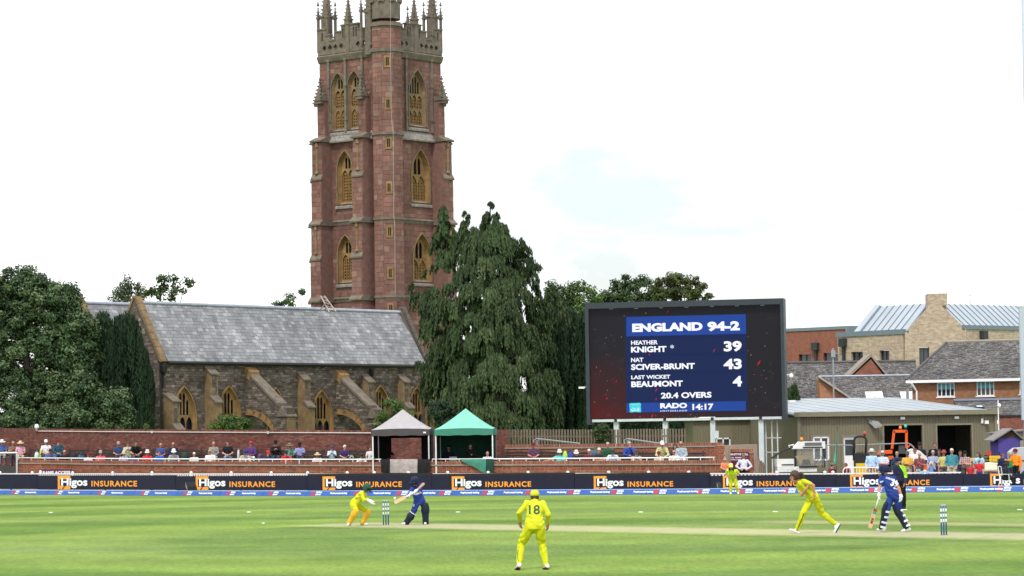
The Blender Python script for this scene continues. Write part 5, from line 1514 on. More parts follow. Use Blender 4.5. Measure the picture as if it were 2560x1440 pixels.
MB().tube([lp.p(off_, 0, .06), lp.p(0, Hl, .06)], .07, 6).build('verge', concrete, LH); MB().pbox(lp, 0, Ll, Hl - .02, Hl + .1, -.1, .1).build('lead_ridge', lead, LH)
for x0, x1 in ((2165, 2205), (2252, 2288)):
    p, q = lp.hit(x0, 996), lp.hit(x1, 985); w_ = MB().pbox(lp, p[0], q[0], p[1] - .35, q[1] + .05, .08, .16).build('roof_light', upvc, LH); MB().pbox(lp, p[0] + .08, q[0] - .08, p[1] - .3, q[1] - .05, .161, .17).build('pane', mat('sky glass', (.5, .55, .6), .1, 0), w_)
mb = MB().tube([W(2269, 998, Yl - 1), W(2268.5, 974, Yl - 1)], .09, 8).build('flue', galv, LH)
# brown brick house with hipped roof
Yh_ = 168.0
hA = W(2283, yh(2283), Yh_); hA.z = 0; hB = W(2640, yh(2640), Yh_ - 3); hB.z = 0
HP = Pl(hA, hB - hA); HL = (hB - hA).length; zeh = HP.hit(2300, 949)[1]
BH = thing('brown_brick_house', 'brown brick house with a hipped slate roof and blue blinds', 'house', hA)
hw_ = [(2343, 956, 2386, 992), (2442, 952.5, 2485, 990), (2549, 952, 2580, 985)]
pbw('wall', HP, [(0, 0), (HL, 0), (HL, zeh), (0, zeh)], [rect(box_of(HP, *q)) for q in hw_], .3, bbrown, BH)
bl_b = mat('teal blind', (.10, .33, .40), .7, .1)
for q in hw_: window_in(BH, HP, q[0], q[1], q[2], q[3], upvc, 3, bl_b, True, -.1)
run = 4.0; zrh = W(2370, 856, Yh_ + run).z
hp = Pl(HP.p(-.3, zeh - .05, .35), HP.U, -HP.N * (run + .35) + Vector((0, 0, zrh - zeh))); Hh = ((run + .35) ** 2 + (zrh - zeh) ** 2) ** .5
hip = hp.hit(2367, 857)[0]
tiled(BH, hp, HL + .3, Hh, lambda u, v: u < hip * v / Hh - .03, .2, .135, bedout=[(0, 0), (HL + .3, 0), (HL + .3, Hh), (hip, Hh)])
MB().tube([hp.p(hip, Hh, .04), hp.p(HL + .3, Hh, .04)], .11, 6).build('ridge', concrete, BH); MB().tube([hp.p(0, 0, .04), hp.p(hip, Hh, .04)], .1, 6).build('hip_ridge', tile, BH)
MB().pbox(HP, -.3, HL, zeh - .2, zeh - .04, .02, .38).build('fascia', upvc, BH)
u, v = HP.hit(2292, 955); MB().tube([HP.p(u - .25, zeh - .2, .38), HP.p(u, zeh - .7, .1), HP.p(u, 3.5, .1)], .06, 6).build('downpipe', upvc, BH)
# lean-to roof in front of it
ly = Yh_ - 6
a_, b_ = W(2405, 1040, ly), W(2640, 1036, ly - 2); zr5 = W(2420, 1002, ly + 3).z; b_.z = a_.z
LT = thing('lean_to', 'low slate lean-to roof with a roof light below the brown brick house', 'house', (a_.x, a_.y, 0))
lt = Pl(a_, b_ - a_, Vector((0, 3, zr5 - a_.z))); Llt = (b_ - a_).length; Hlt = (9 + (zr5 - a_.z) ** 2) ** .5
tiled(LT, lt, Llt, Hlt, None, .2, .135)
MB().pbox(lt, 0, Llt, Hlt - .3, Hlt + .1, .05, .1).build('lead_flashing', mat('slate blue lead', (.10, .12, .16), .5, .15), LT)
fp = Pl((a_.x, a_.y + .1, 0), lt.U); o = MB().pbox(fp, 0, Llt, 0, a_.z - .05, -.3, 0).build('wall', bred, LT); face_uv(o, fp)
p, q = lt.hit(2462, 1019), lt.hit(2486, 1011); w_ = MB().pbox(lt, p[0], q[0], p[1], q[1], .05, .2).build('roof_light', pv, LT); MB().pbox(lt, p[0] + .06, q[0] - .06, p[1] + .06, q[1] - .06, .201, .21).build('pane', mat('sky glass 2', (.5, .55, .6), .1, 0), w_)
# beach-hut style kiosk
Yk = 140
kA, kB = W(2490, 1175, Yk), W(2552, 1175, Yk); kA.z = kB.z = 0
KP = Pl(kA, kB - kA); kl = (kB - kA).length; kz = KP.hit(2500, 1096)[1]; ka = KP.hit(2528, 1074)[1]; kv = mat('violet boards', (.075, .055, .26), .7, .12)
KK = thing('kiosk', 'violet wooden kiosk with a pitched felt roof beside the shed', 'kiosk', kA)
MB().prism([KP.p(.15, 0), KP.p(kl, 0), KP.p(kl, kz), KP.p(.15, kz)], -KP.N * 2.4).build('wall', kv, KK)
uk = KP.hit(2528, 1080)[0]
MB().prism([KP.p(.15, kz + .002), KP.p(kl, kz + .002), KP.p(uk, ka - .05)], -KP.N * 2.4).build('gable', mat('brown gable boards', (.07, .04, .03), .85, .2), KK)
felt = mat('grey roofing felt', (.21, .20, .19), .9, .2)
for e in ((-.15, kz - .15), (kl + .15, kz - .12)):
    mb = MB(); p, q = KP.p(*e, .2), KP.p(uk, ka, .2); mb.prism([p, q, q + Vector((0, 0, .07)), p + Vector((0, 0, .07))], -KP.N * 2.8); mb.build('roof', felt, KK)
kx = [W(2492, 1085, Yk + 4), W(2570, 1085, Yk + 4)]
K2 = thing('shed_roofs', 'pale felt-roofed garden shed behind the violet kiosk', 'shed', (kx[0].x, kx[0].y, 0))
p2 = Pl((kx[0].x, kx[0].y, 0), (1, 0, 0)); 
MB().prism([p2.p(0, 0), p2.p(2.6, 0), p2.p(2.6, W(2500, 1078, Yk + 4).z), p2.p(0, W(2500, 1083, Yk + 4).z)], Vector((0, 2, 0))).build('wall', concrete, K2)
MB().prism([p2.p(-.2, W(2500, 1084, Yk + 4).z, .2), p2.p(2.8, W(2560, 1072, Yk + 4).z, .2), p2.p(2.8, W(2560, 1069, Yk + 4).z, .2), p2.p(-.2, W(2500, 1081, Yk + 4).z, .2)], Vector((0, 2.6, .0))).build('roof', felt, K2)
# grey trailer
tA = W(2534, 1170, 131); tA.z = 0
TL = thing('grey_trailer', 'pale grey box trailer at the right edge behind the steward', 'trailer', tA)
tp_ = Pl(tA, (1, 0, 0)); tz = W(2540, 1120, 131).z; gt = mat('trailer grey', (.40, .43, .44), .5, .12, 1)
MB().prism([tp_.p(0, .35), tp_.p(2.6, .35), tp_.p(2.6, tz + .12), tp_.p(.25, tz), tp_.p(0, tz - .2)], Vector((0, 1.6, 0))).build('body', gt, TL)
MB().pbox(tp_, -.02, 2.62, tz * .62, tz * .62 + .05, 0, .03).build('dark_strip', pv, TL)
for u in (.6, 1.9): MB().lathe([(.3, 0), (.3, .18)], tp_.p(u, .3, .05), 14, (Vector((1, 0, 0)), Vector((0, 0, 1)), Vector((0, -1, 0)))).build('wheel', pv, TL)
# floodlight mast and panel at the right edge
ft = W(2561, 0, 160); mast_m = mat('mast grey', (.42, .48, .54), .45, .08)
t = thing('floodlight_mast', 'tall pale grey floodlight mast at the right edge of the photo', 'mast', (ft.x, ft.y, 0))
MB().tube([(ft.x, ft.y, 0), (ft.x, ft.y, 14), (ft.x, ft.y, 40)], [.3, .24, .14], 16).build('pole', mast_m, t, smooth=True)
MB().lathe([(.34, 0), (.34, .3)], (ft.x, ft.y, 0), 14).build('base_collar', mast_m, t)
m1, m2 = W(2557, 1050, 139), W(2557, 765, 139)
t = thing('side_post', 'pale blue-grey steel post cut off by the right edge', 'post', (m1.x, m1.y, 0))
MB().box((m1.x + .2, m1.y, (m1.z + m2.z) / 2), (.5, .3, m2.z - m1.z)).build('column', mast_m, t); MB().box((m1.x + .2, m1.y + .4, m1.z / 2 + .6), (.2, .2, m1.z + 1)).build('stub', galv, t)
# street lamp pole and aerial in front of the old roofs
t = thing('camera_pole', 'slim grey pole with a small camera and sign in front of the old tiled roof', 'pole', W(2083, 1000, 170))
MB().tube([(W(2083, 1000, 170).x, 170, 0), W(2082.5, 870, 170)], .05, 6).build('pole', galv, t); MB().box(W(2083, 884, 169.9), (.25, .06, .42)).build('small_plate', galv, t); MB().bar(W(2083, 884, 170), W(2097, 883, 170), .04, .05).build('arm', galv, t)
t = thing('wall_camera_pole', 'thin white pole with a dome camera beside the shed corner', 'pole', W(2496, 1100, 149))
q = W(2495, 1000, 149); MB().tube([(q.x, q.y, 0), q], .03, 6).build('pole', white_paint, t); MB().ell(W(2498, 1014, 149), (.1, .1, .12), None, 8, 6).build('dome', white_paint, t); MB().box(W(2495, 1055, 149), (.09, .09, .2)).build('junction_box', white_paint, t)
# ================================================================== trees and shrubs
def leafmat(name, stops, rough=.6, transl=.25):
    m, nt, b = newmat(name)
    at = N(nt, 'Attribute', attribute_name='rnd')
    col = rampc(nt, at.outputs['Fac'], stops)
    col = scalec(nt, col, maprange(nt, noise(nt, .55, 3, .6), .3, .7, .75, 1.25))
    nt.links.new(col, b.inputs['Base Color']); b.inputs['Roughness'].default_value = rough; b.inputs['Specular IOR Level'].default_value = .3
    tr = N(nt, 'BsdfTranslucent'); nt.links.new(col, tr.inputs[0])
    ms = N(nt, 'MixShader'); ms.inputs[0].default_value = transl
    nt.links.new(b.outputs[0], ms.inputs[1]); nt.links.new(tr.outputs[0], ms.inputs[2]); nt.links.new(ms.outputs[0], nt.nodes['Material Output'].inputs[0])
    return m
def unitv(a): return a / np.maximum(np.linalg.norm(a, axis=1, keepdims=True), 1e-6)
def leaf_obj(name, m, parent, P, Nn, L, Wd, T=None, spread=.8, rnd=None):
    n = len(P); off = np.array(wloc(parent))
    nn = unitv(Nn + nrg.normal(0, spread, (n, 3)))
    t = nrg.normal(0, 1, (n, 3)) if T is None else T
    t = t - nn * (t * nn).sum(1, keepdims=True) if T is None else t
    t = unitv(t); w = unitv(np.cross(nn, t))
    L = np.broadcast_to(L, (n,))[:, None]; Wd = np.broadcast_to(Wd, (n,))[:, None]
    V = np.empty((n, 4, 3)); V[:, 0] = P + t * L * .5; V[:, 1] = P + w * Wd * .5; V[:, 2] = P - t * L * .5; V[:, 3] = P - w * Wd * .5
    V = (V - off).reshape(-1, 3)
    me = bpy.data.meshes.new(name)
    me.vertices.add(4 * n); me.vertices.foreach_set('co', V.ravel())
    me.loops.add(4 * n); me.loops.foreach_set('vertex_index', np.arange(4 * n, dtype=np.int32))
    me.polygons.add(n); me.polygons.foreach_set('loop_start', np.arange(0, 4 * n, 4, dtype=np.int32)); me.polygons.foreach_set('loop_total', np.full(n, 4, dtype=np.int32))
    a = me.attributes.new('rnd', 'FLOAT', 'FACE'); a.data.foreach_set('value', nrg.random(n) if rnd is None else rnd)
    me.materials.append(m); me.update(calc_edges=True)
    return link(name, me, parent)
bark = mat('bark', (.085, .068, .055), .95, .3, 4, .02, 14); bark_pale = mat('bare twigs', (.22, .19, .16), .9, .25, 4)
def trunk_limbs(t, base, top, r, tips):
    mb = MB(); mid = base.lerp(top, .5) + Vector((rng.uniform(-.15, .15), 0, 0))
    mb.tube([base - Vector((0, 0, .1)), base + Vector((0, 0, .4)), mid, top], [r * 1.35, r, r * .7, r * .25], 8); mb.build('trunk', bark, t)
    for q in tips:
        f = rng.uniform(.3, .75); s = base.lerp(top, f); m_ = s.lerp(q, .5) + Vector((0, 0, rng.uniform(.0, .3)))
        MB().tube([s, m_, q], [r * .4, r * .25, r * .08], 5).build('limb', bark, t)
def lobes3(lobes, Y, flat=.8):
    res = []
    for l in lobes:
        px, py, rx, ry = l[:4]; dy = l[4] if len(l) > 4 else 0.
        c = W(px, py, Y + dy); s = (Y + dy) / FPX
        res.append((np.array(c), np.array((rx * s, rx * s * flat, ry * s))))
    return res
def broad(name, label, cat, lobes, Y, m, size=.2, dens=1.0, clump=.5, per=130, flat=.8, group=None, spread=.8, droop=0., trunk_px=None, r=.28, base_z=0., shell=(.45, 1.0), up=.35, gap=0.):
    L3 = lobes3(lobes, Y, flat)
    tx = trunk_px if trunk_px is not None else lobes[0][0]
    b = W(tx, yh(tx), Y); base = Vector((b.x, b.y, base_z))
    t = thing(name, label, cat, base, group)
    P, Nn, Rn = [], [], []
    for c, rad in L3:
        nc = max(3, int(dens * 4.2 * rad[0] * rad[2] / clump ** 2))
        d = unitv(nrg.normal(0, 1, (nc, 3))); d[:, 2] += .15; d = unitv(d)
        q = nrg.uniform(shell[0], shell[1], (nc, 1))
        cc = c + d * rad * q
        for k in range(nc):
            if gap and nrg.random() < gap: continue
            cr = clump * nrg.uniform(.6, 1.25); n_ = int(per * nrg.uniform(.7, 1.3))
            dd = unitv(nrg.normal(0, 1, (n_, 3))); rr = nrg.random((n_, 1)) ** .45
            pts = cc[k] + dd * rr * cr * np.array((1, 1, .75))
            if droop: pts[:, 2] -= droop * nrg.random(n_) ** 2
            P.append(pts); Nn.append(dd + d[k] * .6 + np.array((0, 0, up))); tone = nrg.random(); Rn.append(np.clip(nrg.normal(tone, .22, n_), 0, 1))
    P = np.concatenate(P); Nn = np.concatenate(Nn); Rn = np.concatenate(Rn)
    ok = P[:, 2] > base_z + .05; P, Nn, Rn = P[ok], Nn[ok], Rn[ok]
    leaf_obj('crown', m, t, P, Nn, size * nrg.uniform(.7, 1.3, len(P)), size * .55, None, spread, Rn)
    tips = [Vector(c) + Vector((0, 0, -rad[2] * .2)) for c, rad in L3[:7]]
    trunk_limbs(t, base, Vector(L3[0][0]), r, tips)
    return t
dark_ever = leafmat('evergreen leaf', [(0, (0.028, 0.057, 0.024)), (.4, (0.052, 0.097, 0.035)), (.75, (0.080, 0.136, 0.052)), (1, (0.142, 0.195, 0.092))], .5, .25)
fresh = leafmat('fresh leaf', [(0, (.04, .085, .018)), (.5, (.075, .145, .028)), (1, (.13, .20, .05))], .6, .3)
midgr = leafmat('mid green leaf', [(0, (.026, .055, .016)), (.5, (.05, .092, .025)), (1, (.085, .125, .04))], .6, .25)
yewm = leafmat('yew needle', [(0, (0.012, 0.029, 0.014)), (.5, (0.022, 0.048, 0.023)), (1, (0.037, 0.072, 0.034))], .7, .1)
weep = leafmat('weeping conifer needle', [(0, (0.022, 0.042, 0.015)), (.5, (0.041, 0.072, 0.025)), (.85, (0.064, 0.102, 0.035)), (1, (0.107, 0.136, 0.057))], .7, .18)
pinem = leafmat('pine needle', [(0, (.034, .052, .016)), (.5, (.062, .085, .024)), (1, (.10, .115, .038))], .7, .15)
birch = leafmat('birch leaf', [(0, (.05, .075, .035)), (.5, (.08, .11, .05)), (1, (.12, .15, .075))], .6, .3)

broad('evergreen_tree', 'big dense grey-green evergreen tree above the left end of the brick wall', 'tree',
      [(62, 735, 72, 78), (5, 790, 85, 95), (120, 775, 80, 75), (175, 815, 62, 75), (60, 880, 120, 105), (170, 905, 80, 90), (25, 990, 110, 85), (130, 1000, 110, 75), (60, 1060, 120, 40, -1.5), (180, 1055, 100, 40, -1.5), (-60, 1040, 100, 60, -1.), (280, 1060, 55, 25, -1.), (215, 985, 62, 62, -.5), (270, 1020, 62, 48, -1.), (-60, 860, 90, 180), (205, 880, 38, 95), (150, 740, 50, 42)],
      160.0, dark_ever, .19, 1.25, .52, 135, .62, None, .75, 0., 70, .35)
def upright(name, label, prof, ybot, Y, m, n=260, per=130, R_=1.2, lean=.1, L=.3, Wd=.075):
    """columnar yew: dense upright strands"""
    xs = [p[0] for p in prof]; b = W(sum(xs) / len(xs), yh(xs[0]), Y); t = thing(name, label, 'tree', Vector((b.x, b.y, 0)))
    P, T, Nn, Rn = [], [], [], []
    for _ in range(n):
        px = nrg.uniform(xs[0], xs[-1]); yt = np.interp(px, xs, [p[1] for p in prof])
        rel = (px - xs[0]) / (xs[-1] - xs[0]) * 2 - 1; dm = R_ * math.sqrt(max(0, 1 - rel * rel))
        dy = nrg.uniform(-1, .8) * dm; f = 1 - (abs(dy) / (R_ + .01)) * .25
        ytop = yt + (ybot - yt) * (nrg.random() ** 2.2) * .85 + (1 - f) * 60
        top, bot = np.array(W(px, ytop, Y + dy)), np.array(W(px, min(ytop + nrg.uniform(60, 190), ybot), Y + dy))
        s = nrg.random(per) ** .8; rr = .05 + .16 * np.sin(np.minimum(s * 3.0 + .05, 2.6)); d = unitv(nrg.normal(0, 1, (per, 3)) * np.array((1, 1, .1)))
        P.append(top + (bot - top) * s[:, None] + d * rr[:, None]); Nn.append(d); T.append(np.array((0, 0, 1.)) + d * .35 + nrg.normal(0, lean, (per, 3))); Rn.append(np.clip(nrg.normal(nrg.random(), .2, per), 0, 1))
    P, Nn, T, Rn = map(np.concatenate, (P, Nn, T, Rn))
    ok = P[:, 2] > .05
    leaf_obj('crown', m, t, P[ok], Nn[ok], L * nrg.uniform(.6, 1.3, ok.sum()), Wd, T[ok], .35, Rn[ok])
    tp = W(sum(xs) / len(xs), prof[len(prof) // 2][1] + 60, Y); trunk_limbs(t, Vector((b.x, b.y, 0)), tp, .25, [W(x, y + 50, Y) for x, y in prof[1:-1:2]])
upright('yew_tree', 'dark upright yew between the evergreen tree and the church gable', [(205, 800), (228, 778), (262, 772), (292, 790), (302, 778), (328, 772), (345, 805), (362, 860), (380, 930)], 1075, 161.5, yewm, 430, 150, 1.3)
upright('yew_tree', 'dark columnar yew between the weeping conifer and the scoreboard', [(1322, 800), (1345, 765), (1375, 755), (1400, 762), (1430, 768), (1462, 772), (1490, 800)], 1085, 171.0, yewm, 430, 150, 1.6)

# weeping conifer
def weeping():
    Y = 166.0; tx = 1212
    prof = [(520, 1212, 1240), (545, 1160, 1262), (600, 1148, 1286), (650, 1095, 1318), (700, 1052, 1330), (760, 1040, 1338), (830, 1058, 1352), (900, 1068, 1372), (1000, 1085, 1385), (1070, 1105, 1372)]
    ys = [p[0] for p in prof]; la = [p[1] for p in prof]; ra = [p[2] for p in prof]
    b = W(tx, yh(tx), Y); base = Vector((b.x, b.y, 0))
    t = thing('weeping_conifer', 'tall weeping conifer with drooping dark curtains of foliage before the tower', 'tree', base)
    P, T, Nn, Rn = [], [], [], []
    limbs = MB(); cnt = 0
    def bough(px, y, dy, R0, Ls, ns, L0=.35):
        """an arching bough: a rounded head of foliage from which strands hang like a curtain"""
        nonlocal cnt
        tip = np.array(W(px, y, Y + dy)); ax = np.array((base.x, base.y, tip[2] + .1))
        if px < 1135 and y < 660: ax = np.array((*W(1108, 600, Y)[:2], tip[2]))
        o_ = tip - ax; o_ = o_ / (np.linalg.norm(o_) + 1e-6); side = np.array((-o_[1], o_[0], 0)); tone = nrg.random()
        for s in range(ns):
            a, r_ = nrg.uniform(0, 2 * math.pi), math.sqrt(nrg.random())
            q = o_ * math.cos(a) * r_ * R0 * .8 + side * math.sin(a) * r_ * R0
            p0 = tip + q + np.array((0, 0, -.45 * R0 * r_ * r_ + nrg.normal(0, .03)))
            ls = Ls * nrg.uniform(.45, 1.15) * (.55 + .5 * r_); k = int(5 + ls * 10); g = np.sort(nrg.random(k))
            pts = p0 + np.stack([o_[0] * .16 * g + nrg.normal(0, .03, k), o_[1] * .16 * g + nrg.normal(0, .03, k), -ls * g], 1)
            P.append(pts); T.append(np.stack([nrg.normal(0, .22, k) + q[0] * .5, nrg.normal(0, .22, k) + q[1] * .5, -np.ones(k)], 1)); Nn.append(np.tile(o_ * .8 + q / R0 * .7 + np.array((0, 0, .35)), (k, 1))); Rn.append(np.clip(nrg.normal(.30 + .42 * tone, .17, k) + .12 * (1 - g), 0, 1))
        if y > 600 and cnt < 190: limbs.tube([Vector(ax) * .3 + Vector(tip) * .7 - Vector((0, 0, .1)), Vector(tip) - Vector((0, 0, .03)), Vector(tip + o_ * R0 * .7) - Vector((0, 0, .12))], [.03, .022, .008], 4); cnt += 1
    for n_ in range(470):
        y = 555 + 500 * nrg.random() ** .9 if n_ < 400 else nrg.uniform(760, 1040)
        if y < 720 and nrg.random() < .38: continue
        l, r_ = np.interp(y, ys, la), np.interp(y, ys, ra)
        c, h = (l + r_) / 2, (r_ - l) / 2; rel = nrg.uniform(-1, 1); dm = h * Y / FPX * math.sqrt(max(0, 1 - rel * rel))
        bough(c + rel * h * nrg.uniform(.78, 1.10), y, -dm * nrg.uniform(.35, 1.0) if nrg.random() < .72 else dm * .5, nrg.uniform(.3, .62), nrg.uniform(.7, 1.5), 34)
    for x0, y0, y1, sp, n in ((1108, 512, 660, 36, 46), (1166, 528, 600, 22, 18), (1226, 505, 590, 34, 26), (1262, 560, 640, 34, 20), (1300, 610, 690, 28, 18)):
        for _ in range(n): f = nrg.random(); bough(x0 + nrg.uniform(-1, 1) * (3 + sp * f), y0 + (y1 - y0) * f, nrg.uniform(-.6, .3), .05 + .27 * f, .25 + .5 * f, 14)
    for _ in range(46):                      # stray boughs that break the outline
        y = nrg.uniform(560, 1000); sd = nrg.choice((-1, 1, 1)); x = np.interp(y, ys, ra) if sd > 0 else np.interp(y, ys, la); bough(x + sd * nrg.uniform(2, 24), y, nrg.uniform(-.8, .4), nrg.uniform(.12, .26), nrg.uniform(.3, .8), 12)
    for _ in range(16): bough(1352 + nrg.uniform(-14, 55), nrg.uniform(715, 800), nrg.uniform(-.5, .4), nrg.uniform(.25, .45), nrg.uniform(.4, .9), 24)
    P, T, Nn, Rn = map(np.concatenate, (P, T, Nn, Rn)); ok = P[:, 2] > .3
    leaf_obj('crown', weep, t, P[ok], Nn[ok], .27 * nrg.uniform(.6, 1.3, ok.sum()), .085, T[ok], .45, Rn[ok])
    limbs.build('boughs', bark, t, kind='stuff')
    MB().tube([base, W(tx, 900, Y), W(1218, 700, Y), W(1226, 515, Y)], [.42, .34, .2, .03], 8).build('trunk', bark, t)
    MB().tube([W(1190, 800, Y), W(1120, 640, Y), W(1108, 512, Y)], [.14, .09, .015], 6).build('trunk', bark, t)
    tw = MB()
    for _ in range(34):
        x = nrg.uniform(1228, 1290); y0 = nrg.uniform(930, 980); p = [W(x, y0, Y - 2.6)]
        for j in range(5): x += nrg.uniform(-7, 7); y0 += nrg.uniform(12, 26); p.append(W(x, min(y0, 1068), Y - 2.7 - .05 * j))
        tw.tube(p, [.028, .022, .018, .014, .01, .006], 4)
    tw.build('bare_twigs', bark_pale, t, kind='stuff')
weeping()
G_ = 'trees beyond the church and yews'
broad('birch_tree', 'wispy pale birch top rising above the left end of the aisle roof', 'tree', [(312, 712, 24, 30), (340, 722, 20, 26), (292, 738, 24, 18), (330, 748, 40, 14)], 226, birch, .2, .8, .42, 60, .8, G_, .9, 1.1, 316, .2)
broad('walnut_tree', 'loose bright green tree top rising above the aisle roof', 'tree', [(400, 712, 28, 24), (432, 702, 18, 18), (462, 708, 20, 18), (392, 738, 30, 18), (440, 735, 26, 16), (372, 728, 18, 18)], 222, midgr, .26, .8, .5, 60, .8, G_, .8, .2, 410, .25, gap=.2)
broad('distant_tree', 'small tree top just showing over the roof left of the tower', 'tree', [(722, 756, 20, 16), (756, 742, 8, 20), (698, 762, 12, 8)], 232, midgr, .24, .9, .45, 60, .8, G_, trunk_px=722, r=.2)
broad('broadleaf_tree', 'fresh green tree behind the weeping conifer and the columnar yew', 'tree', [(1432, 735, 34, 34), (1400, 748, 30, 28), (1380, 735, 24, 26), (1440, 775, 45, 30)], 206, midgr, .24, 1.0, .5, 80, .8, G_)
broad('broadleaf_tree', 'fresh green tree just left of the top corner of the scoreboard', 'tree', [(1482, 742, 26, 26), (1465, 765, 30, 24), (1500, 768, 24, 20)], 203, fresh, .22, .9, .5, 80, .8, G_)
broad('spruce_clump', 'dark spiky-topped conifer behind the middle of the scoreboard', 'tree', [(1512, 758, 34, 30), (1640, 738, 24, 26), (1545, 735, 24, 30), (1575, 722, 22, 32), (1605, 725, 22, 34), (1560, 760, 48, 24), (1528, 755, 16, 24), (1625, 745, 18, 26), (1536, 712, 5, 16), (1565, 700, 5, 16), (1598, 698, 5, 16), (1618, 702, 5, 14)], 208, dark_ever, .2, 1.1, .42, 90, .8, G_)
broad('pine_tree', 'spreading pine with gaps in its crown above the right of the scoreboard', 'tree', [(1700, 703, 44, 22), (1660, 715, 30, 24), (1738, 714, 34, 22), (1712, 735, 60, 16), (1650, 740, 24, 20), (1770, 742, 20, 8), (1690, 728, 36, 10), (1740, 735, 22, 10)], 204, pinem, .2, .95, .4, 90, .8, G_, trunk_px=1712, r=.25)
upright('yew_hedge', 'dark yew mass behind the scoreboard legs and the paling fence', [(1225, 1020), (1330, 1005), (1440, 990), (1500, 985), (1600, 985), (1700, 985), (1742, 1000)], 1125, 174, yewm, 420, 120, 1.0)
broad('young_tree', 'small light green tree rising behind the grey gazebo', 'tree', [(985, 1025, 30, 32), (960, 1055, 28, 24), (1012, 1050, 26, 26), (940, 1075, 14, 10)], 150, fresh, .15, .9, .36, 70, .8, None, r=.08)
broad('shrub', 'bright green rounded shrub growing over the brick wall below the aisle', 'shrub', [(582, 1058, 42, 22), (555, 1070, 30, 14), (610, 1068, 26, 14)], 153, fresh, .15, 1.2, .32, 80, .8, None, r=.06)
broad('shrub', 'dark green bush at the foot of the weeping conifer by the church corner', 'shrub', [(1110, 1045, 32, 40), (1140, 1065, 40, 24), (1085, 1020, 10, 18)], 158, yewm, .16, 1.2, .36, 80, .8, None, r=.06)
broad('shrub', 'ivy-green shrub beside the first scoreboard leg', 'shrub', [(1505, 1090, 20, 24), (1500, 1075, 16, 16)], rope(1505) + O_BACK + .75, midgr, .13, 1.3, .28, 80, .5, None, r=.04)
upright('small_conifer', 'small dark conifer tip right beside the scoreboard frame', [(1966, 975), (1982, 955), (1990, 950), (1996, 985)], 1040, 166, midgr, 40, 100, .5)
broad('weed_sprig', 'pale leafy sprig on the wall at the aisle corner', 'shrub', [(365, 1068, 6, 10)], 156, fresh, .1, 1.5, .2, 60, .8, None, r=.03)

upright('yew_hedge', 'low dark hedge behind the churchyard wall at the left edge of the photo', [(-300, 1000), (-200, 990), (-100, 1000), (0, 1030), (110, 1040), (230, 1045)], 1110, 164, yewm, 200, 120, 1.0)
broad('shrub', 'dark undergrowth filling the foot of the weeping conifer behind the green gazebo', 'shrub', [(1180, 1060, 50, 30), (1260, 1065, 50, 28), (1330, 1065, 50, 28)], 164.5, yewm, .18, 1.3, .42, 80, .8, None, r=.05)
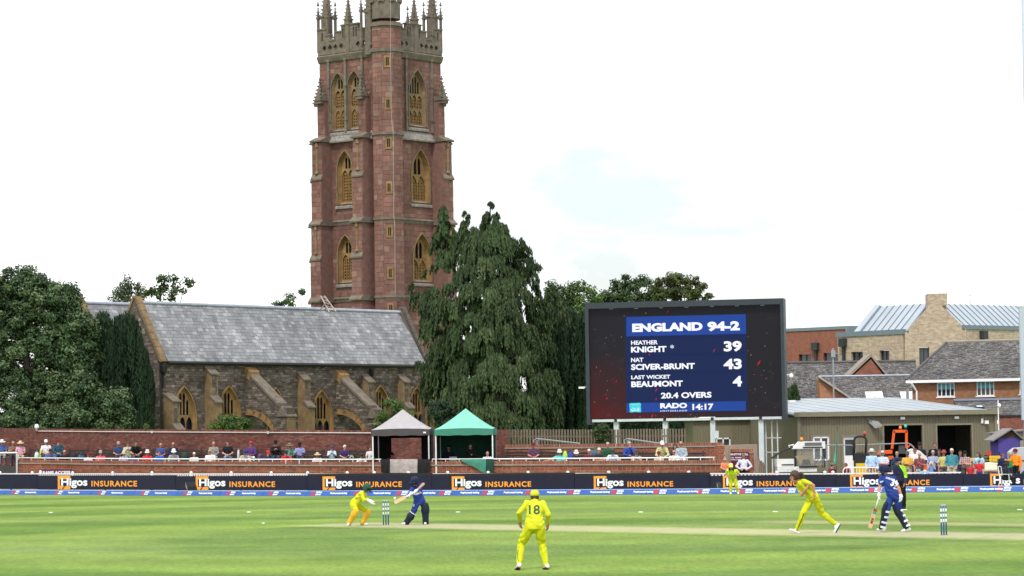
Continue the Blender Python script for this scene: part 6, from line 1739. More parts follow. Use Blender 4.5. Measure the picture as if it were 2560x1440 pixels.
# ================================================================== people
V = Vector
class Body:
    """limbs and trunk as tapered solids, fused by a voxel remesh into one continuous skin; the nearest limb gives each face its cloth"""
    def __init__(s): s.mb = MB(); s.cl = []; 
    def cap(s, a, ra, b, rb, m, n=10, cls=True):
        a, b = V(a), V(b); d = b - a; L = max(d.length, 1e-4); d = d / L if d.length > 1e-6 else V((0, 0, 1))
        x = d.orthogonal().normalized(); y = d.cross(x)
        prof = [(ra * math.sin(t), -ra * math.cos(t)) for t in (.25, .8, 1.35)] + [(rb * math.sin(t), L - rb * math.cos(t)) for t in (1.8, 2.35, 2.9)]
        s.mb.lathe(prof, a, n, (x, y, d))
        if cls: s.cl.append((a, ra, b, rb, m))
    def ell(s, c, rad, ax, m, cls=None):
        s.mb.ell(c, rad, ax, 12, 8)
        if cls is not False:
            r = min(rad); s.cl.append((V(c), cls or r, V(c), cls or r, m))
    def loft(s, rings, n=14):
        vs = []
        for c, X, Y in rings:
            for j in range(n):
                a = 2 * math.pi * j / n
                # slightly squared cross-section
                ca, sa = math.cos(a), math.sin(a); k = 1 / (abs(ca) ** 2.6 + abs(sa) ** 2.6) ** (1 / 2.6)
                vs.append(c + X * ca * k + Y * sa * k)
        k = len(rings)
        fs = [(i * n + j, i * n + (j + 1) % n, (i + 1) * n + (j + 1) % n, (i + 1) * n + j) for i in range(k - 1) for j in range(n)] + [tuple(range(n))[::-1], tuple(range((k - 1) * n, k * n))]
        s.mb.add(vs, fs)
    def mesh(s, name, voxel, off, smooth=4, folds=.0):
        me = s.mb.mesh(name, [], off)
        ob = bpy.data.objects.new('tmp', me)
        r = ob.modifiers.new('r', 'REMESH'); r.mode = 'VOXEL'; r.voxel_size = voxel; r.use_smooth_shade = True
        sm = ob.modifiers.new('s', 'SMOOTH'); sm.factor = .5; sm.iterations = smooth
        res = to_mesh(ob); bpy.data.objects.remove(ob); bpy.data.meshes.remove(me)
        res.name = name
        np_ = len(res.polygons); c = np.empty(np_ * 3); res.polygons.foreach_get('center', c); c = c.reshape(-1, 3)
        best = np.full(np_, 1e9); idx = np.zeros(np_, dtype=np.int32)
        for a, ra, b, rb, m in s.cl:
            a = np.array(a - off); b = np.array(b - off); d = b - a; L2 = max((d * d).sum(), 1e-9)
            t = np.clip(((c - a) @ d) / L2, 0, 1)
            dist = np.linalg.norm(c - a - t[:, None] * d, axis=1) - (ra + (rb - ra) * t)
            w = dist < best; best[w] = dist[w]; idx[w] = m
        if folds:                                    # creases in the cloth
            nv = len(res.vertices); co = np.empty(nv * 3); res.vertices.foreach_get('co', co); co = co.reshape(-1, 3); no = np.empty(nv * 3); res.vertices.foreach_get('normal', no); no = no.reshape(-1, 3)
            lv = np.empty(len(res.loops), dtype=np.int32); res.loops.foreach_get('vertex_index', lv); ls = np.empty(np_, dtype=np.int32); res.polygons.foreach_get('loop_total', ls)
            w = np.zeros(nv); w[lv[np.repeat(np.isin(idx, (1, 3, 4)), ls)]] = 1
            x, y, z = co.T; f = np.sin(z * 46 + 3 * np.sin(x * 17 + y * 9) + 2 * np.sin(z * 13 + 4 * x)) * (.5 + .5 * np.sin(x * 23 - z * 11 + 1.3)) + .7 * np.sin((x * .8 + z * .6) * 38 + 2.5 * np.sin(y * 21 - z * 8))
            res.vertices.foreach_set('co', (co + no * (f * w * folds)[:, None]).ravel()); res.update()
        res.polygons.foreach_set('material_index', idx); res.polygons.foreach_set('use_smooth', [True] * np_)
        return res
SK, SH_, FO, TR_, SN, SHO, GL, HR = range(8)      # skin, shirt, forearm, trousers, shin, shoe, glove
def head_axes(J):
    U = (J['head'] - J['neck']).normalized() * .6 + V((0, 0, 1)) * .4
    F = V(J['face']).normalized(); U = (U - F * U.dot(F)).normalized(); return F.cross(U).normalized(), F, U      # right, forward, up
def figure(J, g=1.0, short=True, sk=1.0, gloves=False, shirt_loose=1.0, trouser_loose=1.0, fingers=True, curl=.5):
    B = Body(); h = J['head']; Rt, F, U = head_axes(J); ax = (Rt, F, U)
    B.ell(h + U * .022 * sk - F * .008, (.073 * sk, .092 * sk, .094 * sk), ax, SK, .08)
    B.ell(h - U * .055 * sk + F * .026 * sk, (.054 * sk, .062 * sk, .062 * sk), ax, SK, .055)
    B.cap(h + F * .088 * sk + U * .012, .010, h + F * .104 * sk - U * .018, .015, SK, 6)
    for s in (-1, 1): B.ell(h + Rt * s * .074 * sk - U * .01, (.012, .024, .032), ax, SK, .012)
    B.cap(J['neck'] - (h - J['neck']) * .25, .058, h - U * .05 - F * .012, .05, SK)
    sl, sr, hl, hr = J['sl'], J['sr'], J['hl'], J['hr']
    hc = (hl + hr) / 2; nb = J['neck']; sm = (sl + sr) / 2
    Xs = (sl - sr); ws = Xs.length / 2; Xs.normalize(); Xh = (hl - hr); wh = Xh.length / 2; Xh.normalize()
    up = (nb - hc).normalized()
    def fr(X): return X.cross(up).normalized()
    bend = J.get('bend', V((0, 0, 0)))
    cen = lambda t: hc.lerp(nb, t) + bend * math.sin(math.pi * t)
    lo = shirt_loose
    R_ = [(-.10, Xh, wh + .062, .105 * g), (.02, Xh, wh + .082, .125 * g), (.16, Xh, (wh + .072) * (1 + (g - 1) * .8) * lo, .122 * g * lo), (.38, (Xh + Xs).normalized(), .145 * g * lo, .113 * g * lo), (.62, Xs, (.158 + .1 * (ws - .17)) * (1 + (g - 1) * .5), .118 * (1 + (g - 1) * .6)), (.80, Xs, ws * .96, .105), (.93, Xs, ws * .78, .082), (1.02, Xs, .068, .06)]
    B.loft([(cen(t), X * a, fr(X) * b) for t, X, a, b in R_])
    tw = cen(.14)
    for s, S_, H_ in ((1, sl, hl), (-1, sr, hr)):
        B.cl.append((cen(.17) + Xh * s * wh * .6, .115 * g, S_ * .8 + nb * .2 - up * .04, .085, SH_))
    B.cl.append((cen(.17), .12 * g, cen(.85), .11, SH_)); B.cl.append((sl, .06, sr, .06, SH_)); B.cl.append((cen(.97), .064, cen(.9), .08, SH_))
    B.cl.append((hl, .11 * g, hr, .11 * g, TR_)); B.cl.append((cen(.0), .125 * g, cen(.07), .125 * g, TR_))
    for k, S_ in (('l', sl), ('r', sr)):
        E, Wr = J['e' + k], J['w' + k]
        B.cap(S_.lerp(nb, .12), .068, S_, .066, SH_)
        if short:
            m_ = S_.lerp(E, .58); B.cap(S_, .066, m_, .064 * lo, SH_); B.cap(m_, .046, E, .041, FO); B.cap(E, .042, E.lerp(Wr, .3), .043, FO); B.cap(E.lerp(Wr, .3), .043, Wr, .028, FO)
        else:
            B.cap(S_, .066, E, .055, SH_); B.cap(E, .055, Wr.lerp(E, .08), .044, FO)
        d = (J['d' + k] if 'd' + k in J else (Wr - E)).normalized()
        pnrm = J.get('p' + k)
        if pnrm is None: pnrm = F
        side = d.cross(pnrm)
        side = side.normalized() if side.length > .05 else d.orthogonal().normalized(); pnrm = side.cross(d).normalized()
        q = 1.75 if gloves else 1.0; gm = GL if gloves else SK; ln = 1.2 if gloves else 1.0
        B.cap(Wr, .029 * (1.3 if gloves else 1), Wr + d * .03, .031 * q, gm)
        B.ell(Wr + d * .055 * ln, (.04 * (1.25 if gloves else 1), .052 * ln, .019 * q), (side, d, pnrm), gm, .022 * q)
        B.cl.append((Wr + d * .02, .03 * q, Wr + d * .09 * ln, .035 * q, gm))
        if fingers:
            for i, (o_, L) in enumerate(((-.03, .062), (-.010, .078), (.011, .074), (.031, .058))):
                a = Wr + d * .092 * ln + side * o_ * (1.3 if gloves else 1); b = a + (d * (1 - .35 * curl) + pnrm * .5 * curl).normalized() * L * .52; c = b + (d * (1 - 1.1 * curl) + pnrm * 1.0 * curl).normalized() * L * .5
                B.cap(a, .0098 * q, b, .0092 * q, gm, 6); B.cap(b, .0092 * q, c, .0082 * q, gm, 6)
            a = Wr + d * .035 + side * -.034 * (1.2 if gloves else 1); b = a + (d * .6 - side * .7 + pnrm * .3).normalized() * .045; B.cap(a, .013 * q, b, .011 * q, gm, 6); B.cap(b, .011 * q, b + (d * .9 - side * .15 + pnrm * .35).normalized() * .032, .0095 * q, gm, 6)
    tl = trouser_loose
    for k in 'lr':
        H_, K, A = J['h' + k], J['k' + k], J['a' + k]
        B.cap(H_, .100 * g ** .5, H_.lerp(K, .5), .088 * tl, TR_); B.cap(H_.lerp(K, .5), .088 * tl, K, .069 * tl, TR_)
        B.cap(K, .067 * tl, K.lerp(A, .35), .066 * tl, SN); B.cap(K.lerp(A, .35), .066 * tl, A.lerp(K, .03), .052 * tl, SN)
        T_ = J['t' + k]; hl_ = J.get('q' + k) or (A - (T_ - A).normalized() * .03 + (V((0, 0, -.045)) if abs((T_ - A).normalized().z) < .75 else V((0, 0, 0))))
        B.cap(A, .042, hl_, .038, SHO); B.cap(hl_, .038, T_, .034, SHO); B.cap(A, .04, T_.lerp(hl_, .35) + V((0, 0, .012)), .036, SHO)
    return B
_cm = {}
def cloth(c, name=None, rough=.85):
    k = (tuple(round(x, 3) for x in c), rough)
    if k not in _cm: _cm[k] = mat(name or 'cloth %.2f %.2f %.2f' % k[0], c, rough, .15, 9, .05, 8, spec=.2, stretch=(1, 1, .55))
    return _cm[k]
def pattern(kind, c1, c2, c3=None):
    k = (kind, c1, c2)
    if k in _cm: return _cm[k]
    m, nt, b = newmat(kind + ' cloth'); b.inputs['Roughness'].default_value = .85
    pos = N(nt, 'TexCoord').outputs['Object']
    if kind == 'floral':
        vo = N(nt, 'TexVoronoi'); vo.inputs['Scale'].default_value = 16; nt.links.new(pos, vo.inputs['Vector'])
        col = mixc(nt, maprange(nt, vo.outputs['Distance'], .25, .5, 1, 0), c1, c2)
        if c3: col = mixc(nt, maprange(nt, noise(nt, 24, 2, .5, pos), .58, .62, 0, 1), col, c3)
    elif kind == 'check':
        sep = N(nt, 'SeparateXYZ'); nt.links.new(pos, sep.inputs[0])
        a = maprange(nt, math_(nt, 'SINE', math_(nt, 'MULTIPLY', sep.outputs[0], 70)), -.2, .2, 0, .5); z = maprange(nt, math_(nt, 'SINE', math_(nt, 'MULTIPLY', sep.outputs[2], 70)), -.2, .2, 0, .5)
        col = mixc(nt, math_(nt, 'ADD', a, z), c1, c2)
    nt.links.new(col, b.inputs['Base Color']); _cm[k] = m
    return m
SKT = {'pale': (.50, .27, .19), 'pink': (.50, .22, .15), 'tan': (.36, .17, .10), 'brown': (.13, .06, .035), 'dark': (.055, .028, .02)}
def skin(t):
    k = 'skin ' + t
    if k not in _cm: _cm[k] = mat(k, SKT[t], .55, .1, 12, spec=.35)
    return _cm[k]
eye_m = mat('eye dark', (.03, .02, .018), .3, 0); mouth_m = mat('lip', (.28, .09, .08), .5, 0); glass_m = mat('dark lens', (.006, .006, .008), .1, 0, spec=.6)
HAIR = {'grey': (.38, .37, .36), 'white': (.66, .64, .60), 'dark': (.018, .013, .010), 'brown': (.062, .035, .02), 'blond': (.36, .24, .11), 'red': (.16, .05, .022)}
def hairm(k):
    q = 'hair ' + k
    if q not in _cm: _cm[q] = mat(q, HAIR[k], .6, .3, 30, .01, 60)
    return _cm[q]
# head furniture is modelled once round the origin (right, forward, up = x, y, z) and placed by a matrix
_hm = {}
def head_piece(kind):
    if kind in _hm: return _hm[kind]
    mb = MB(); sm = True
    if kind == 'eyes':
        for s in (-1, 1): mb.ell((s * .03, .082, .004), (.013, .010, .008), None, 8, 5)
        for s in (-1, 1): mb.box((s * .031, .086, .022), (.036, .012, .007))
        sm = False
    elif kind == 'mouth': mb.ell((0, .084, -.062), (.024, .008, .007), None, 8, 5)
    elif kind == 'sunglasses':
        for s in (-1, 1): mb.ell((s * .033, .09, .005), (.03, .012, .021), None, 10, 6); mb.bar((s * .06, .085, .008), (s * .078, .0, .006), .006, .008)
        mb.bar((-.01, .1, .01), (.01, .1, .01), .006, .006)
    elif kind.startswith('hair'):
        n, k = 16, 10; vs = []; keep = {}
        for i in range(k + 1):
            a = math.pi * i / k
            for j in range(n):
                b = 2 * math.pi * j / n
                wob = 1 + .035 * math.sin(5 * b + 3 * a) + .02 * math.sin(9 * b - 5 * a)
                vs.append((.083 * wob * math.sin(a) * math.cos(b), -.010 + .102 * wob * math.sin(a) * math.sin(b), .022 + .104 * wob * math.cos(a)))
        fs = []
        for i in range(k):
            for j in range(n):
                q = (i * n + j, i * n + (j + 1) % n, (i + 1) * n + (j + 1) % n, (i + 1) * n + j)
                c = [sum(vs[t][d] for t in q) / 4 for d in range(3)]
                low = -.045 if kind == 'hair_short' else -.07
                if c[2] < low or (c[1] > .030 and c[2] < .058) or (kind == 'hair_bald' and (c[2] > .02 or c[1] > 0)): continue
                fs.append(q)
        mb.add(vs, fs)
        if kind == 'hair_long':
            for x in (-.06, -.03, 0, .03, .06):
                mb.tube([(x, -.06, .03), (x * 1.2, -.085, -.06), (x * 1.25, -.085, -.16), (x * 1.1, -.075, -.25)], [.03, .036, .034, .012], 7)
            for s in (-1, 1): mb.tube([(s * .07, -.005, .03), (s * .084, -.01, -.06), (s * .09, -.0, -.15), (s * .085, .01, -.22)], [.022, .026, .024, .01], 7)
        if kind == 'hair_pony':
            mb.tube([(0, -.09, .05), (0, -.13, .045), (.01, -.165, 0), (.015, -.175, -.07), (.01, -.165, -.14)], [.026, .034, .036, .028, .006], 8)
    elif kind in ('cap', 'cap_dome', 'beanie'):
        mb.lathe([(.090, .022), (.091, .05), (.086, .085), (.068, .115), (.038, .132), (.008, .138)], (0, -.006, 0), 16, None, 0, .94, 1.14)
        if kind == 'cap':
            vs = []; 
            for i in range(9):
                a = -1.05 + 2.1 * i / 8; vs += [(math.sin(a) * .084, .0 + math.cos(a) * .094, .036), (math.sin(a) * .085 * 1.02, .035 + math.cos(a) * .132, .024 - .012 * abs(math.sin(a)))]
            vs += [(x, y, z - .008) for x, y, z in vs]; m_ = 18
            mb.add(vs, [(2 * i, 2 * i + 2, 2 * i + 3, 2 * i + 1) for i in range(8)] + [(m_ + 2 * i + 1, m_ + 2 * i + 3, m_ + 2 * i + 2, m_ + 2 * i) for i in range(8)] + [(2 * i + 1, 2 * i + 3, m_ + 2 * i + 3, m_ + 2 * i + 1) for i in range(8)])
    elif kind in ('bucket', 'sunhat', 'trilby'):
        r, dz = {'bucket': (.135, -.03), 'sunhat': (.195, -.012), 'trilby': (.145, .0)}[kind]
        mb.lathe([(.088, .04), (r * .8, .04 + dz * .6), (r, .036 + dz), (r, .042 + dz), (r * .8, .048 + dz * .6), (.090, .05), (.087, .085), (.080, .125), (.06, .14), (.01, .142)], (0, -.004, 0), 18, None, 0, .96, 1.12)
    elif kind == 'hat_band': mb.lathe([(.0915, .05), (.0915, .068)], (0, -.004, 0), 18, None, 0, .965, 1.125)
    elif kind == 'helmet':
        mb.lathe([(.100, -.045), (.108, -.02), (.110, .03), (.104, .075), (.082, .115), (.045, .138), (.008, .144)], (0, -.012, 0), 18, None, 0, .96, 1.16)
        vs = []
        for i in range(9):
            a = -1.1 + 2.2 * i / 8; vs += [(math.sin(a) * .100, -.0 + math.cos(a) * .108, .045), (math.sin(a) * .105, .03 + math.cos(a) * .135, .028)]
        vs += [(x, y, z - .012) for x, y, z in vs]; m_ = 18
        mb.add(vs, [(2 * i, 2 * i + 2, 2 * i + 3, 2 * i + 1) for i in range(8)] + [(m_ + 2 * i + 1, m_ + 2 * i + 3, m_ + 2 * i + 2, m_ + 2 * i) for i in range(8)] + [(2 * i + 1, 2 * i + 3, m_ + 2 * i + 3, m_ + 2 * i + 1) for i in range(8)])
        for s in (-1, 1): mb.ell((s * .094, .0, -.06), (.014, .045, .04), None, 10, 6)
    elif kind == 'grille':
        for z in (-.015, -.045, -.075, -.105):
            mb.tube([(math.sin(a) * .105, .02 + math.cos(a) * .125, z) for a in np.linspace(-1.35, 1.35, 11)], .0045, 5)
        for x in (-.09, .09, -.035, .035): mb.tube([(x, .02 + .125 * math.sqrt(max(0, 1 - (x / .105) ** 2)), .0), (x, .02 + .125 * math.sqrt(max(0, 1 - (x / .105) ** 2)), -.105)], .0045, 5)
    me = mb.mesh(kind, [mouth_m] if False else [], V((0, 0, 0)), sm); me.materials.append(None)
    _hm[kind] = me
    return me
def put_head(parent, kind, name, m, J, sk=1.0, extra=1.0):
    Rt, F, U = head_axes(J)
    mm = Matrix((Rt * sk * extra, F * sk * extra, U * sk * extra)).transposed().to_4x4(); mm.translation = J['head']
    o = link(name, head_piece(kind), parent, mm); o.material_slots[0].link = 'OBJECT'; o.material_slots[0].material = m
    return o
def decal(parent, bm_obj, pts, fs, direction, name, m, lift=.006):
    """lay flat print on a body: pts are pushed along direction until they meet the cloth"""
    me = bm_obj.data; off = wloc(bm_obj)
    bvh = BVHTree.FromPolygons([v.co + off for v in me.vertices], [tuple(p.vertices) for p in me.polygons])
    d = V(direction).normalized(); vs = []
    for p in pts:
        hit = bvh.ray_cast(V(p) - d * .8, d, 2.0)
        vs.append(hit[0] - d * lift if hit[0] is not None else None)
    fs2 = [f for f in fs if all(vs[i] is not None for i in f)]
    mb = MB(); mb.add([v if v is not None else V((0, 0, 0)) for v in vs], fs2); return mb.build(name, m, parent)
def dense_text(body, pl, u0, u1, v0, v1, bold=.03):
    co, fs = text_mesh(body, bold)
    mb = bmesh.new()
    vs = [mb.verts.new((c[0] * (u1 - u0), c[1] * (v1 - v0), 0)) for c in co]
    for f in fs:
        try: mb.faces.new([vs[i] for i in f])
        except ValueError: pass
    bmesh.ops.triangulate(mb, faces=mb.faces[:]); bmesh.ops.subdivide_edges(mb, edges=[e for e in mb.edges if e.calc_length() > .03], cuts=2)
    bmesh.ops.triangulate(mb, faces=mb.faces[:])
    mb.verts.index_update()
    P = [pl.p(u0 + v.co.x, v0 + v.co.y) for v in mb.verts]; F = [tuple(v.index for v in f.verts) for f in mb.faces]; mb.free()
    return P, F
def person(label, J, mats, B, voxel, base, group=None, face=True, sk=1.0, hair=None, hat=None, glasses=False, cat='person'):
    t = thing('person', label, cat, base, group)
    me = B.mesh('body', voxel, V(base), 4, .0075); mats_to(me, mats)
    o = link('body', me, t)
    dress_head(t, J, hair, hat, glasses, sk, face)
    return t, o
def dress_head(t, J, hair, hat, glasses, sk=1.0, face=True):
    if face:
        if glasses: put_head(t, 'sunglasses', 'sunglasses', glass_m, J, sk)
        else: put_head(t, 'eyes', 'eyes', eye_m, J, sk)
        put_head(t, 'mouth', 'mouth', mouth_m, J, sk)
    if hair: put_head(t, hair[0], 'hair', hairm(hair[1]), J, sk)
    if hat:
        h = put_head(t, hat[0], {'beanie': 'headscarf'}.get(hat[0], 'hat' if 'helmet' not in hat[0] else 'helmet'), cloth(hat[1]), J, sk, 1.06)
        if hat[0] in ('sunhat', 'trilby', 'bucket') and len(hat) > 2: put_head(t, 'hat_band', 'hat_band', cloth(hat[2]), J, sk, 1.065)

# ------------------------------------------------------------------ the players
YEL, YEL_M = (.70, .74, .02), None
yel = cloth((.53, .56, .018), 'canary shirt', .7); yelt = cloth((.51, .53, .010), 'canary trousers', .7); green_d = cloth((.015, .07, .04), 'bottle green', .5); blackm = cloth((.01, .01, .012), 'black trim'); shoe_w = cloth((.72, .73, .75), 'white boots', .5); white_gl = cloth((.72, .73, .76), 'white gloves', .6)
blue_s = cloth((.018, .044, .235), 'royal blue shirt', .7); navy_s = cloth((.012, .016, .05), 'dark navy', .6); pad_o = cloth((.70, .40, .03), 'orange pads', .6); navy_pad = cloth((.012, .018, .035), 'navy pads', .6); lime = cloth((.36, .72, .03), 'lime panel', .7)
def PJ(Y, d):
    """joints from picture positions and depth offsets"""
    return {k: W(v[0], v[1], Y + (v[2] if len(v) > 2 else 0)) for k, v in d.items()}
def gnd(*ps):
    for p in ps: p.z = max(p.z, .038)
def pad(parent, K, A, F, m, up_=.2, width=.115, thick=.05, name='leg_pad', straps=None, ribs=0):
    """leg guard: a curved shield wrapped round the front of the shin and knee"""
    K, A = V(K), V(A); d = (A - K).normalized(); F = (V(F) - d * V(F).dot(d)).normalized(); S_ = d.cross(F).normalized()
    a, b = K - d * up_, A + d * .05; rows = 11; n = 11; vs = []
    for layer in (0, 1):
        for i in range(rows):
            f = i / (rows - 1); c = a.lerp(b, f)
            r = width * (1.0 + .22 * math.exp(-((f - .33) / .13) ** 2) - .22 * f) * (.75 if i == 0 else 1); r2 = r - thick * (1 - layer) * .0 - (thick if layer else 0)
            for j in range(n):
                t = -1.75 + 3.5 * j / (n - 1); rr = r2 * (1 + (.03 * math.cos(j * math.pi) if ribs and not layer else 0))
                vs.append(c + F * (math.cos(t) * rr * .95 + .012) + S_ * math.sin(t) * rr)
    m_ = rows * n
    fs = [(i * n + j, i * n + j + 1, (i + 1) * n + j + 1, (i + 1) * n + j) for i in range(rows - 1) for j in range(n - 1)]
    fs += [tuple(q + m_ for q in f[::-1]) for f in fs]
    for i in range(rows - 1): fs += [(i * n, (i + 1) * n, m_ + (i + 1) * n, m_ + i * n), (i * n + n - 1, m_ + i * n + n - 1, m_ + (i + 1) * n + n - 1, (i + 1) * n + n - 1)]
    fs += [(j, m_ + j, m_ + j + 1, j + 1) for j in range(n - 1)] + [((rows - 1) * n + j, (rows - 1) * n + j + 1, m_ + (rows - 1) * n + j + 1, m_ + (rows - 1) * n + j) for j in range(n - 1)]
    mb = MB(); mb.add(vs, fs); p = mb.build(name, m, parent, smooth=True)
    if straps:
        for f in straps[1]:
            c = a.lerp(b, f); mb = MB(); pts = [c + F * math.cos(t) * width * .82 + S_ * math.sin(t) * width * .82 for t in np.linspace(1.2, 2 * math.pi - 1.2, 13)]
            for q, w in zip(pts, pts[1:]): mb.bar(q, w, .012, .05, 0, -d)
            mb.build('strap', straps[0], p)
    return p
def bat(label, grip, toe, face_n, blade_m, sticker=None, toe_m=None):
    grip, toe = V(grip), V(toe); d = (toe - grip).normalized(); nf = (V(face_n) - d * V(face_n).dot(d)).normalized(); s = d.cross(nf)
    L = (toe - grip).length; hl = L * .33
    t = thing('cricket_bat', label, 'bat', grip)
    MB().tube([grip - d * .03, grip + d * hl], [.018, .017], 10).build('handle', cloth((.55, .55, .56), 'bat grip'), t, smooth=True)
    rings = []
    for f, w, th in ((0, .02, .018), (.06, .046, .026), (.14, .054, .030), (.6, .054, .04), (.9, .054, .033), (1.0, .045, .018)):
        c = grip + d * (hl + (L - hl) * f)
        rings.append([c - s * w + nf * .008, c + s * w + nf * .008, c + s * w - nf * .008, c - nf * th, c - s * w - nf * .008])
    mb = MB(); vs = [p for r_ in rings for p in r_]; k = 5
    mb.add(vs, [(i * k + j, i * k + (j + 1) % k, (i + 1) * k + (j + 1) % k, (i + 1) * k + j) for i in range(len(rings) - 1) for j in range(k)] + [tuple(range(k))[::-1], tuple(range(len(vs) - k, len(vs)))])
    mb.build('blade', blade_m, t)
    if sticker:
        for (f0, f1, m) in sticker:
            mb = MB()
            for sg in (1,):
                a, b = grip + d * (hl + (L - hl) * f0), grip + d * (hl + (L - hl) * f1)
                mb.add([a - s * .05 + nf * .0105, a + s * .05 + nf * .0105, b + s * .05 + nf * .0105, b - s * .05 + nf * .0105], [(0, 1, 2, 3)])
            mb.build('sticker', m, t)
    return t, d, s, nf, hl, L
willow = mat('willow', (.55, .37, .20), .55, .15, 12)
def std(J):
    gnd(J['tl'], J['tr']); return J

# near fielder seen from behind
Y = 53.5
J = PJ(Y, dict(head=(1337, 1243, .38), neck=(1337, 1252.5, .27), sl=(1317.5, 1258.5, .22), sr=(1357, 1259, .22), el=(1297.5, 1283, .12), er=(1371, 1286, .1), wl=(1300, 1302, .3), wr=(1370, 1308, .22),
               hl=(1322, 1322, 0), hr=(1350, 1322, 0), kl=(1303, 1362, .12), kr=(1355, 1361, .1), al=(1298.5, 1409, -.16), ar=(1366, 1412, -.12), tl=(1293, 1425, .03), tr=(1362.5, 1425.5, .05), ql=(1298.5, 1414.5, -.24), qr=(1369.5, 1416.5, -.2)))
J['face'] = V((0, 1, -.05)); J['dl'] = V((.06, .1, -1)); J['dr'] = V((-.12, .1, -1)); J['pl'] = V((.7, .7, 0)); J['pr'] = V((-.7, .7, 0))
for k in ('tl', 'tr'): J[k].z = max(J[k].z, .036)
B = figure(J, 1.04, False, 1.0, False, 1.08, 1.12)
sole_m = cloth((.16, .045, .03), 'red-brown sole')
t, o = person('fielder in yellow with number 18, seen from behind, crouching nearest the camera', J, [skin('tan'), yel, yel, yelt, yelt, shoe_w, shoe_w], B, .0115, G(1335, 1424), 'players in yellow', False, 1.0, ('hair_short', 'brown'), ('cap', (.52, .55, .03)))
put_head(t, 'hair_pony', 'hair', hairm('brown'), J, .62)
pl = Pl(W(1336, 1290, Y), (1, 0, 0)); u0, v0 = pl.hit(1322.5, 1286); u1, v1 = pl.hit(1349.5, 1262.5)
decal(t, o, *dense_text('18', pl, u0, u1, v0, v1, .012), (0, 1, 0), 'shirt_number', green_d)
for a, h_ in (('tl', 'ql'), ('tr', 'qr')):
    p, q = J[h_], J[a]; d = (q - p).normalized(); s = d.cross(V((0, 1, .4))).normalized(); nb = s.cross(d).normalized()
    if nb.y > 0: nb = -nb
    MB().prism([p - s * .036 - d * .02 + nb * .026, p + s * .036 - d * .02 + nb * .026, q + s * .04 + d * .03 + nb * .026, q - s * .04 + d * .03 + nb * .026], nb * .018).build('boot_sole', sole_m, t)
line = [(1298, 1366), (1294, 1380), (1294, 1395), (1298, 1405)]
pts = []
for x, y in line: pts += [W(x - .6, y, Y), W(x + .6, y, Y)]
decal(t, o, pts, [(2 * i, 2 * i + 1, 2 * i + 3, 2 * i + 2) for i in range(3)], (0, 1, 0), 'trouser_piping', green_d, .008)

# wicketkeeper
Y = 82.0
J = PJ(Y, dict(head=(918, 1221, -.05), neck=(909.5, 1231.5, 0), sl=(903, 1232.5, -.2), sr=(912, 1238.5, .16), el=(910, 1249.5, -.3), er=(916, 1250, .1), wl=(918.5, 1249, -.3), wr=(922, 1252, -.02),
               hl=(882, 1260, -.12), hr=(889, 1262, .14), kl=(890, 1277, -.3), kr=(918.5, 1277.5, .2), al=(872.5, 1307.5, -.2), ar=(906, 1307.5, .22), tl=(869, 1313, -.38), tr=(917, 1312, .18)))
J['face'] = V((.86, -.5, -.12)); J['dl'] = V((.8, -.15, -.55)); J['dr'] = V((.75, -.1, -.6)); J['pl'] = V((.5, -.3, .8)); J['pr'] = V((.5, -.3, .8))
gnd(J['tl'], J['tr'])
B = figure(J, 1.0, False, 1.0, True, 1.05, 1.1)
t, o = person('wicketkeeper in yellow with green helmet and orange pads crouching behind the stumps', J, [skin('pale'), yel, yel, yelt, yelt, shoe_w, white_gl], B, .0125, G(890, 1313), 'players in yellow', True, 1.0, ('hair_short', 'blond'), None)
put_head(t, 'helmet', 'helmet', green_d, J, 1.0, 1.03); put_head(t, 'grille', 'helmet_grille', blackm, J, 1.0, 1.0)
pad(t, J['kl'], J['al'], V((.35, -.9, 0)), pad_o, .06, .095, .03, ribs=1); pad(t, J['kr'], J['ar'], V((.75, -.6, 0)), pad_o, .06, .095, .03, ribs=1)
for k, dd in (('wl', V((.85, -.1, -.5))), ('wr', V((.8, 0, -.6)))):
    p = J[k]; d = dd.normalized(); mb = MB(); s = d.cross(V((0, 0, 1))).normalized(); n_ = s.cross(d)
    mb.prism([p + d * .07 - s * .06, p + d * .07 + s * .05, p + d * .19 + s * .055, p + d * .22, p + d * .17 - s * .10, p + d * .1 - s * .1], n_ * .045); mb.build('keeper_glove', white_gl, t)
pts = []
for x, y in ((896.5, 1243), (889, 1246.5)): pts += [W(x, y - .8, Y), W(x, y + .8, Y)]
decal(t, o, pts, [(0, 1, 3, 2)], (0, 1, 0), 'shirt_stripe', blackm, .008)

# striking batter
Y = 82.2
J = PJ(Y, dict(head=(1036.5, 1204.5, -.12), neck=(1040.5, 1215.5, 0), sl=(1052, 1214.5, .12), sr=(1031, 1220, -.14), el=(1059.5, 1214.5, -.1), er=(1027, 1232.5, -.28), wl=(1042, 1225.5, -.32), wr=(1030.5, 1232, -.42),
               hl=(1057.5, 1258, .04), hr=(1042, 1259, -.06), kl=(1063.5, 1281, .0), kr=(1031, 1285, -.12), al=(1064.5, 1307.5, .02), ar=(1016.5, 1307, -.1), tl=(1062.5, 1313, -.2), tr=(1006.5, 1312, -.22)))
J['el'] = W(1059, 1210, -.02 + Y); J['face'] = V((-.55, -.75, -.38)); J['dl'] = V((-.75, -.1, -.6)); J['dr'] = V((-.75, -.05, -.55)); J['pl'] = V((-.3, .2, -.9)); J['pr'] = V((-.3, .2, -.9))
gnd(J['tl'], J['tr'])
B = figure(J, 1.0, True, 1.0, True, 1.06, 1.08, True, .9)
t, o = person('batter in royal blue with dark pads swinging the bat at the ball', J, [skin('pale'), blue_s, skin('pale'), blue_s, blue_s, shoe_w, white_gl], B, .0125, G(1042, 1313), 'batters in blue', True, 1.0, None, None)
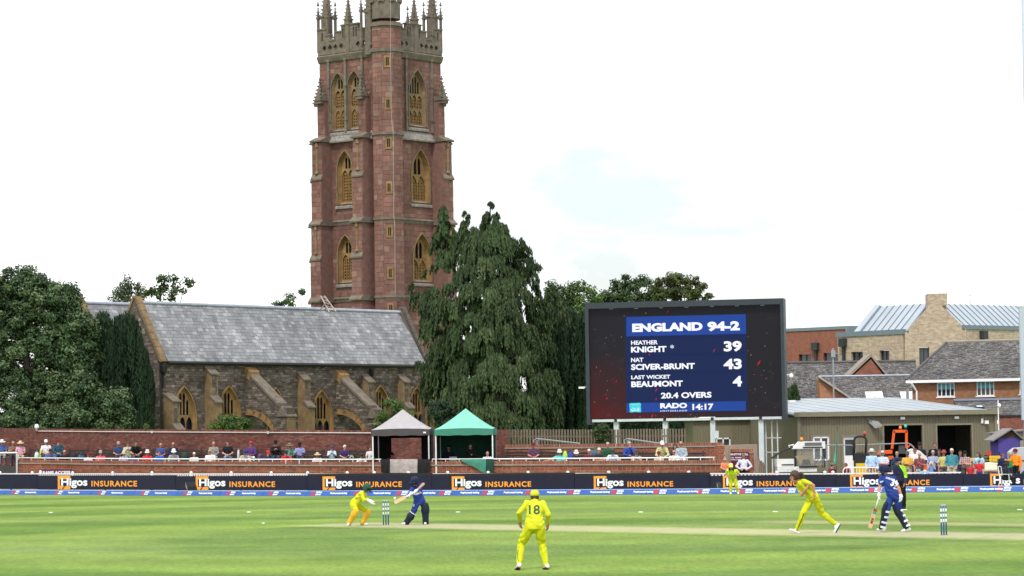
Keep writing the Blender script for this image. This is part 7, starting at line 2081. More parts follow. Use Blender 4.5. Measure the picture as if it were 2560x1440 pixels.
put_head(t, 'helmet', 'helmet', navy_s, J, 1.0, 1.06); put_head(t, 'grille', 'helmet_grille', navy_s, J, 1.0, 1.03)
put_head(t, 'eyes', 'helmet_badge', cloth((.6, .55, .6), 'badge'), {**J, 'head': J['head'] + V((0, -.03, .065))}, .7)
pad(t, J['kl'], J['al'], V((-.25, -1, 0)), navy_pad, .28, .112, .045, ribs=1); pad(t, J['kr'], J['ar'], V((-.45, -.9, 0)), navy_pad, .02, .105, .045, ribs=1)
mb = MB(); d = (J['ar'] - J['kr']).normalized(); c = J['kr'] - d * .03; Fh = V((-.45, -.9, 0)); Fh = (Fh - d * Fh.dot(d)).normalized(); S_ = d.cross(Fh); mb.tube([c + Fh * math.cos(a) * .108 + S_ * math.sin(a) * .108 for a in np.linspace(-1.7, 1.7, 11)], .012, 5); mb.build('pad_edging', shoe_w, t)
pl = Pl(W(1046, 1240, Y), V((1, 0, .28)), V((-.28, 0, 1))); u0, v0 = pl.hit(1038.5, 1238); u1, v1 = u0 + .19, v0 + .075
decal(t, o, *dense_text('cinch', pl, u0, u1, v0, v1, .03), (0, 1, 0), 'shirt_print', cloth((.75, .78, .82), 'white print'))
pts = [W(1034.5, 1260, Y), W(1036.5, 1260.4, Y), W(1035.8, 1266, Y), W(1033.8, 1265.6, Y)]
decal(t, o, pts, [(0, 1, 2, 3)], (0, 1, 0), 'trouser_badge', cloth((.75, .78, .82), 'white print'))
g0 = J['wl'] + (J['wr'] - J['wl']) * .2 + V((-.02, -.0, -.03)); toe = W(986, 1257, Y - .55)
t, d, s, nf, hl, L = bat('wooden bat raised sideways by the batter in blue', g0, toe, (0, -1, .25), willow, [(.02, .2, blackm)])
mb = MB(); a = g0 + d * (hl + (L - hl) * .09); q = Pl(a + nf * .0125, -d, s if s.z > 0 else -s)
co, fs = text_mesh('GM', .05); mb.add([q.p(-.055 + c[0] * .11, -.03 + c[1] * .06) for c in co], fs); mb.build('lettering', shoe_w, t)

# bowler in her follow-through
Y = 70.2
J = PJ(Y, dict(head=(1984.5, 1193.5, -.05), neck=(1995, 1204.5, 0), sl=(1996, 1212, .16), sr=(2010.5, 1203, -.14), el=(2004.5, 1238, -.02), er=(2033.5, 1213.5, -.24), wl=(2016.5, 1222.5, -.3), wr=(2035.5, 1233, -.22),
               hl=(2029, 1244, .1), hr=(2038, 1243, -.1), kl=(2008.5, 1281.5, -.12), kr=(2054.5, 1283, .1), al=(1992.5, 1325, -.06), ar=(2088, 1309.5, .12), tl=(1976, 1324.5, -.1), tr=(2086.5, 1330, .1), ql=(1996.5, 1331.5, -.06), qr=(2096.5, 1311.5, .12)))
J['face'] = V((-.98, -.1, -.18)); J['dl'] = V((.4, -.1, .9)); J['dr'] = V((-.15, -.1, -1)); J['pl'] = V((-.6, -.3, .2)); J['pr'] = V((-.8, -.3, 0)); J['bend'] = V((.03, 0, .02))
B = figure(J, 1.0, True, 1.0, False, 1.0, 1.12)
t, o = person('bowler in yellow with dark ponytail striding forward in her follow-through', J, [skin('pink'), yel, skin('pink'), yelt, yelt, shoe_w, shoe_w], B, .012, G(1990, 1333), 'players in yellow', True, 1.0, ('hair_short', 'brown'))
put_head(t, 'hair_pony', 'ponytail', hairm('brown'), {**J, 'head': J['head'] + V((.02, 0, .02))}, 1.25)
pts = []; line = [(2008, 1283), (2003, 1297), (1997, 1311), (1990.5, 1325)]
for x, y in line: pts += [W(x - .9, y, Y), W(x + .9, y, Y)]
decal(t, o, pts, [(2 * i, 2 * i + 1, 2 * i + 3, 2 * i + 2) for i in range(3)], (0, 1, 0), 'trouser_piping', blackm, .008)
pts = [W(2008, 1211.5, Y), W(2013, 1213.5, Y), W(2022, 1219, Y), W(2020.5, 1221.5, Y), W(2012, 1216, Y)]
decal(t, o, pts, [(0, 1, 4), (1, 2, 3, 4)], (0, 1, 0), 'shirt_stripe', blackm, .008)
for a, h_ in (('tr', 'qr'),):
    p, q = J[h_], J[a]; d = (q - p).normalized(); nb = V((.8, -.3, -.3)); nb = (nb - d * nb.dot(d)).normalized(); s = d.cross(nb)
    MB().prism([p - s * .036 - d * .02 + nb * .03, p + s * .036 - d * .02 + nb * .03, q + s * .04 + d * .03 + nb * .03, q - s * .04 + d * .03 + nb * .03], nb * .015).build('boot_sole', cloth((.05, .09, .09), 'dark sole'), t)

# non-striking batter seen from behind
Y = 70.0
J = PJ(Y, dict(head=(2209.5, 1176, .06), neck=(2214.5, 1187.5, .05), sl=(2203, 1194.5, .02), sr=(2234, 1197.5, -.02), el=(2199.5, 1216, -.02), er=(2247, 1220.5, -.1), wl=(2197.5, 1234, -.08), wr=(2252.5, 1237.5, -.12),
               hl=(2227.5, 1243, .04), hr=(2243.5, 1243, -.04), kl=(2217, 1275.5, -.02), kr=(2247.5, 1277, .06), al=(2207, 1318.5, .06), ar=(2267.5, 1317, .0), tl=(2194, 1324, .08), tr=(2255, 1327.5, -.06), ql=(2210, 1325.5, .06), qr=(2274, 1323, .02)))
J['face'] = V((-.85, .5, -.1)); J['dl'] = V((-.02, -.05, -1)); J['dr'] = V((.05, -.05, -1)); J['pl'] = V((.8, -.2, 0)); J['pr'] = V((-.7, .3, 0))
B = figure(J, 1.02, True, 1.0, True, 1.05, 1.1, True, .7)
t, o = person('batter in royal blue with number 39 on the back, walking with a lowered bat', J, [skin('pink'), blue_s, skin('pink'), blue_s, blue_s, shoe_w, white_gl], B, .012, G(2230, 1331), 'batters in blue', False, 1.0, ('hair_short', 'dark'), None)
put_head(t, 'helmet', 'helmet', navy_s, J, 1.0, 1.08); put_head(t, 'grille', 'helmet_grille', cloth((.35, .28, .1), 'gold grille'), J, 1.0, 1.05)
pad(t, J['kl'], J['al'], V((-.95, .5, 0)), navy_pad, .2, .112, .045, straps=(shoe_w, (.32, .52, .72, .9))); pad(t, J['kr'], J['ar'], V((-.95, -.1, 0)), navy_pad, .2, .112, .045, straps=(shoe_w, (.32, .52, .72, .9)))
pl = Pl(W(2230, 1220, Y), V((1, 0, -.32)), V((.32, 0, 1))); wp = cloth((.75, .78, .82), 'white print')
u0, v0 = pl.hit(2225.5, 1208); u0, v0 = pl.hit(2224.5, 1212)
decal(t, o, *dense_text('39', pl, u0, u0 + .185, v0 - .02, v0 + .155, .05), (0, 1, 0), 'shirt_number', wp)
u0, v0 = pl.hit(2213.5, 1196); decal(t, o, *dense_text('SCIVER-BRUNT', pl, u0, u0 + .22, v0, v0 + .045, .04), (0, 1, 0), 'shirt_name', wp)
u0, v0 = pl.hit(2231.5, 1221); decal(t, o, *dense_text('cinch', pl, u0, u0 + .11, v0, v0 + .045, .05), (0, 1, 0), 'shirt_print', wp)
pts = [W(2199, 1203, Y), W(2208, 1201, Y), W(2208, 1205, Y), W(2199, 1207, Y)]; decal(t, o, pts, [(0, 1, 2, 3)], (0, 1, 0), 'sleeve_band', cloth((.45, .55, .75), 'pale blue band'))
g0 = W(2196, 1247, Y - .1); toe = W(2174.5, 1320, Y - .28)
t, d, s, nf, hl, L = bat('wooden bat with red and teal sticker hanging from the number 39 batter’s hand'.replace('’', "'"), g0, toe, (.35, -1, 0), willow, [(.02, .16, cloth((.35, .04, .04), 'sticker red')), (.165, .30, cloth((.10, .25, .28), 'sticker teal'))])
a = g0 + d * (hl + (L - hl) * .62); q = Pl(a + nf * .0125, d, s); mb = MB(); co, fs = text_mesh('KM', .06); mb.add([q.p(-.06 + c[0] * .14, -.035 + c[1] * .07) for c in co], fs); mb.build('lettering', cloth((.12, .05, .03), 'brown print'), t)

# umpire
Y = 89.8
J = PJ(Y, dict(head=(2244, 1154.5, -.02), neck=(2246, 1163.5, 0), sl=(2259, 1168.5, -.08), sr=(2237, 1169.5, .06), el=(2266, 1190, -.05), er=(2237, 1190, .02), wl=(2261, 1210, -.2), wr=(2242, 1206, -.15),
               hl=(2256.5, 1206, -.04), hr=(2246.5, 1206, .06), kl=(2259.5, 1238, -.08), kr=(2254, 1238, .08), al=(2261, 1268.5, 0), ar=(2256, 1268.5, .12), tl=(2257, 1272, -.2), tr=(2250, 1271.5, -.02)))
J['face'] = V((-.92, -.35, -.1)); gnd(J['tl'], J['tr'])
B = figure(J, 1.08, False, 1.0, False, 1.08, 1.05)
t, o = person('umpire in navy with lime shoulder panel standing beyond the number 39 batter', J, [skin('tan'), navy_s, navy_s, blackm, blackm, blackm, blackm], B, .014, G(2258, 1272), None, True, 1.0, ('hair_short', 'grey'), ('cap', (.012, .02, .07)))
pts = [W(x, y, Y) for x, y in ((2247, 1163), (2253, 1160), (2262, 1167), (2266, 1180), (2268, 1194), (2260, 1194), (2257, 1180), (2250, 1169))]
mbm = bmesh.new(); vv_ = [mbm.verts.new(p) for p in pts]; mbm.faces.new(vv_); bmesh.ops.triangulate(mbm, faces=mbm.faces[:]); bmesh.ops.subdivide_edges(mbm, edges=mbm.edges[:], cuts=4, use_grid_fill=True); bmesh.ops.triangulate(mbm, faces=mbm.faces[:]); mbm.verts.index_update()
decal(t, o, [v.co.copy() for v in mbm.verts], [tuple(v.index for v in f.verts) for f in mbm.faces], (0, 1, 0), 'lime_panel', lime, .008)
# fielder on the boundary
Y = 115.3
J = PJ(Y, dict(head=(1827.5, 1166.5, -.3), neck=(1829, 1174.5, -.16), sl=(1841.5, 1177, -.1), sr=(1818.5, 1177, -.1), el=(1846.5, 1183, .0), er=(1816, 1184, .0), wl=(1838.5, 1191.5, -.2), wr=(1824, 1192, -.2),
               hl=(1836.5, 1196, .1), hr=(1826.5, 1196, .1), kl=(1841, 1214, -.08), kr=(1827, 1214.5, -.06), al=(1845, 1231.5, .02), ar=(1827, 1233.5, -.02), tl=(1846, 1234.5, -.2), tr=(1826.5, 1236.5, -.25)))
J['face'] = V((-.05, -.95, -.25)); gnd(J['tl'], J['tr'])
B = figure(J, 1.0, True, 1.0, False, 1.05, 1.08)
t, o = person('fielder in yellow leaning forward with hands on thighs at the boundary', J, [skin('tan'), cloth((.52, .72, .03), 'lime yellow shirt'), skin('tan'), yelt, yelt, shoe_w, shoe_w], B, .014, G(1835, 1236), 'players in yellow', True, 1.0, ('hair_long', 'brown'), ('cap', (.62, .70, .15)))
# ================================================================== spectators
def sitJ(lean=0., arms='lap', turn=0., hd=0.):
    J = dict(head=V((turn * .02, -.03 - lean * .42, 1.212 - lean * .12)), neck=V((0, .0 - lean * .34, 1.05 - lean * .08)), sl=V((.175, .02 - lean * .3, .985 - lean * .08)), sr=V((-.175, .02 - lean * .3, .985 - lean * .08)),
             hl=V((.085, .08, .545)), hr=V((-.085, .08, .545)), kl=V((.13, -.38, .53)), kr=V((-.12, -.38, .53)), al=V((.13, -.36, .10)), ar=V((-.12, -.38, .10)), tl=V((.15, -.55, .04)), tr=V((-.14, -.57, .04)))
    J['face'] = V((math.sin(turn), -math.cos(turn), -.12 - hd)); y = -lean * .3
    A = {'lap': ((.24, -.04 + y, .74), (.07, -.26 + y * .5, .655), (-.24, -.04 + y, .74), (-.05, -.27 + y * .5, .655)),
         'knees': ((.25, -.22, .70), (.10, -.42, .62), (-.25, -.22, .70), (-.06, -.42, .62)),
         'fold': ((.25, -.10 + y, .77), (-.06, -.24 + y, .78), (-.25, -.10 + y, .77), (.07, -.22 + y, .74)),
         'phone': ((.22, -.12 + y, .78), (.06, -.30 + y, .90), (-.22, -.12 + y, .78), (-.05, -.30 + y, .88)),
         'face': ((.20, -.18 + y, .80), (.05, -.17 + y, 1.06), (-.24, -.06 + y, .74), (-.02, -.25 + y, .70)),
         'out': ((.24, -.04 + y, .74), (.10, -.28 + y, .66), (-.40, -.02, .86), (-.64, -.06, .82)),
         'side': ((.26, .0, .74), (.20, -.12, .60), (-.26, .0, .74), (-.2, -.12, .60))}[arms]
    for k, p in zip(('el', 'wl', 'er', 'wr'), A): J[k] = V(p)
    return J
def stJ(arms='down', turn=0., tw=.0):
    J = dict(head=V((turn * .02, -.03, 1.605)), neck=V((0, .0, 1.44)), sl=V((.185, .02, 1.375)), sr=V((-.185, .02, 1.375)), hl=V((.09, .02, .92)), hr=V((-.09, .02, .92)), kl=V((.11, -.02, .49)), kr=V((-.11, -.0, .49)), al=V((.12, .04, .09)), ar=V((-.12, .04, .09)), tl=V((.15, -.13, .04)), tr=V((-.15, -.13, .04)))
    J['face'] = V((math.sin(turn), -math.cos(turn), -.08))
    A = {'down': ((.25, .03, 1.10), (.24, -.04, .85), (-.25, .03, 1.10), (-.24, -.04, .85)), 'fold': ((.26, -.06, 1.12), (-.07, -.21, 1.14), (-.26, -.06, 1.12), (.08, -.19, 1.10)), 'hips': ((.36, .02, 1.12), (.19, -.07, 1.0), (-.36, .02, 1.12), (-.19, -.07, 1.0)),
         'cup': ((.24, -.04, 1.10), (.10, -.25, 1.16), (-.25, .03, 1.10), (-.24, -.04, .86)), 'bino': ((.24, -.16, 1.24), (.07, -.17, 1.55), (-.24, -.16, 1.24), (-.07, -.17, 1.55)), 'pocket': ((.27, .07, 1.10), (.20, -.05, .93), (-.27, .07, 1.10), (-.20, -.05, .93)), 'reach': ((.25, .03, 1.10), (.22, -.05, .86), (-.26, -.06, 1.18), (-.28, -.32, 1.22))}[arms]
    for k, p in zip(('el', 'wl', 'er', 'wr'), A): J[k] = V(p)
    return J
PROTO = {}
def proto(key):
    if key not in PROTO:
        kind, short, g = key
        J = {'lap': sitJ(), 'lapR': sitJ(.05, 'lap', .7), 'lapL': sitJ(.05, 'lap', -.7), 'knees': sitJ(.5, 'knees', .1, .1), 'bent': sitJ(.6, 'knees', -.1, .5), 'fold': sitJ(.08, 'fold'), 'phone': sitJ(.12, 'phone', 0, .25), 'face': sitJ(.2, 'face', .15), 'out': sitJ(0, 'out', .1), 'side': sitJ(.1, 'side'),
             'st_down': stJ(), 'st_fold': stJ('fold'), 'st_foldL': stJ('fold', -.5), 'st_hips': stJ('hips'), 'st_cup': stJ('cup'), 'st_cupL': stJ('cup', -.9), 'st_bino': stJ('bino'), 'st_pocket': stJ('pocket'), 'st_downR': stJ('down', .9), 'st_reach': stJ('reach', -.6), 'st_downL': stJ('down', -1.0)}[kind]
        B = figure(J, g, short, 1.0, False, 1.08, 1.08)
        me = B.mesh('body', .0165, V((0, 0, 0)), 3, .008)
        for _ in range(7): me.materials.append(None)
        PROTO[key] = (me, J)
    return PROTO[key]
W_, N_, BK = (.72, .72, .72), (.016, .022, .06), (.012, .012, .014)
def spect(label, P, zh, sit, kind, shirt, legs=(.05, .06, .10), short=True, hat=None, hair=('hair_short', 'dark'), tone='pale', gl=False, rot=0., g=1.0, shorts=False, group='spectators', shoes=(.1, .1, .1), sx=1.0):
    me, J = proto((kind, short, g))
    top = {True: 1.325, False: 1.72}[sit] + (.035 if hat else 0.0) - (.10 if kind in ('knees', 'bent') else 0)
    sc_ = min(max((zh - P.z) / top, .62 if not sit or zh - P.z < 1.1 else .86), 1.14)
    t = thing('person', label, 'person', P, group); t.rotation_euler = (0, 0, rot); t.scale = (sc_ * sx, sc_, sc_)
    sm = shirt if not isinstance(shirt, tuple) else cloth(shirt); lm = legs if not isinstance(legs, tuple) else cloth(legs); sk = skin(tone)
    o = bpy.data.objects.new('body', me); C.objects.link(o); o.parent = t
    for i, m in enumerate((sk, sm, sk if short else sm, lm, sk if shorts else lm, cloth(shoes), sk)):
        o.material_slots[i].link = 'OBJECT'; o.material_slots[i].material = m
    Rt, F, U = head_axes(J)
    mm = Matrix((Rt, F, U)).transposed().to_4x4(); mm.translation = J['head']
    def hp(kindp, name, m, e=1.0):
        q = bpy.data.objects.new(name, head_piece(kindp)); C.objects.link(q); q.parent = t; q.matrix_basis = mm @ Matrix.Scale(e, 4); q.material_slots[0].link = 'OBJECT'; q.material_slots[0].material = m
    hp('sunglasses' if gl else 'eyes', 'sunglasses' if gl else 'eyes', glass_m if gl else eye_m); hp('mouth', 'mouth', mouth_m)
    if hair: hp(hair[0], 'hair', hairm(hair[1]))
    if hat:
        hp(hat[0], 'headscarf' if hat[0] == 'beanie' else 'hat', cloth(hat[1]), 1.06)
        if len(hat) > 2: hp('hat_band', 'hat_band', cloth(hat[2]), 1.066)
    return t, o, J
def seat(row, px, ytop, label, *a, **k):
    off, zf = (O_F, floorF(px)) if row == 'F' else (O_B, floorB(px))
    P = S(px, off, zf); zh = zpx(px, ytop, off - .1)
    k.setdefault('rot', -math.atan2(P.x, P.y) * 1.0)
    k.setdefault('group', 'front-row spectators' if row == 'F' else 'back-row spectators')
    return spect(label, P, zh, True, *a, **k)
STR, MAR = (.55, .43, .26), (.16, .02, .03)
seat('B', 5, 1098.5, 'person in a white hat and blue waistcoat at the left edge of the photo', 'lap', (.07, .13, .33), hat=('sunhat', W_, BK), legs=(.3, .3, .32))
seat('B', 33, 1103, 'person with blond hair in a brown top beside the pink shirt', 'phone', (.20, .12, .09), hair=('hair_short', 'blond'), tone='pink')
seat('B', 51, 1102, 'person in a pink shirt and straw hat with beige shorts', 'lap', (.58, .33, .44), hat=('sunhat', STR), legs=(.5, .42, .3), g=1.12, tone='pink')
seat('B', 115, 1098, 'person in a white t-shirt and white cap beside the teal jumper', 'lap', W_, hat=('cap', W_), tone='pink')
seat('B', 146, 1096.5, 'person in a maroon cap and teal-blue jumper looking right', 'lapR', (.025, .075, .11), short=False, hat=('cap', MAR), legs=(.05, .08, .16), g=1.12)
seat('B', 296, 1103, 'person in a navy shirt and grey cap left of the cream top', 'lap', (.03, .06, .16), hat=('cap', (.3, .28, .27)), g=1.12, tone='pink')
seat('B', 320, 1104, 'person in a cream and green top holding up a phone', 'phone', (.44, .47, .33), hair=('hair_short', 'brown'), legs=(.2, .25, .2))
seat('B', 340, 1104, 'dark-haired person in a black t-shirt leaning forward', 'knees', BK, hair=('hair_short', 'dark'))
seat('F', 126, 1119, 'dark-haired person in a blue shirt bending forward at the railing', 'bent', (.08, .13, .30), hair=('hair_short', 'dark'), tone='tan')
seat('F', 161, 1125, 'person in a black hoodie and sunglasses behind the railing', 'lap', BK, short=False, gl=True, hair=('hair_bald', 'grey'), tone='pink')
seat('F', 220, 1131, 'child in a white shirt and maroon cap in the front row', 'lap', (.66, .67, .74), hat=('cap', MAR))
seat('F', 251, 1125, 'person in a coral pink shirt and cap in the front row', 'lap', (.62, .10, .14), hat=('cap', (.42, .30, .30), ), hair=('hair_long', 'brown'))
seat('F', 309, 1127, 'person in a straw hat and blue floral top in the front row', 'lap', pattern('floral', (.22, .25, .38), (.5, .5, .55)), hat=('bucket', STR), gl=True)
seat('F', 335, 1134, 'dark-haired child in a purple-blue top in the front row', 'lap', (.06, .06, .30), hair=('hair_short', 'dark'), tone='tan')
seat('F', 368, 1124, 'person in a red shirt and white bucket hat', 'lap', (.55, .03, .035), hat=('bucket', W_, (.3, .3, .3)), tone='pink', g=1.12)
seat('F', 398, 1127, 'brown-haired child in a bright blue shirt', 'lap', (.02, .10, .50), hair=('hair_short', 'brown'))
seat('B', 402, 1107.5, 'bald person in a blue shirt behind the bright blue child', 'lap', (.05, .09, .28), hair=('hair_bald', 'grey'), tone='pink')
seat('B', 433, 1106, 'bald person in sunglasses and a navy blazer', 'lap', N_, short=False, hair=('hair_bald', 'grey'), gl=True, tone='pink')
seat('F', 434, 1124, 'person in a white cap and grey shirt leaning on the railing', 'knees', (.28, .29, .32), short=False, hat=('bucket', W_))
seat('F', 485, 1131, 'white-haired person in a pale mint top', 'lap', (.55, .66, .66), hair=('hair_short', 'white'), short=False, tone='pink')
seat('F', 525, 1123.5, 'blond person in a white polo shirt and sunglasses', 'lapL', W_, hair=('hair_short', 'blond'), gl=True, tone='pink')
seat('B', 534, 1104, 'white-bearded person in a grey checked jacket', 'lap', pattern('check', (.30, .29, .27), (.20, .20, .20)), short=False, hair=('hair_bald', 'white'), legs=(.3, .3, .36), tone='pink')
seat('B', 569, 1102, 'bearded person in a black polo shirt with white shoulder stripes', 'lap', (.012, .014, .022), hair=('hair_short', 'dark'), legs=(.2, .25, .35), g=1.12)
seat('F', 612, 1125, 'person in a navy cap and beige jacket leaning sideways', 'bent', (.45, .40, .33), hat=('cap', (.03, .05, .16)), short=False, legs=W_)
seat('B', 627, 1102.5, 'person in a purple jumper and red headscarf', 'lap', (.10, .045, .17), short=False, hat=('beanie', (.45, .03, .06)), legs=W_, tone='pink')
seat('F', 669, 1125, 'child in a red cap and dark navy jacket', 'lapR', (.02, .035, .07), short=False, hat=('cap', (.52, .03, .035)))
seat('B', 689, 1099, 'person in a black cap and black cardigan over a white top', 'phone', BK, short=False, hat=('cap', BK))
seat('F', 715, 1127, 'large person in a bright red shirt and dark cap', 'knees', (.58, .025, .03), hat=('cap', (.03, .03, .05)), g=1.25, tone='pink')
seat('B', 724, 1107.5, 'person in a floppy brown hat and green patterned jacket', 'lap', pattern('floral', (.07, .17, .12), (.25, .38, .30)), short=False, hat=('sunhat', (.20, .16, .12), BK), legs=(.4, .45, .48))
seat('B', 749, 1104.5, 'dark-skinned person in a lilac-blue shirt and black cap', 'lap', (.26, .28, .52), hat=('cap', BK), tone='dark', legs=(.05, .06, .12))
seat('F', 793, 1131, 'person in a white shirt and wide straw hat', 'lap', (.68, .64, .64), hat=('sunhat', (.62, .47, .30), (.05, .05, .06)), tone='pink', g=1.12)
seat('B', 829, 1113, 'person in a pale blue hoodie and dark cap', 'phone', (.50, .62, .72), short=False, hat=('cap', (.07, .07, .08)), legs=BK)
seat('B', 861, 1112.5, 'white-haired person in a purple-navy shirt looking right', 'lapR', (.05, .03, .13), hair=('hair_short', 'white'), legs=(.3, .3, .3))
seat('F', 903, 1135, 'person in a white shirt and dark cap beside the grey gazebo', 'knees', W_, hat=('cap', (.04, .035, .04)))
seat('B', 926, 1118, 'person in white half hidden behind the side of the grey gazebo', 'side', W_, hair=('hair_short', 'brown'))
# inside the gazebos
spect('person in a red top and dark cap inside the grey gazebo', S(979, O_F + .6, floorF(979)), zpx(979, 1130, O_F + .6), True, 'lapR', (.40, .03, .03), hat=('cap', BK), group='people in the gazebos')
spect('person seated behind the laptop inside the green gazebo', S(1121, O_F + 1.2, floorF(1121)), zpx(1121, 1114, O_F + 1.2), True, 'lap', N_, short=False, group='people in the gazebos')
spect('person in dark clothes standing with papers inside the green gazebo', S(1175, O_F + .4, floorF(1175)), zpx(1175, 1110, O_F + .4), False, 'st_cup', BK, short=False, hair=('hair_long', 'brown'), group='people in the gazebos')
spect('person with white sleeves and a navy waistcoat at the right of the green gazebo', S(1218, O_F - .3, floorF(1218)), zpx(1218, 1128, O_F - .3), True, 'fold', (.62, .63, .68), short=False, hair=('hair_bald', 'grey'), group='people in the gazebos')
# right-hand benches
seat('B', 1333, 1105, 'person in a maroon cap and purple striped sports shirt', 'lap', (.10, .05, .085), hat=('cap', MAR), g=1.25, tone='pink', legs=(.06, .06, .07))
seat('F', 1398, 1123, 'person in a turquoise polo and white bucket hat with an arm stretched out', 'out', (.08, .55, .50), hat=('bucket', W_), g=1.12, tone='pink')
seat('F', 1440, 1124, 'person in a white hat and navy waistcoat with hands raised', 'phone', N_, hat=('bucket', (.66, .62, .55)), short=False)
seat('F', 1472, 1123, 'white-haired person in a maroon jumper', 'lap', (.13, .02, .04), short=False, hair=('hair_short', 'white'), tone='pink')
seat('B', 1488, 1112, 'person with brown hair and sunglasses in a teal top', 'lap', (.06, .15, .19), hair=('hair_short', 'brown'), gl=True)
seat('F', 1497, 1119.5, 'white-haired person in a black waistcoat with folded arms', 'fold', (.03, .03, .035), short=True, hair=('hair_short', 'white'), tone='pink')
seat('B', 1519, 1106, 'person in a dark green jumper behind the black waistcoat', 'lap', (.02, .085, .045), short=False, hair=('hair_short', 'grey'), g=1.12, tone='pink')
seat('F', 1531, 1122.5, 'person in a dark cap and pale blue shirt looking down', 'bent', (.52, .62, .74), hat=('cap', (.05, .06, .05)), g=1.12)
seat('B', 1573, 1102.5, 'person in a royal blue and navy jumper with a hand on the face', 'face', (.03, .07, .30), short=False, hair=('hair_short', 'grey'), tone='pink', legs=(.15, .15, .18))
seat('F', 1590, 1123, 'person in a dark brown hat and patterned shirt', 'phone', pattern('floral', (.30, .32, .28), (.10, .14, .12)), hat=('bucket', (.09, .06, .05)))
seat('F', 1646, 1127.5, 'person in a maroon cap and beige jumper', 'lap', (.52, .47, .40), short=False, hat=('cap', MAR))
seat('B', 1655, 1102, 'person in a white cap and yellow-beige shirt leaning forward', 'knees', (.52, .48, .24), hat=('cap', W_), gl=True, legs=(.30, .24, .17), short=False)
seat('F', 1684, 1125, 'pink-faced person in a white shirt with red straps', 'lap', (.66, .66, .66), hair=('hair_bald', 'grey'), tone='pink', gl=True)
seat('B', 1687, 1110, 'black-haired person in a dark top', 'lap', (.05, .05, .055), hair=('hair_long', 'dark'))
seat('B', 1702, 1104, 'person in sunglasses and a loose grey-blue patterned shirt', 'lap', pattern('floral', (.36, .42, .47), (.24, .29, .34)), gl=True, hair=('hair_short', 'blond'), g=1.12, tone='pink', short=False, legs=W_)
# beside the sign
hv = (.75, .22, .03)
spect('steward in an orange vest and tan hat seated beside the purple sign', S(1811, O_WALL - .4, .45), zpx(1811, 1144, O_WALL - .4), True, 'lap', (.72, .24, .13), hat=('bucket', (.34, .26, .2)), short=False, group='people below the scoreboard')
spect('person in a white blouse and black skirt leaning in front of the purple sign', S(1858, O_WALL - .2, .0), zpx(1858, 1134, O_WALL - .2), False, 'st_hips', (.62, .62, .72), legs=BK, hair=('hair_long', 'red'), gl=True, short=False, group='people below the scoreboard')
# standing crowd on the right
def crowd(px, ytop, off, label, kind, *a, **k):
    P = S(px, O_BOARD + off, .006); k.setdefault('rot', -math.atan2(P.x, P.y)); k.setdefault('group', 'people standing behind the right-hand boards')
    return spect(label, P, zpx(px, ytop, O_BOARD + off), kind[:3] != 'st_', kind, *a, **k)
crowd(2078, 1158.5, 2.2, 'person in a maroon jacket and cap sitting turned right', 'lapR', MAR, short=False, hat=('cap', (.16, .15, .12)), rot=.7)
crowd(2114, 1158, 2.4, 'red-haired person in maroon sitting beside the crowd barrier', 'lapL', MAR, short=False, hair=('hair_short', 'red'), rot=-.7, tone='pink')
crowd(2178, 1121.5, 2.4, 'person in a white hat, navy waistcoat and light blue shirt standing', 'st_down', (.40, .55, .80), short=False, hat=('trilby', W_, BK), legs=(.36, .22, .12), tone='tan')
crowd(2205, 1127, 2.6, 'white-haired person in sunglasses and a pale blue check shirt, arms folded', 'st_fold', pattern('check', (.40, .52, .68), (.55, .64, .76)), hair=('hair_short', 'white'), gl=True, legs=(.5, .45, .36), g=1.12, tone='pink')
crowd(2241, 1129, 3.2, 'blond person in a navy and teal jacket behind the umpire', 'st_down', (.03, .07, .13), short=False, hair=('hair_short', 'blond'))
crowd(2267, 1127, 2.5, 'person in a mustard polo and dark cap, arms folded', 'st_fold', (.62, .36, .06), hat=('cap', (.09, .09, .09)), legs=(.45, .38, .28), tone='tan', gl=True, g=1.12)
crowd(2286, 1120.5, 3.6, 'person in sunglasses and a white shirt behind the mustard polo', 'st_down', W_, hair=('hair_short', 'brown'), gl=True, tone='pink')
crowd(2297, 1131.5, 2.3, 'bald person in a maroon floral shirt holding a white cup', 'st_cup', pattern('floral', (.14, .02, .03), (.35, .15, .13)), hair=('hair_bald', 'grey'), legs=(.12, .12, .14), g=1.12, tone='pink')
crowd(2298, 1104.5, 12, 'guard in black with a cap and folded arms by the first shed doorway', 'st_fold', (.012, .014, .028), hat=('cap', BK), legs=BK, tone='tan')
crowd(2336, 1097, 9.5, 'tall person in a black jacket with a lanyard between the shed doorways', 'st_pocket', BK, short=False, hair=('hair_short', 'brown'), tone='pink', legs=BK)
crowd(2331, 1126, 3.4, 'grey-haired person in a blue check shirt behind the binoculars', 'st_cup', pattern('check', (.24, .30, .46), (.34, .40, .55)), hair=('hair_short', 'grey'), short=False, g=1.12, tone='pink')
crowd(2326, 1153.5, 1.9, 'person in a light blue t-shirt holding binoculars to the face', 'st_bino', (.16, .30, .62), hat=('bucket', (.66, .62, .5)), legs=(.3, .3, .3))
crowd(2346, 1124, 4.2, 'person in navy and sunglasses behind the yellow floral shirt', 'st_down', N_, hair=('hair_short', 'dark'), gl=True, tone='tan')
crowd(2358, 1124.5, 2.9, 'person in a red hat and yellow floral shirt', 'st_down', pattern('floral', (.55, .52, .20), (.25, .33, .08), (.6, .25, .05)), hat=('trilby', (.34, .07, .06)), gl=True, legs=(.12, .11, .1), tone='pink', g=1.12)
crowd(2378, 1121.5, 2.4, 'white-haired person in a teal jumper and beige trousers', 'st_pocket', (.05, .23, .28), short=False, hair=('hair_short', 'white'), legs=(.5, .43, .32), g=1.25, tone='pink')
crowd(2399, 1127, 3.8, 'dark-haired person in sunglasses and navy behind the plaid shirt', 'st_down', N_, hair=('hair_short', 'dark'), gl=True)
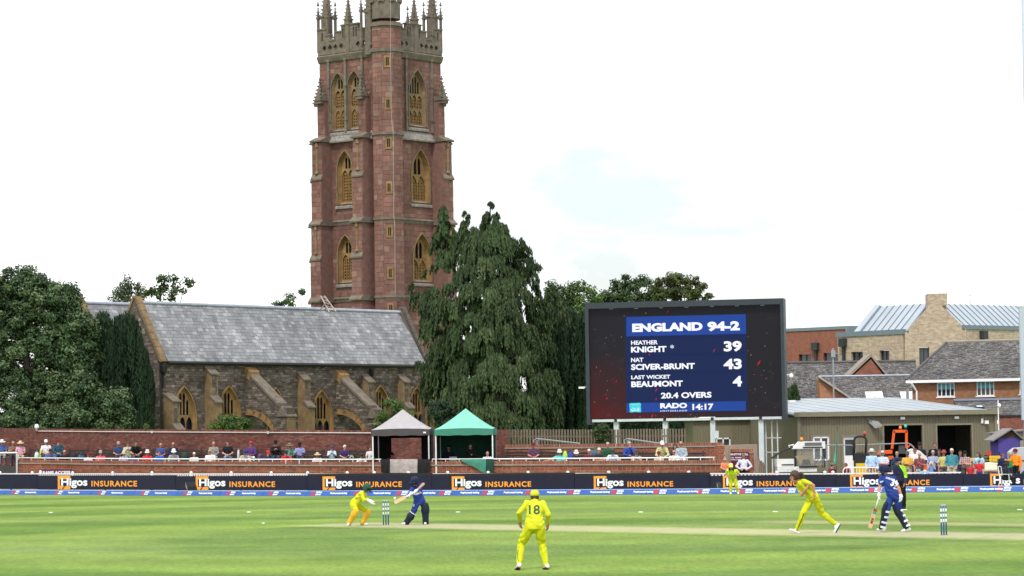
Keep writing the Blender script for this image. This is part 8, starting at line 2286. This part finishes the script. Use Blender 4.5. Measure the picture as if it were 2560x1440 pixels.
crowd(2411, 1126, 2.5, 'person in a black cap and plaid shirt, arms folded', 'st_foldL', pattern('check', (.45, .36, .36), (.20, .09, .11)), hat=('cap', BK), gl=True, legs=(.09, .08, .07), tone='pink', g=1.12)
crowd(2424, 1163, 2.0, 'small child in red beside the plaid shirt', 'st_downR', (.50, .03, .04), hair=('hair_short', 'blond'))
crowd(2445, 1130, 3.0, 'person with long brown hair in a pale blue dress', 'st_downL', (.42, .55, .70), hair=('hair_long', 'brown'), legs=(.42, .55, .70))
crowd(2446, 1146, 2.0, 'child in a red shirt and turquoise cap', 'st_downL', (.55, .03, .04), hat=('cap', (.10, .55, .56)), legs=(.05, .06, .16))
crowd(2506, 1132, 3.0, 'person in a dark navy jacket and sunglasses beside the steward in orange', 'st_cup', N_, short=False, hair=('hair_short', 'brown'), gl=True)
crowd(2525, 1132, 4.0, 'blond person in a green top behind the steward in orange', 'st_downL', (.03, .28, .10), hair=('hair_short', 'blond'), tone='pink')
crowd(2538, 1120.5, 3.0, 'steward in an orange jacket and maroon cap turned left', 'st_reach', (.85, .25, .02), short=False, hat=('cap', MAR), legs=BK, rot=-.7, tone='pink')
# person on a folding chair in front of the boards
P = S(2512, O_BOARD - 1.6, .01)
spect('dark-skinned person in a black uniform sitting sideways on a white folding chair', P, zpx(2512, 1157, O_BOARD - 1.6), True, 'lap', (.018, .02, .034), legs=BK, tone='dark', hair=('hair_short', 'dark'), rot=1.15, group='people at the boundary edge')
t = thing('folding_chair', 'white tubular folding chair in front of the last advertising board', 'chair', P)
ca, sa = math.cos(1.15), math.sin(1.15)
def rp_(x, y, z): return V((P.x + x * ca - y * sa, P.y + x * sa + y * ca, P.z + z))
for s in (-1, 1):
    MB().tube([rp_(s * .24, .28, 0), rp_(s * .24, .20, .45), rp_(s * .24, .26, .95)], .016, 6).build('back_frame', white_paint, t); MB().tube([rp_(s * .24, -.22, 0), rp_(s * .24, -.18, .64), rp_(s * .24, .2, .64)], .016, 6).build('arm_frame', white_paint, t)
MB().box((0, 0, 0), (.46, .42, .03)).build('seat', blackc, t).matrix_basis = Matrix.Translation(V((0, 0, .44))) @ Matrix.Rotation(1.15, 4, 'Z')
MB().tube([rp_(-.24, .26, .95), rp_(.24, .26, .95)], .016, 6).build('top_bar', white_paint, t)

# ------------------------------------------------------------------ bags, cups and cloths about the stand
def bag(px, y0, y1, wpx, off, colr, label, name='bag', zf=None):
    za = zf(px) if zf else (floorB(px) + .45); P = S(px, off - .25, za); zt = max(zpx(px, y0, off - .25), za + .25); w = wpx * (rope(px) + off) / FPX
    t = thing(name, label, 'bag', P); h = zt - za
    B = Body(); B.loft([(P + V((0, 0, h * f)), V((w / 2 * k, 0, 0)), V((0, .16 * k, 0))) for f, k in ((0, .85), (.15, 1), (.6, .95), (.9, .65), (1, .3))]); B.cl.append((P, .1, P + V((0, 0, h)), .1, 0))
    me = B.mesh('pouch', .03, P); me.materials.append(cloth(colr)); link('pouch', me, t)
    MB().tube([P + V((-.06, -.05, h * .92)), P + V((0, -.06, h + .08)), P + V((.06, -.05, h * .92))], .012, 5).build('handle', cloth(tuple(c * .6 for c in colr)), t)
bag(92, 1130, 1148, 12, O_B, (.62, .66, .64), 'white and mint carrier bag on the bench left of the white t-shirt')
bag(102, 1124, 1140, 6, O_B, (.45, .75, .10), 'lime green bag on the bench left of the white t-shirt')
bag(203, 1136, 1146, 14, O_B, (.05, .16, .36), 'blue rucksack on the bench behind the white-shirted child')
bag(184, 1130, 1146, 14, O_B, (.03, .03, .035), 'black rucksack on the bench right of the black hoodie')
bag(462, 1130, 1146, 16, O_B, (.02, .06, .05), 'dark green bag on the bench right of the navy blazer')
bag(596, 1124, 1140, 7, O_B, (.55, .55, .56), 'tall white bag on the bench left of the purple jumper')
bag(650, 1134, 1146, 14, O_B, (.12, .05, .16), 'purple bundle on the bench right of the purple jumper')
bag(878, 1138, 1148, 14, O_B, (.25, .33, .30), 'grey-green bag on the bench right of the white-haired person')
bag(1412, 1127, 1146, 13, O_B - 2.2, (.40, .62, .10), 'lime green rucksack behind the turquoise polo shirt')
bag(1425, 1129, 1142, 14, O_B - 1.6, (.03, .07, .36), 'royal blue chair bag between the turquoise polo and the navy waistcoat')
cupm = mat('white cup', (.8, .8, .78), .5, .02)
for px, py, lab in ((2290, 1176, 'white paper cup on the fence rail below the maroon floral shirt, left of its pair'), (2296, 1176, 'white paper cup on the fence rail below the maroon floral shirt, right of its pair'), (2368, 1178, 'cream paper cup on the rail below the teal jumper')):
    zc = zpx(px, py + 5.5, O_PICK); P = S(px, O_PICK, max(zc, zpx(px, ypk(px), O_PICK)))
    tag(MB().lathe([(.035, 0), (.045, .12), (.047, .125), (.042, .124), (.034, .012)], P, 12).build('paper_cup', cupm, None, smooth=True, origin=P), lab, 'cup', 'paper cups')
mb = MB(); n = 9; vs = []
for j in range(5):
    for i in range(n):
        f = i / (n - 1); px = 2298 + 22 * f; g_ = j / 4; y = 1177.5 + (9 - 4 * abs(f - .3)) * g_; vs.append(S(px, O_PICK - .06 - .03 * math.sin(f * 9), zpx(px, y, O_PICK)))
mb.add(vs, [(j * n + i, j * n + i + 1, (j + 1) * n + i + 1, (j + 1) * n + i) for j in range(4) for i in range(n - 1)])
tag(mb.build('towel', cloth((.36, .52, .68)), None, smooth=True, origin=S(2308, O_PICK, 0)), 'light blue towel hung over the white fence below the binoculars', 'towel')

# ------------------------------------------------------------------ machines and clutter in the yard
wh = mat('machine white', (.70, .70, .67), .5, .12, 3); blk_ = mat('machine black', (.016, .016, .018), .55, .15, 4); org = mat('tractor orange', (.72, .10, .012), .45, .08, 4); ylw = mat('machine yellow', (.72, .47, .03), .5, .1, 4); clr = mat('cab glass', (.4, .42, .40), .08, 0, alpha=.16, spec=.4); ambr = mat('amber lens', (.8, .25, .02), .3, 0); redl = mat('red lens', (.55, .05, .03), .3, 0); grnl = mat('green lens', (.05, .5, .3), .3, 0); sand = mat('yellow foam', (.70, .48, .20), .8, .15, 4); rust = mat('red paint', (.45, .05, .035), .6, .15)
def beacon(P, lens, t):
    b = MB().lathe([(.05, 0), (.05, .06)], P, 10).build('beacon_base', blk_, t); MB().lathe([(.062, .06), (.068, .10), (.066, .16), (.045, .2), (.01, .21)], P, 12).build('beacon', lens, b, smooth=True)
Ym_ = rope(2000) + O_BOARD + 6
def Q(px, py, dy=0.): return W(px, py, Ym_ + dy)
t = thing('white_utility_machine', 'white utility machine with a glazed cab and orange beacon left of the shed window', 'machine', V((Q(2000, 1180).x, Ym_, 0)))
mpl = Pl(V((Q(1938, 1180).x, Ym_ - .6, 0)), (1, 0, 0)); z_ = lambda y: Q(2000, y).z
x_ = lambda px: (Q(px, 1150) - mpl.O).dot(mpl.U)
MB().pbox(mpl, x_(1940), x_(2038), z_(1179), z_(1166), -1.2, 0).build('lower_body', wh, t)
MB().pbox(mpl, x_(1939), x_(1985), z_(1165.5), z_(1147), -1.2, -.05).build('engine_cover', wh, t)
MB().pbox(mpl, x_(1951), x_(1981), z_(1162.5), z_(1159.5), -.05, -.03).build('grille_slot', blk_, t)
MB().pbox(mpl, x_(1994), x_(2040), z_(1168.8), z_(1165), -.9, .05).build('step_plate', blk_, t)
mb = MB(); text_fit(mb, 'EQUIPMENT', mpl, x_(1964), x_(2034), z_(1177), z_(1171), .006, bold=.0, spacing=1.1); mb.build('lettering', mat('faint grey print', (.45, .45, .45), .7, 0), t)
roof = MB().prism([mpl.p(x_(1982), z_(1122), .05), mpl.p(x_(2060), z_(1122), .05), mpl.p(x_(2060), z_(1104), .05), mpl.p(x_(1999), z_(1104), .05)], V((0, 1.35, 0))).build('cab_roof', wh, t)
MB().pbox(mpl, x_(2009), x_(2051), z_(1114.5), z_(1106.5), .052, .07).build('roof_vent', mat('vent grey', (.12, .13, .14), .6, .1), roof); MB().pbox(mpl, x_(2004), x_(2053), z_(1120), z_(1117), .052, .08).build('lamp_slot', blk_, roof)
for px in (1986, 2059): MB().bar(Q(px, 1122, -.55), Q(px + (1 if px < 2000 else 2), 1168, -.55), .06, .05).build('cab_post', blk_, t)
for px in (1990, 2056): MB().bar(Q(px, 1122, .6), Q(px, 1168, .6), .05, .05).build('cab_post', blk_, t)
MB().pbox(mpl, x_(1988), x_(2057), z_(1164), z_(1123), -.04, -.03).build('windscreen', clr, t)
mb = MB(); mb.prism([mpl.p(x_(1988), z_(1140), -.5), mpl.p(x_(2022), z_(1137), -.5), mpl.p(x_(2037), z_(1158), -.5), mpl.p(x_(2000), z_(1159), -.5)], V((0, .2, 0))); mb.build('foam_roll', sand, t)
mb = MB(); mb.prism([mpl.p(x_(2003), z_(1163), -.4), mpl.p(x_(2027), z_(1163), -.4), mpl.p(x_(2021), z_(1149), -.4), mpl.p(x_(2007), z_(1149), -.4)], V((0, .3, 0))); mb.build('seat', blk_, t)
c = Q(2046, 1148, -.35); MB().tube([c + V((math.cos(a) * .16, math.sin(a) * .07, math.sin(a) * .18)) for a in np.linspace(0, 2 * math.pi, 17)], .014, 5).build('steering_wheel', blk_, t); MB().bar(c, Q(2036, 1162, -.3), .03, .03).build('steering_column', blk_, t)
beacon(Q(2004, 1104.5, -.3), ambr, t)
for px, r in ((1925, .30), (2056, .36)):
    c = Q(px, 1168, -.5); c.z = r; w_ = MB().lathe([(r * .5, -.13), (r * .9, -.13), (r, -.09), (r, .09), (r * .9, .13), (r * .5, .13)], c, 18, (V((1, 0, 0)), V((0, 0, 1)), V((0, -1, 0)))).build('wheel', blk_, t); MB().lathe([(r * .15, .0), (r * .48, .12), (r * .48, .135), (r * .1, .14)], c, 12, (V((1, 0, 0)), V((0, 0, 1)), V((0, -1, 0)))).build('hub', wh, w_)
MB().tube([Q(1928, 1146, -.3), Q(1955, 1128, -.3), Q(1982, 1118, -.3)], .045, 6).build('boom', blk_, t); MB().tube([Q(1975, 1122, -.3), Q(1972, 1114, -.3), Q(1985, 1112, -.3)], .03, 6).build('hose', wh, t)
# black hoop mower
Yk2 = rope(2150) + O_BOARD + 7; K = lambda px, py, dy=0.: W(px, py, Yk2 + dy)
t = thing('hoop_mower', 'dark ride-on mower with a black roll hoop and red beacon left of the first doorway', 'mower', V((K(2150, 1180).x, Yk2, 0)))
MB().tube([K(2135, 1150), K(2135, 1102), K(2138, 1094), K(2145, 1091), K(2158, 1091), K(2164, 1095), K(2166, 1102), K(2163, 1150)], .055, 8).build('roll_hoop', blk_, t, smooth=True)
MB().tube([K(2162, 1092), K(2163, 1088)], .02, 6).build('beacon_stalk', blk_, t); beacon(K(2162, 1090), redl, t)
MB().pbox(Pl(K(2138, 1150, -.4), (1, 0, 0)), 0, .62, -.28, .3, -.6, 0).build('engine', blk_, t); MB().prism([K(2140, 1142, -.3), K(2160, 1142, -.3), K(2158, 1128, -.2), K(2143, 1130, -.2)], V((0, .3, 0))).build('seat', blk_, t)
MB().pbox(Pl(V((K(2137, 1180).x, Yk2 - .5, 0)), (1, 0, 0)), 0, .6, .25, K(2150, 1158).z, -.7, 0).build('grass_box', ylw, t)
for px in (2140, 2162):
    c = K(px, 1170, -.2); c.z = .28; MB().lathe([(.1, -.12), (.28, -.12), (.28, .12), (.1, .12)], c, 16, (V((1, 0, 0)), V((0, 0, 1)), V((0, -1, 0)))).build('wheel', blk_, t)
# orange tractor
Yo = rope(2240) + O_BOARD + 9.5; K = lambda px, py, dy=0.: W(px, py, Yo + dy)
t = thing('orange_tractor', 'orange compact tractor with a square roll frame in front of the first doorway', 'tractor', V((K(2240, 1180).x, Yo, 0)))
for a, b in (((2230, 1122), (2235, 1078)), ((2266, 1120), (2266, 1078)), ((2233, 1078), (2267.5, 1078))): MB().bar(K(*a), K(*b), .10, .11 if a[1] > 1100 else .13).build('roll_frame', org, t)
beacon(K(2251, 1076), ambr, t); beacon(K(2264, 1072.5), grnl, t)
MB().prism([K(2196, 1136, -.2), K(2231, 1134, -.2), K(2231, 1125, -.2), K(2200, 1127, -.2)], V((0, .6, 0))).build('bonnet', org, t)
MB().prism([K(2196, 1158, -.25), K(2232, 1158, -.25), K(2232, 1137, -.25), K(2196, 1138, -.25)], V((0, .7, 0))).build('engine', blk_, t)
MB().prism([K(2246, 1134, -.1), K(2264, 1134, -.1), K(2263, 1114, .1), K(2248, 1114, .1)], V((0, .12, 0))).build('seat', blk_, t); MB().prism([K(2218, 1150, -.35), K(2236, 1148, -.35), K(2234, 1140, -.35), K(2220, 1140, -.35)], V((0, .3, 0))).build('fender', org, t)
MB().tube([K(2266, 1122), K(2276, 1112), K(2284, 1118)], .04, 6).build('lift_arm', org, t)
for px, r in ((2204, .35), (2250, .55)):
    c = K(px, 1170, -.35); c.z = r; w_ = MB().lathe([(r * .5, -.15), (r * .92, -.15), (r, -.1), (r, .1), (r * .92, .15), (r * .5, .15)], c, 20, (V((1, 0, 0)), V((0, 0, 1)), V((0, -1, 0)))).build('wheel', blk_, t); MB().lathe([(r * .12, .0), (r * .5, .13), (r * .5, .155), (r * .1, .16)], c, 12, (V((1, 0, 0)), V((0, 0, 1)), V((0, -1, 0)))).build('hub', org, w_)
# white sloping hood behind the white shirt
Yw = rope(2290) + O_BOARD + 6.5; K = lambda px, py, dy=0.: W(px, py, Yw + dy)
t = thing('white_roller_hood', 'white sloping machine hood behind the maroon floral shirt', 'machine', V((K(2295, 1180).x, Yw, 0)))
MB().prism([K(2272, 1150), K(2320, 1150), K(2316, 1142), K(2300, 1127), K(2284, 1122), K(2274, 1126)], V((0, .9, 0))).build('hood', wh, t); MB().pbox(Pl(V((K(2274, 1180).x, Yw + .05, 0)), (1, 0, 0)), 0, .85, .3, K(2290, 1150).z, -.8, 0).build('chassis', blk_, t); MB().pbox(Pl(V((K(2300, 1180).x, Yw - .02, 0)), (1, 0, 0)), 0, .35, .5, K(2290, 1160).z, -.5, 0).build('orange_side', org, t)
c = V((K(2295, 1180).x, Yw - .1, .25)); MB().lathe([(.25, -.35), (.25, .35)], c, 16, (V((0, 1, 0)), V((0, 0, 1)), V((1, 0, 0)))).build('roller', blk_, t)
# green feather flag
p0 = S(2089, O_BOARD + 3.4, 0); Yg = p0.y; K = lambda px, py: W(px, py, Yg)
t = thing('feather_flag', 'slim green feather flag standing between the white machine and the shed door', 'flag', p0)
MB().tube([p0, K(2090, 1150), K(2093.5, 1066)], [.02, .016, .01], 6).build('pole', blk_, t)
o = MB().prism([K(2093, 1070), K(2094, 1085), K(2092.5, 1120), K(2092, 1164), K(2084, 1152), K(2089, 1122), K(2091.5, 1090)], V((0, .02, 0))).build('banner', cloth((.10, .42, .30)), t)
# crowd barrier and long pipe rail
Yb2 = rope(2150) + O_BOARD + 1.7
t = thing('crowd_barrier', 'white tubular crowd barrier beside the red-haired person', 'barrier', W(2150, 1185, Yb2))
K = lambda px, py: W(px, py, Yb2)
MB().tube([K(2108, 1190), K(2108, 1176), K(2112, 1170), K(2118, 1169), K(2196, 1168.5), K(2201, 1172), K(2202, 1190)], .025, 6).build('frame', white_paint, t)
for px in range(2117, 2200, 8): MB().tube([K(px, 1169), K(px, 1190)], .011, 5).build('bar', white_paint, t)
t = thing('pipe_rail', 'long grey pipe handrail crossing in front of the shed', 'handrail', S(2160, O_BOARD + 8.5, 0))
Yp = rope(2160) + O_BOARD + 8.5; K = lambda px, py: W(px, py, Yp)
for run_ in ([(2060, 1113), (2128, 1113), (2134, 1116), (2136, 1160)], [(2140, 1113), (2200, 1110.5), (2270, 1108), (2278, 1112), (2290, 1126)]): MB().tube([K(*q) for q in run_], .028, 6).build('rail', galv, t)
for px in (2066, 2136, 2200, 2268): q = K(px, 1112); MB().tube([(q.x, q.y, 0), q], .026, 6).build('post', galv, t)
# covers, racks, buckets
Yr = rope(2470) + O_BOARD + 5.5; K = lambda px, py, dy=0.: W(px, py, Yr + dy)
t = thing('pitch_cover_roll', 'bundle of cream rolled pitch covers beside the red-shirted child', 'cover', V((K(2475, 1180).x, Yr, 0)))
crm = cloth((.62, .57, .42)); 
for i, (x0, x1, y, r) in enumerate(((2452, 2494, 1165, .13), (2454, 2498, 1171, .12), (2450, 2492, 1174, .13), (2456, 2496, 1177, .1))): a = K(x0, y, -.1 * i); b = K(x1, y - 1, -.1 * i); MB().tube([a, a.lerp(b, .5) + V((0, 0, .03)), b], r, 10).build('roll', crm, t, smooth=True)
t = thing('drum_rack', 'black steel rack with yellow-tipped drums behind the rolled covers', 'rack', V((K(2482, 1180, .8).x, Yr + .8, 0)))
for py in (1139, 1146, 1154): MB().bar(K(2460, py, .8), K(2502, py, .8), .05, .05).build('shelf', blk_, t)
for px in (2471, 2498): a = K(px, 1130, .8); MB().bar((a.x, a.y, 0), a, .05, .05).build('upright', blk_, t)
for py in (1143, 1150.5): 
    for px in (2476, 2483, 2490, 2496): c = K(px, py, .75); MB().lathe([(.075, -.1), (.075, .1)], c, 10, (V((1, 0, 0)), V((0, 0, 1)), V((0, -1, 0)))).build('drum', ylw, t)
MB().box(K(2472, 1133, .8), (.18, .2, .2)).build('red_box', rust, t)
t = thing('yellow_cart', 'yellow tray on a low cart behind the plaid shirt', 'cart', V((K(2428, 1180, .6).x, Yr + .6, 0)))
MB().prism([K(2420, 1153, .6), K(2437, 1153, .6), K(2434, 1145, .6), K(2424, 1146, .6)], V((0, .4, 0))).build('tray', ylw, t); MB().bar(K(2416, 1155, .6), K(2440, 1154, .6), .06, .06).build('frame', blk_, t)
for px in (2420, 2436): a = K(px, 1155, .6); MB().bar((a.x, a.y, 0), a, .04, .04).build('leg', blk_, t)
p0 = S(1929, O_BOARD + 2.2, .006)
t = thing('bucket', 'grey bucket with a red rim beside the white utility machine', 'bucket', p0)
MB().lathe([(.11, 0), (.14, .5), (.15, .66)], p0, 12).build('pail', galv, t); MB().lathe([(.152, .6), (.165, .62), (.165, .74), (.15, .76)], p0, 12).build('rim', rust, t)
p0 = S(1893, O_WALL + .6, .006)
t = thing('plank_pile', 'leaning planks and a coiled cable by the foot of the scoreboard leg', 'planks', p0)
for i in range(4): MB().bar(p0 + V((-.05 + .07 * i, -.02 * i, 0)), p0 + V((.08 + .09 * i, .3, 1.35 - .08 * i)), .09, .03).build('plank', mat('grey-brown plank', (.20, .15, .11), .9, .2) if i == 0 else pale, t)
for k in range(3): MB().tube([p0 + V((.05 + math.cos(a) * .2, -.4 + math.sin(a) * .2, .05 + .06 * k)) for a in np.linspace(0, 2 * math.pi, 13)], .03, 5).build('cable_coil', blk_, t)
bpy.data.scenes.remove(TMP)
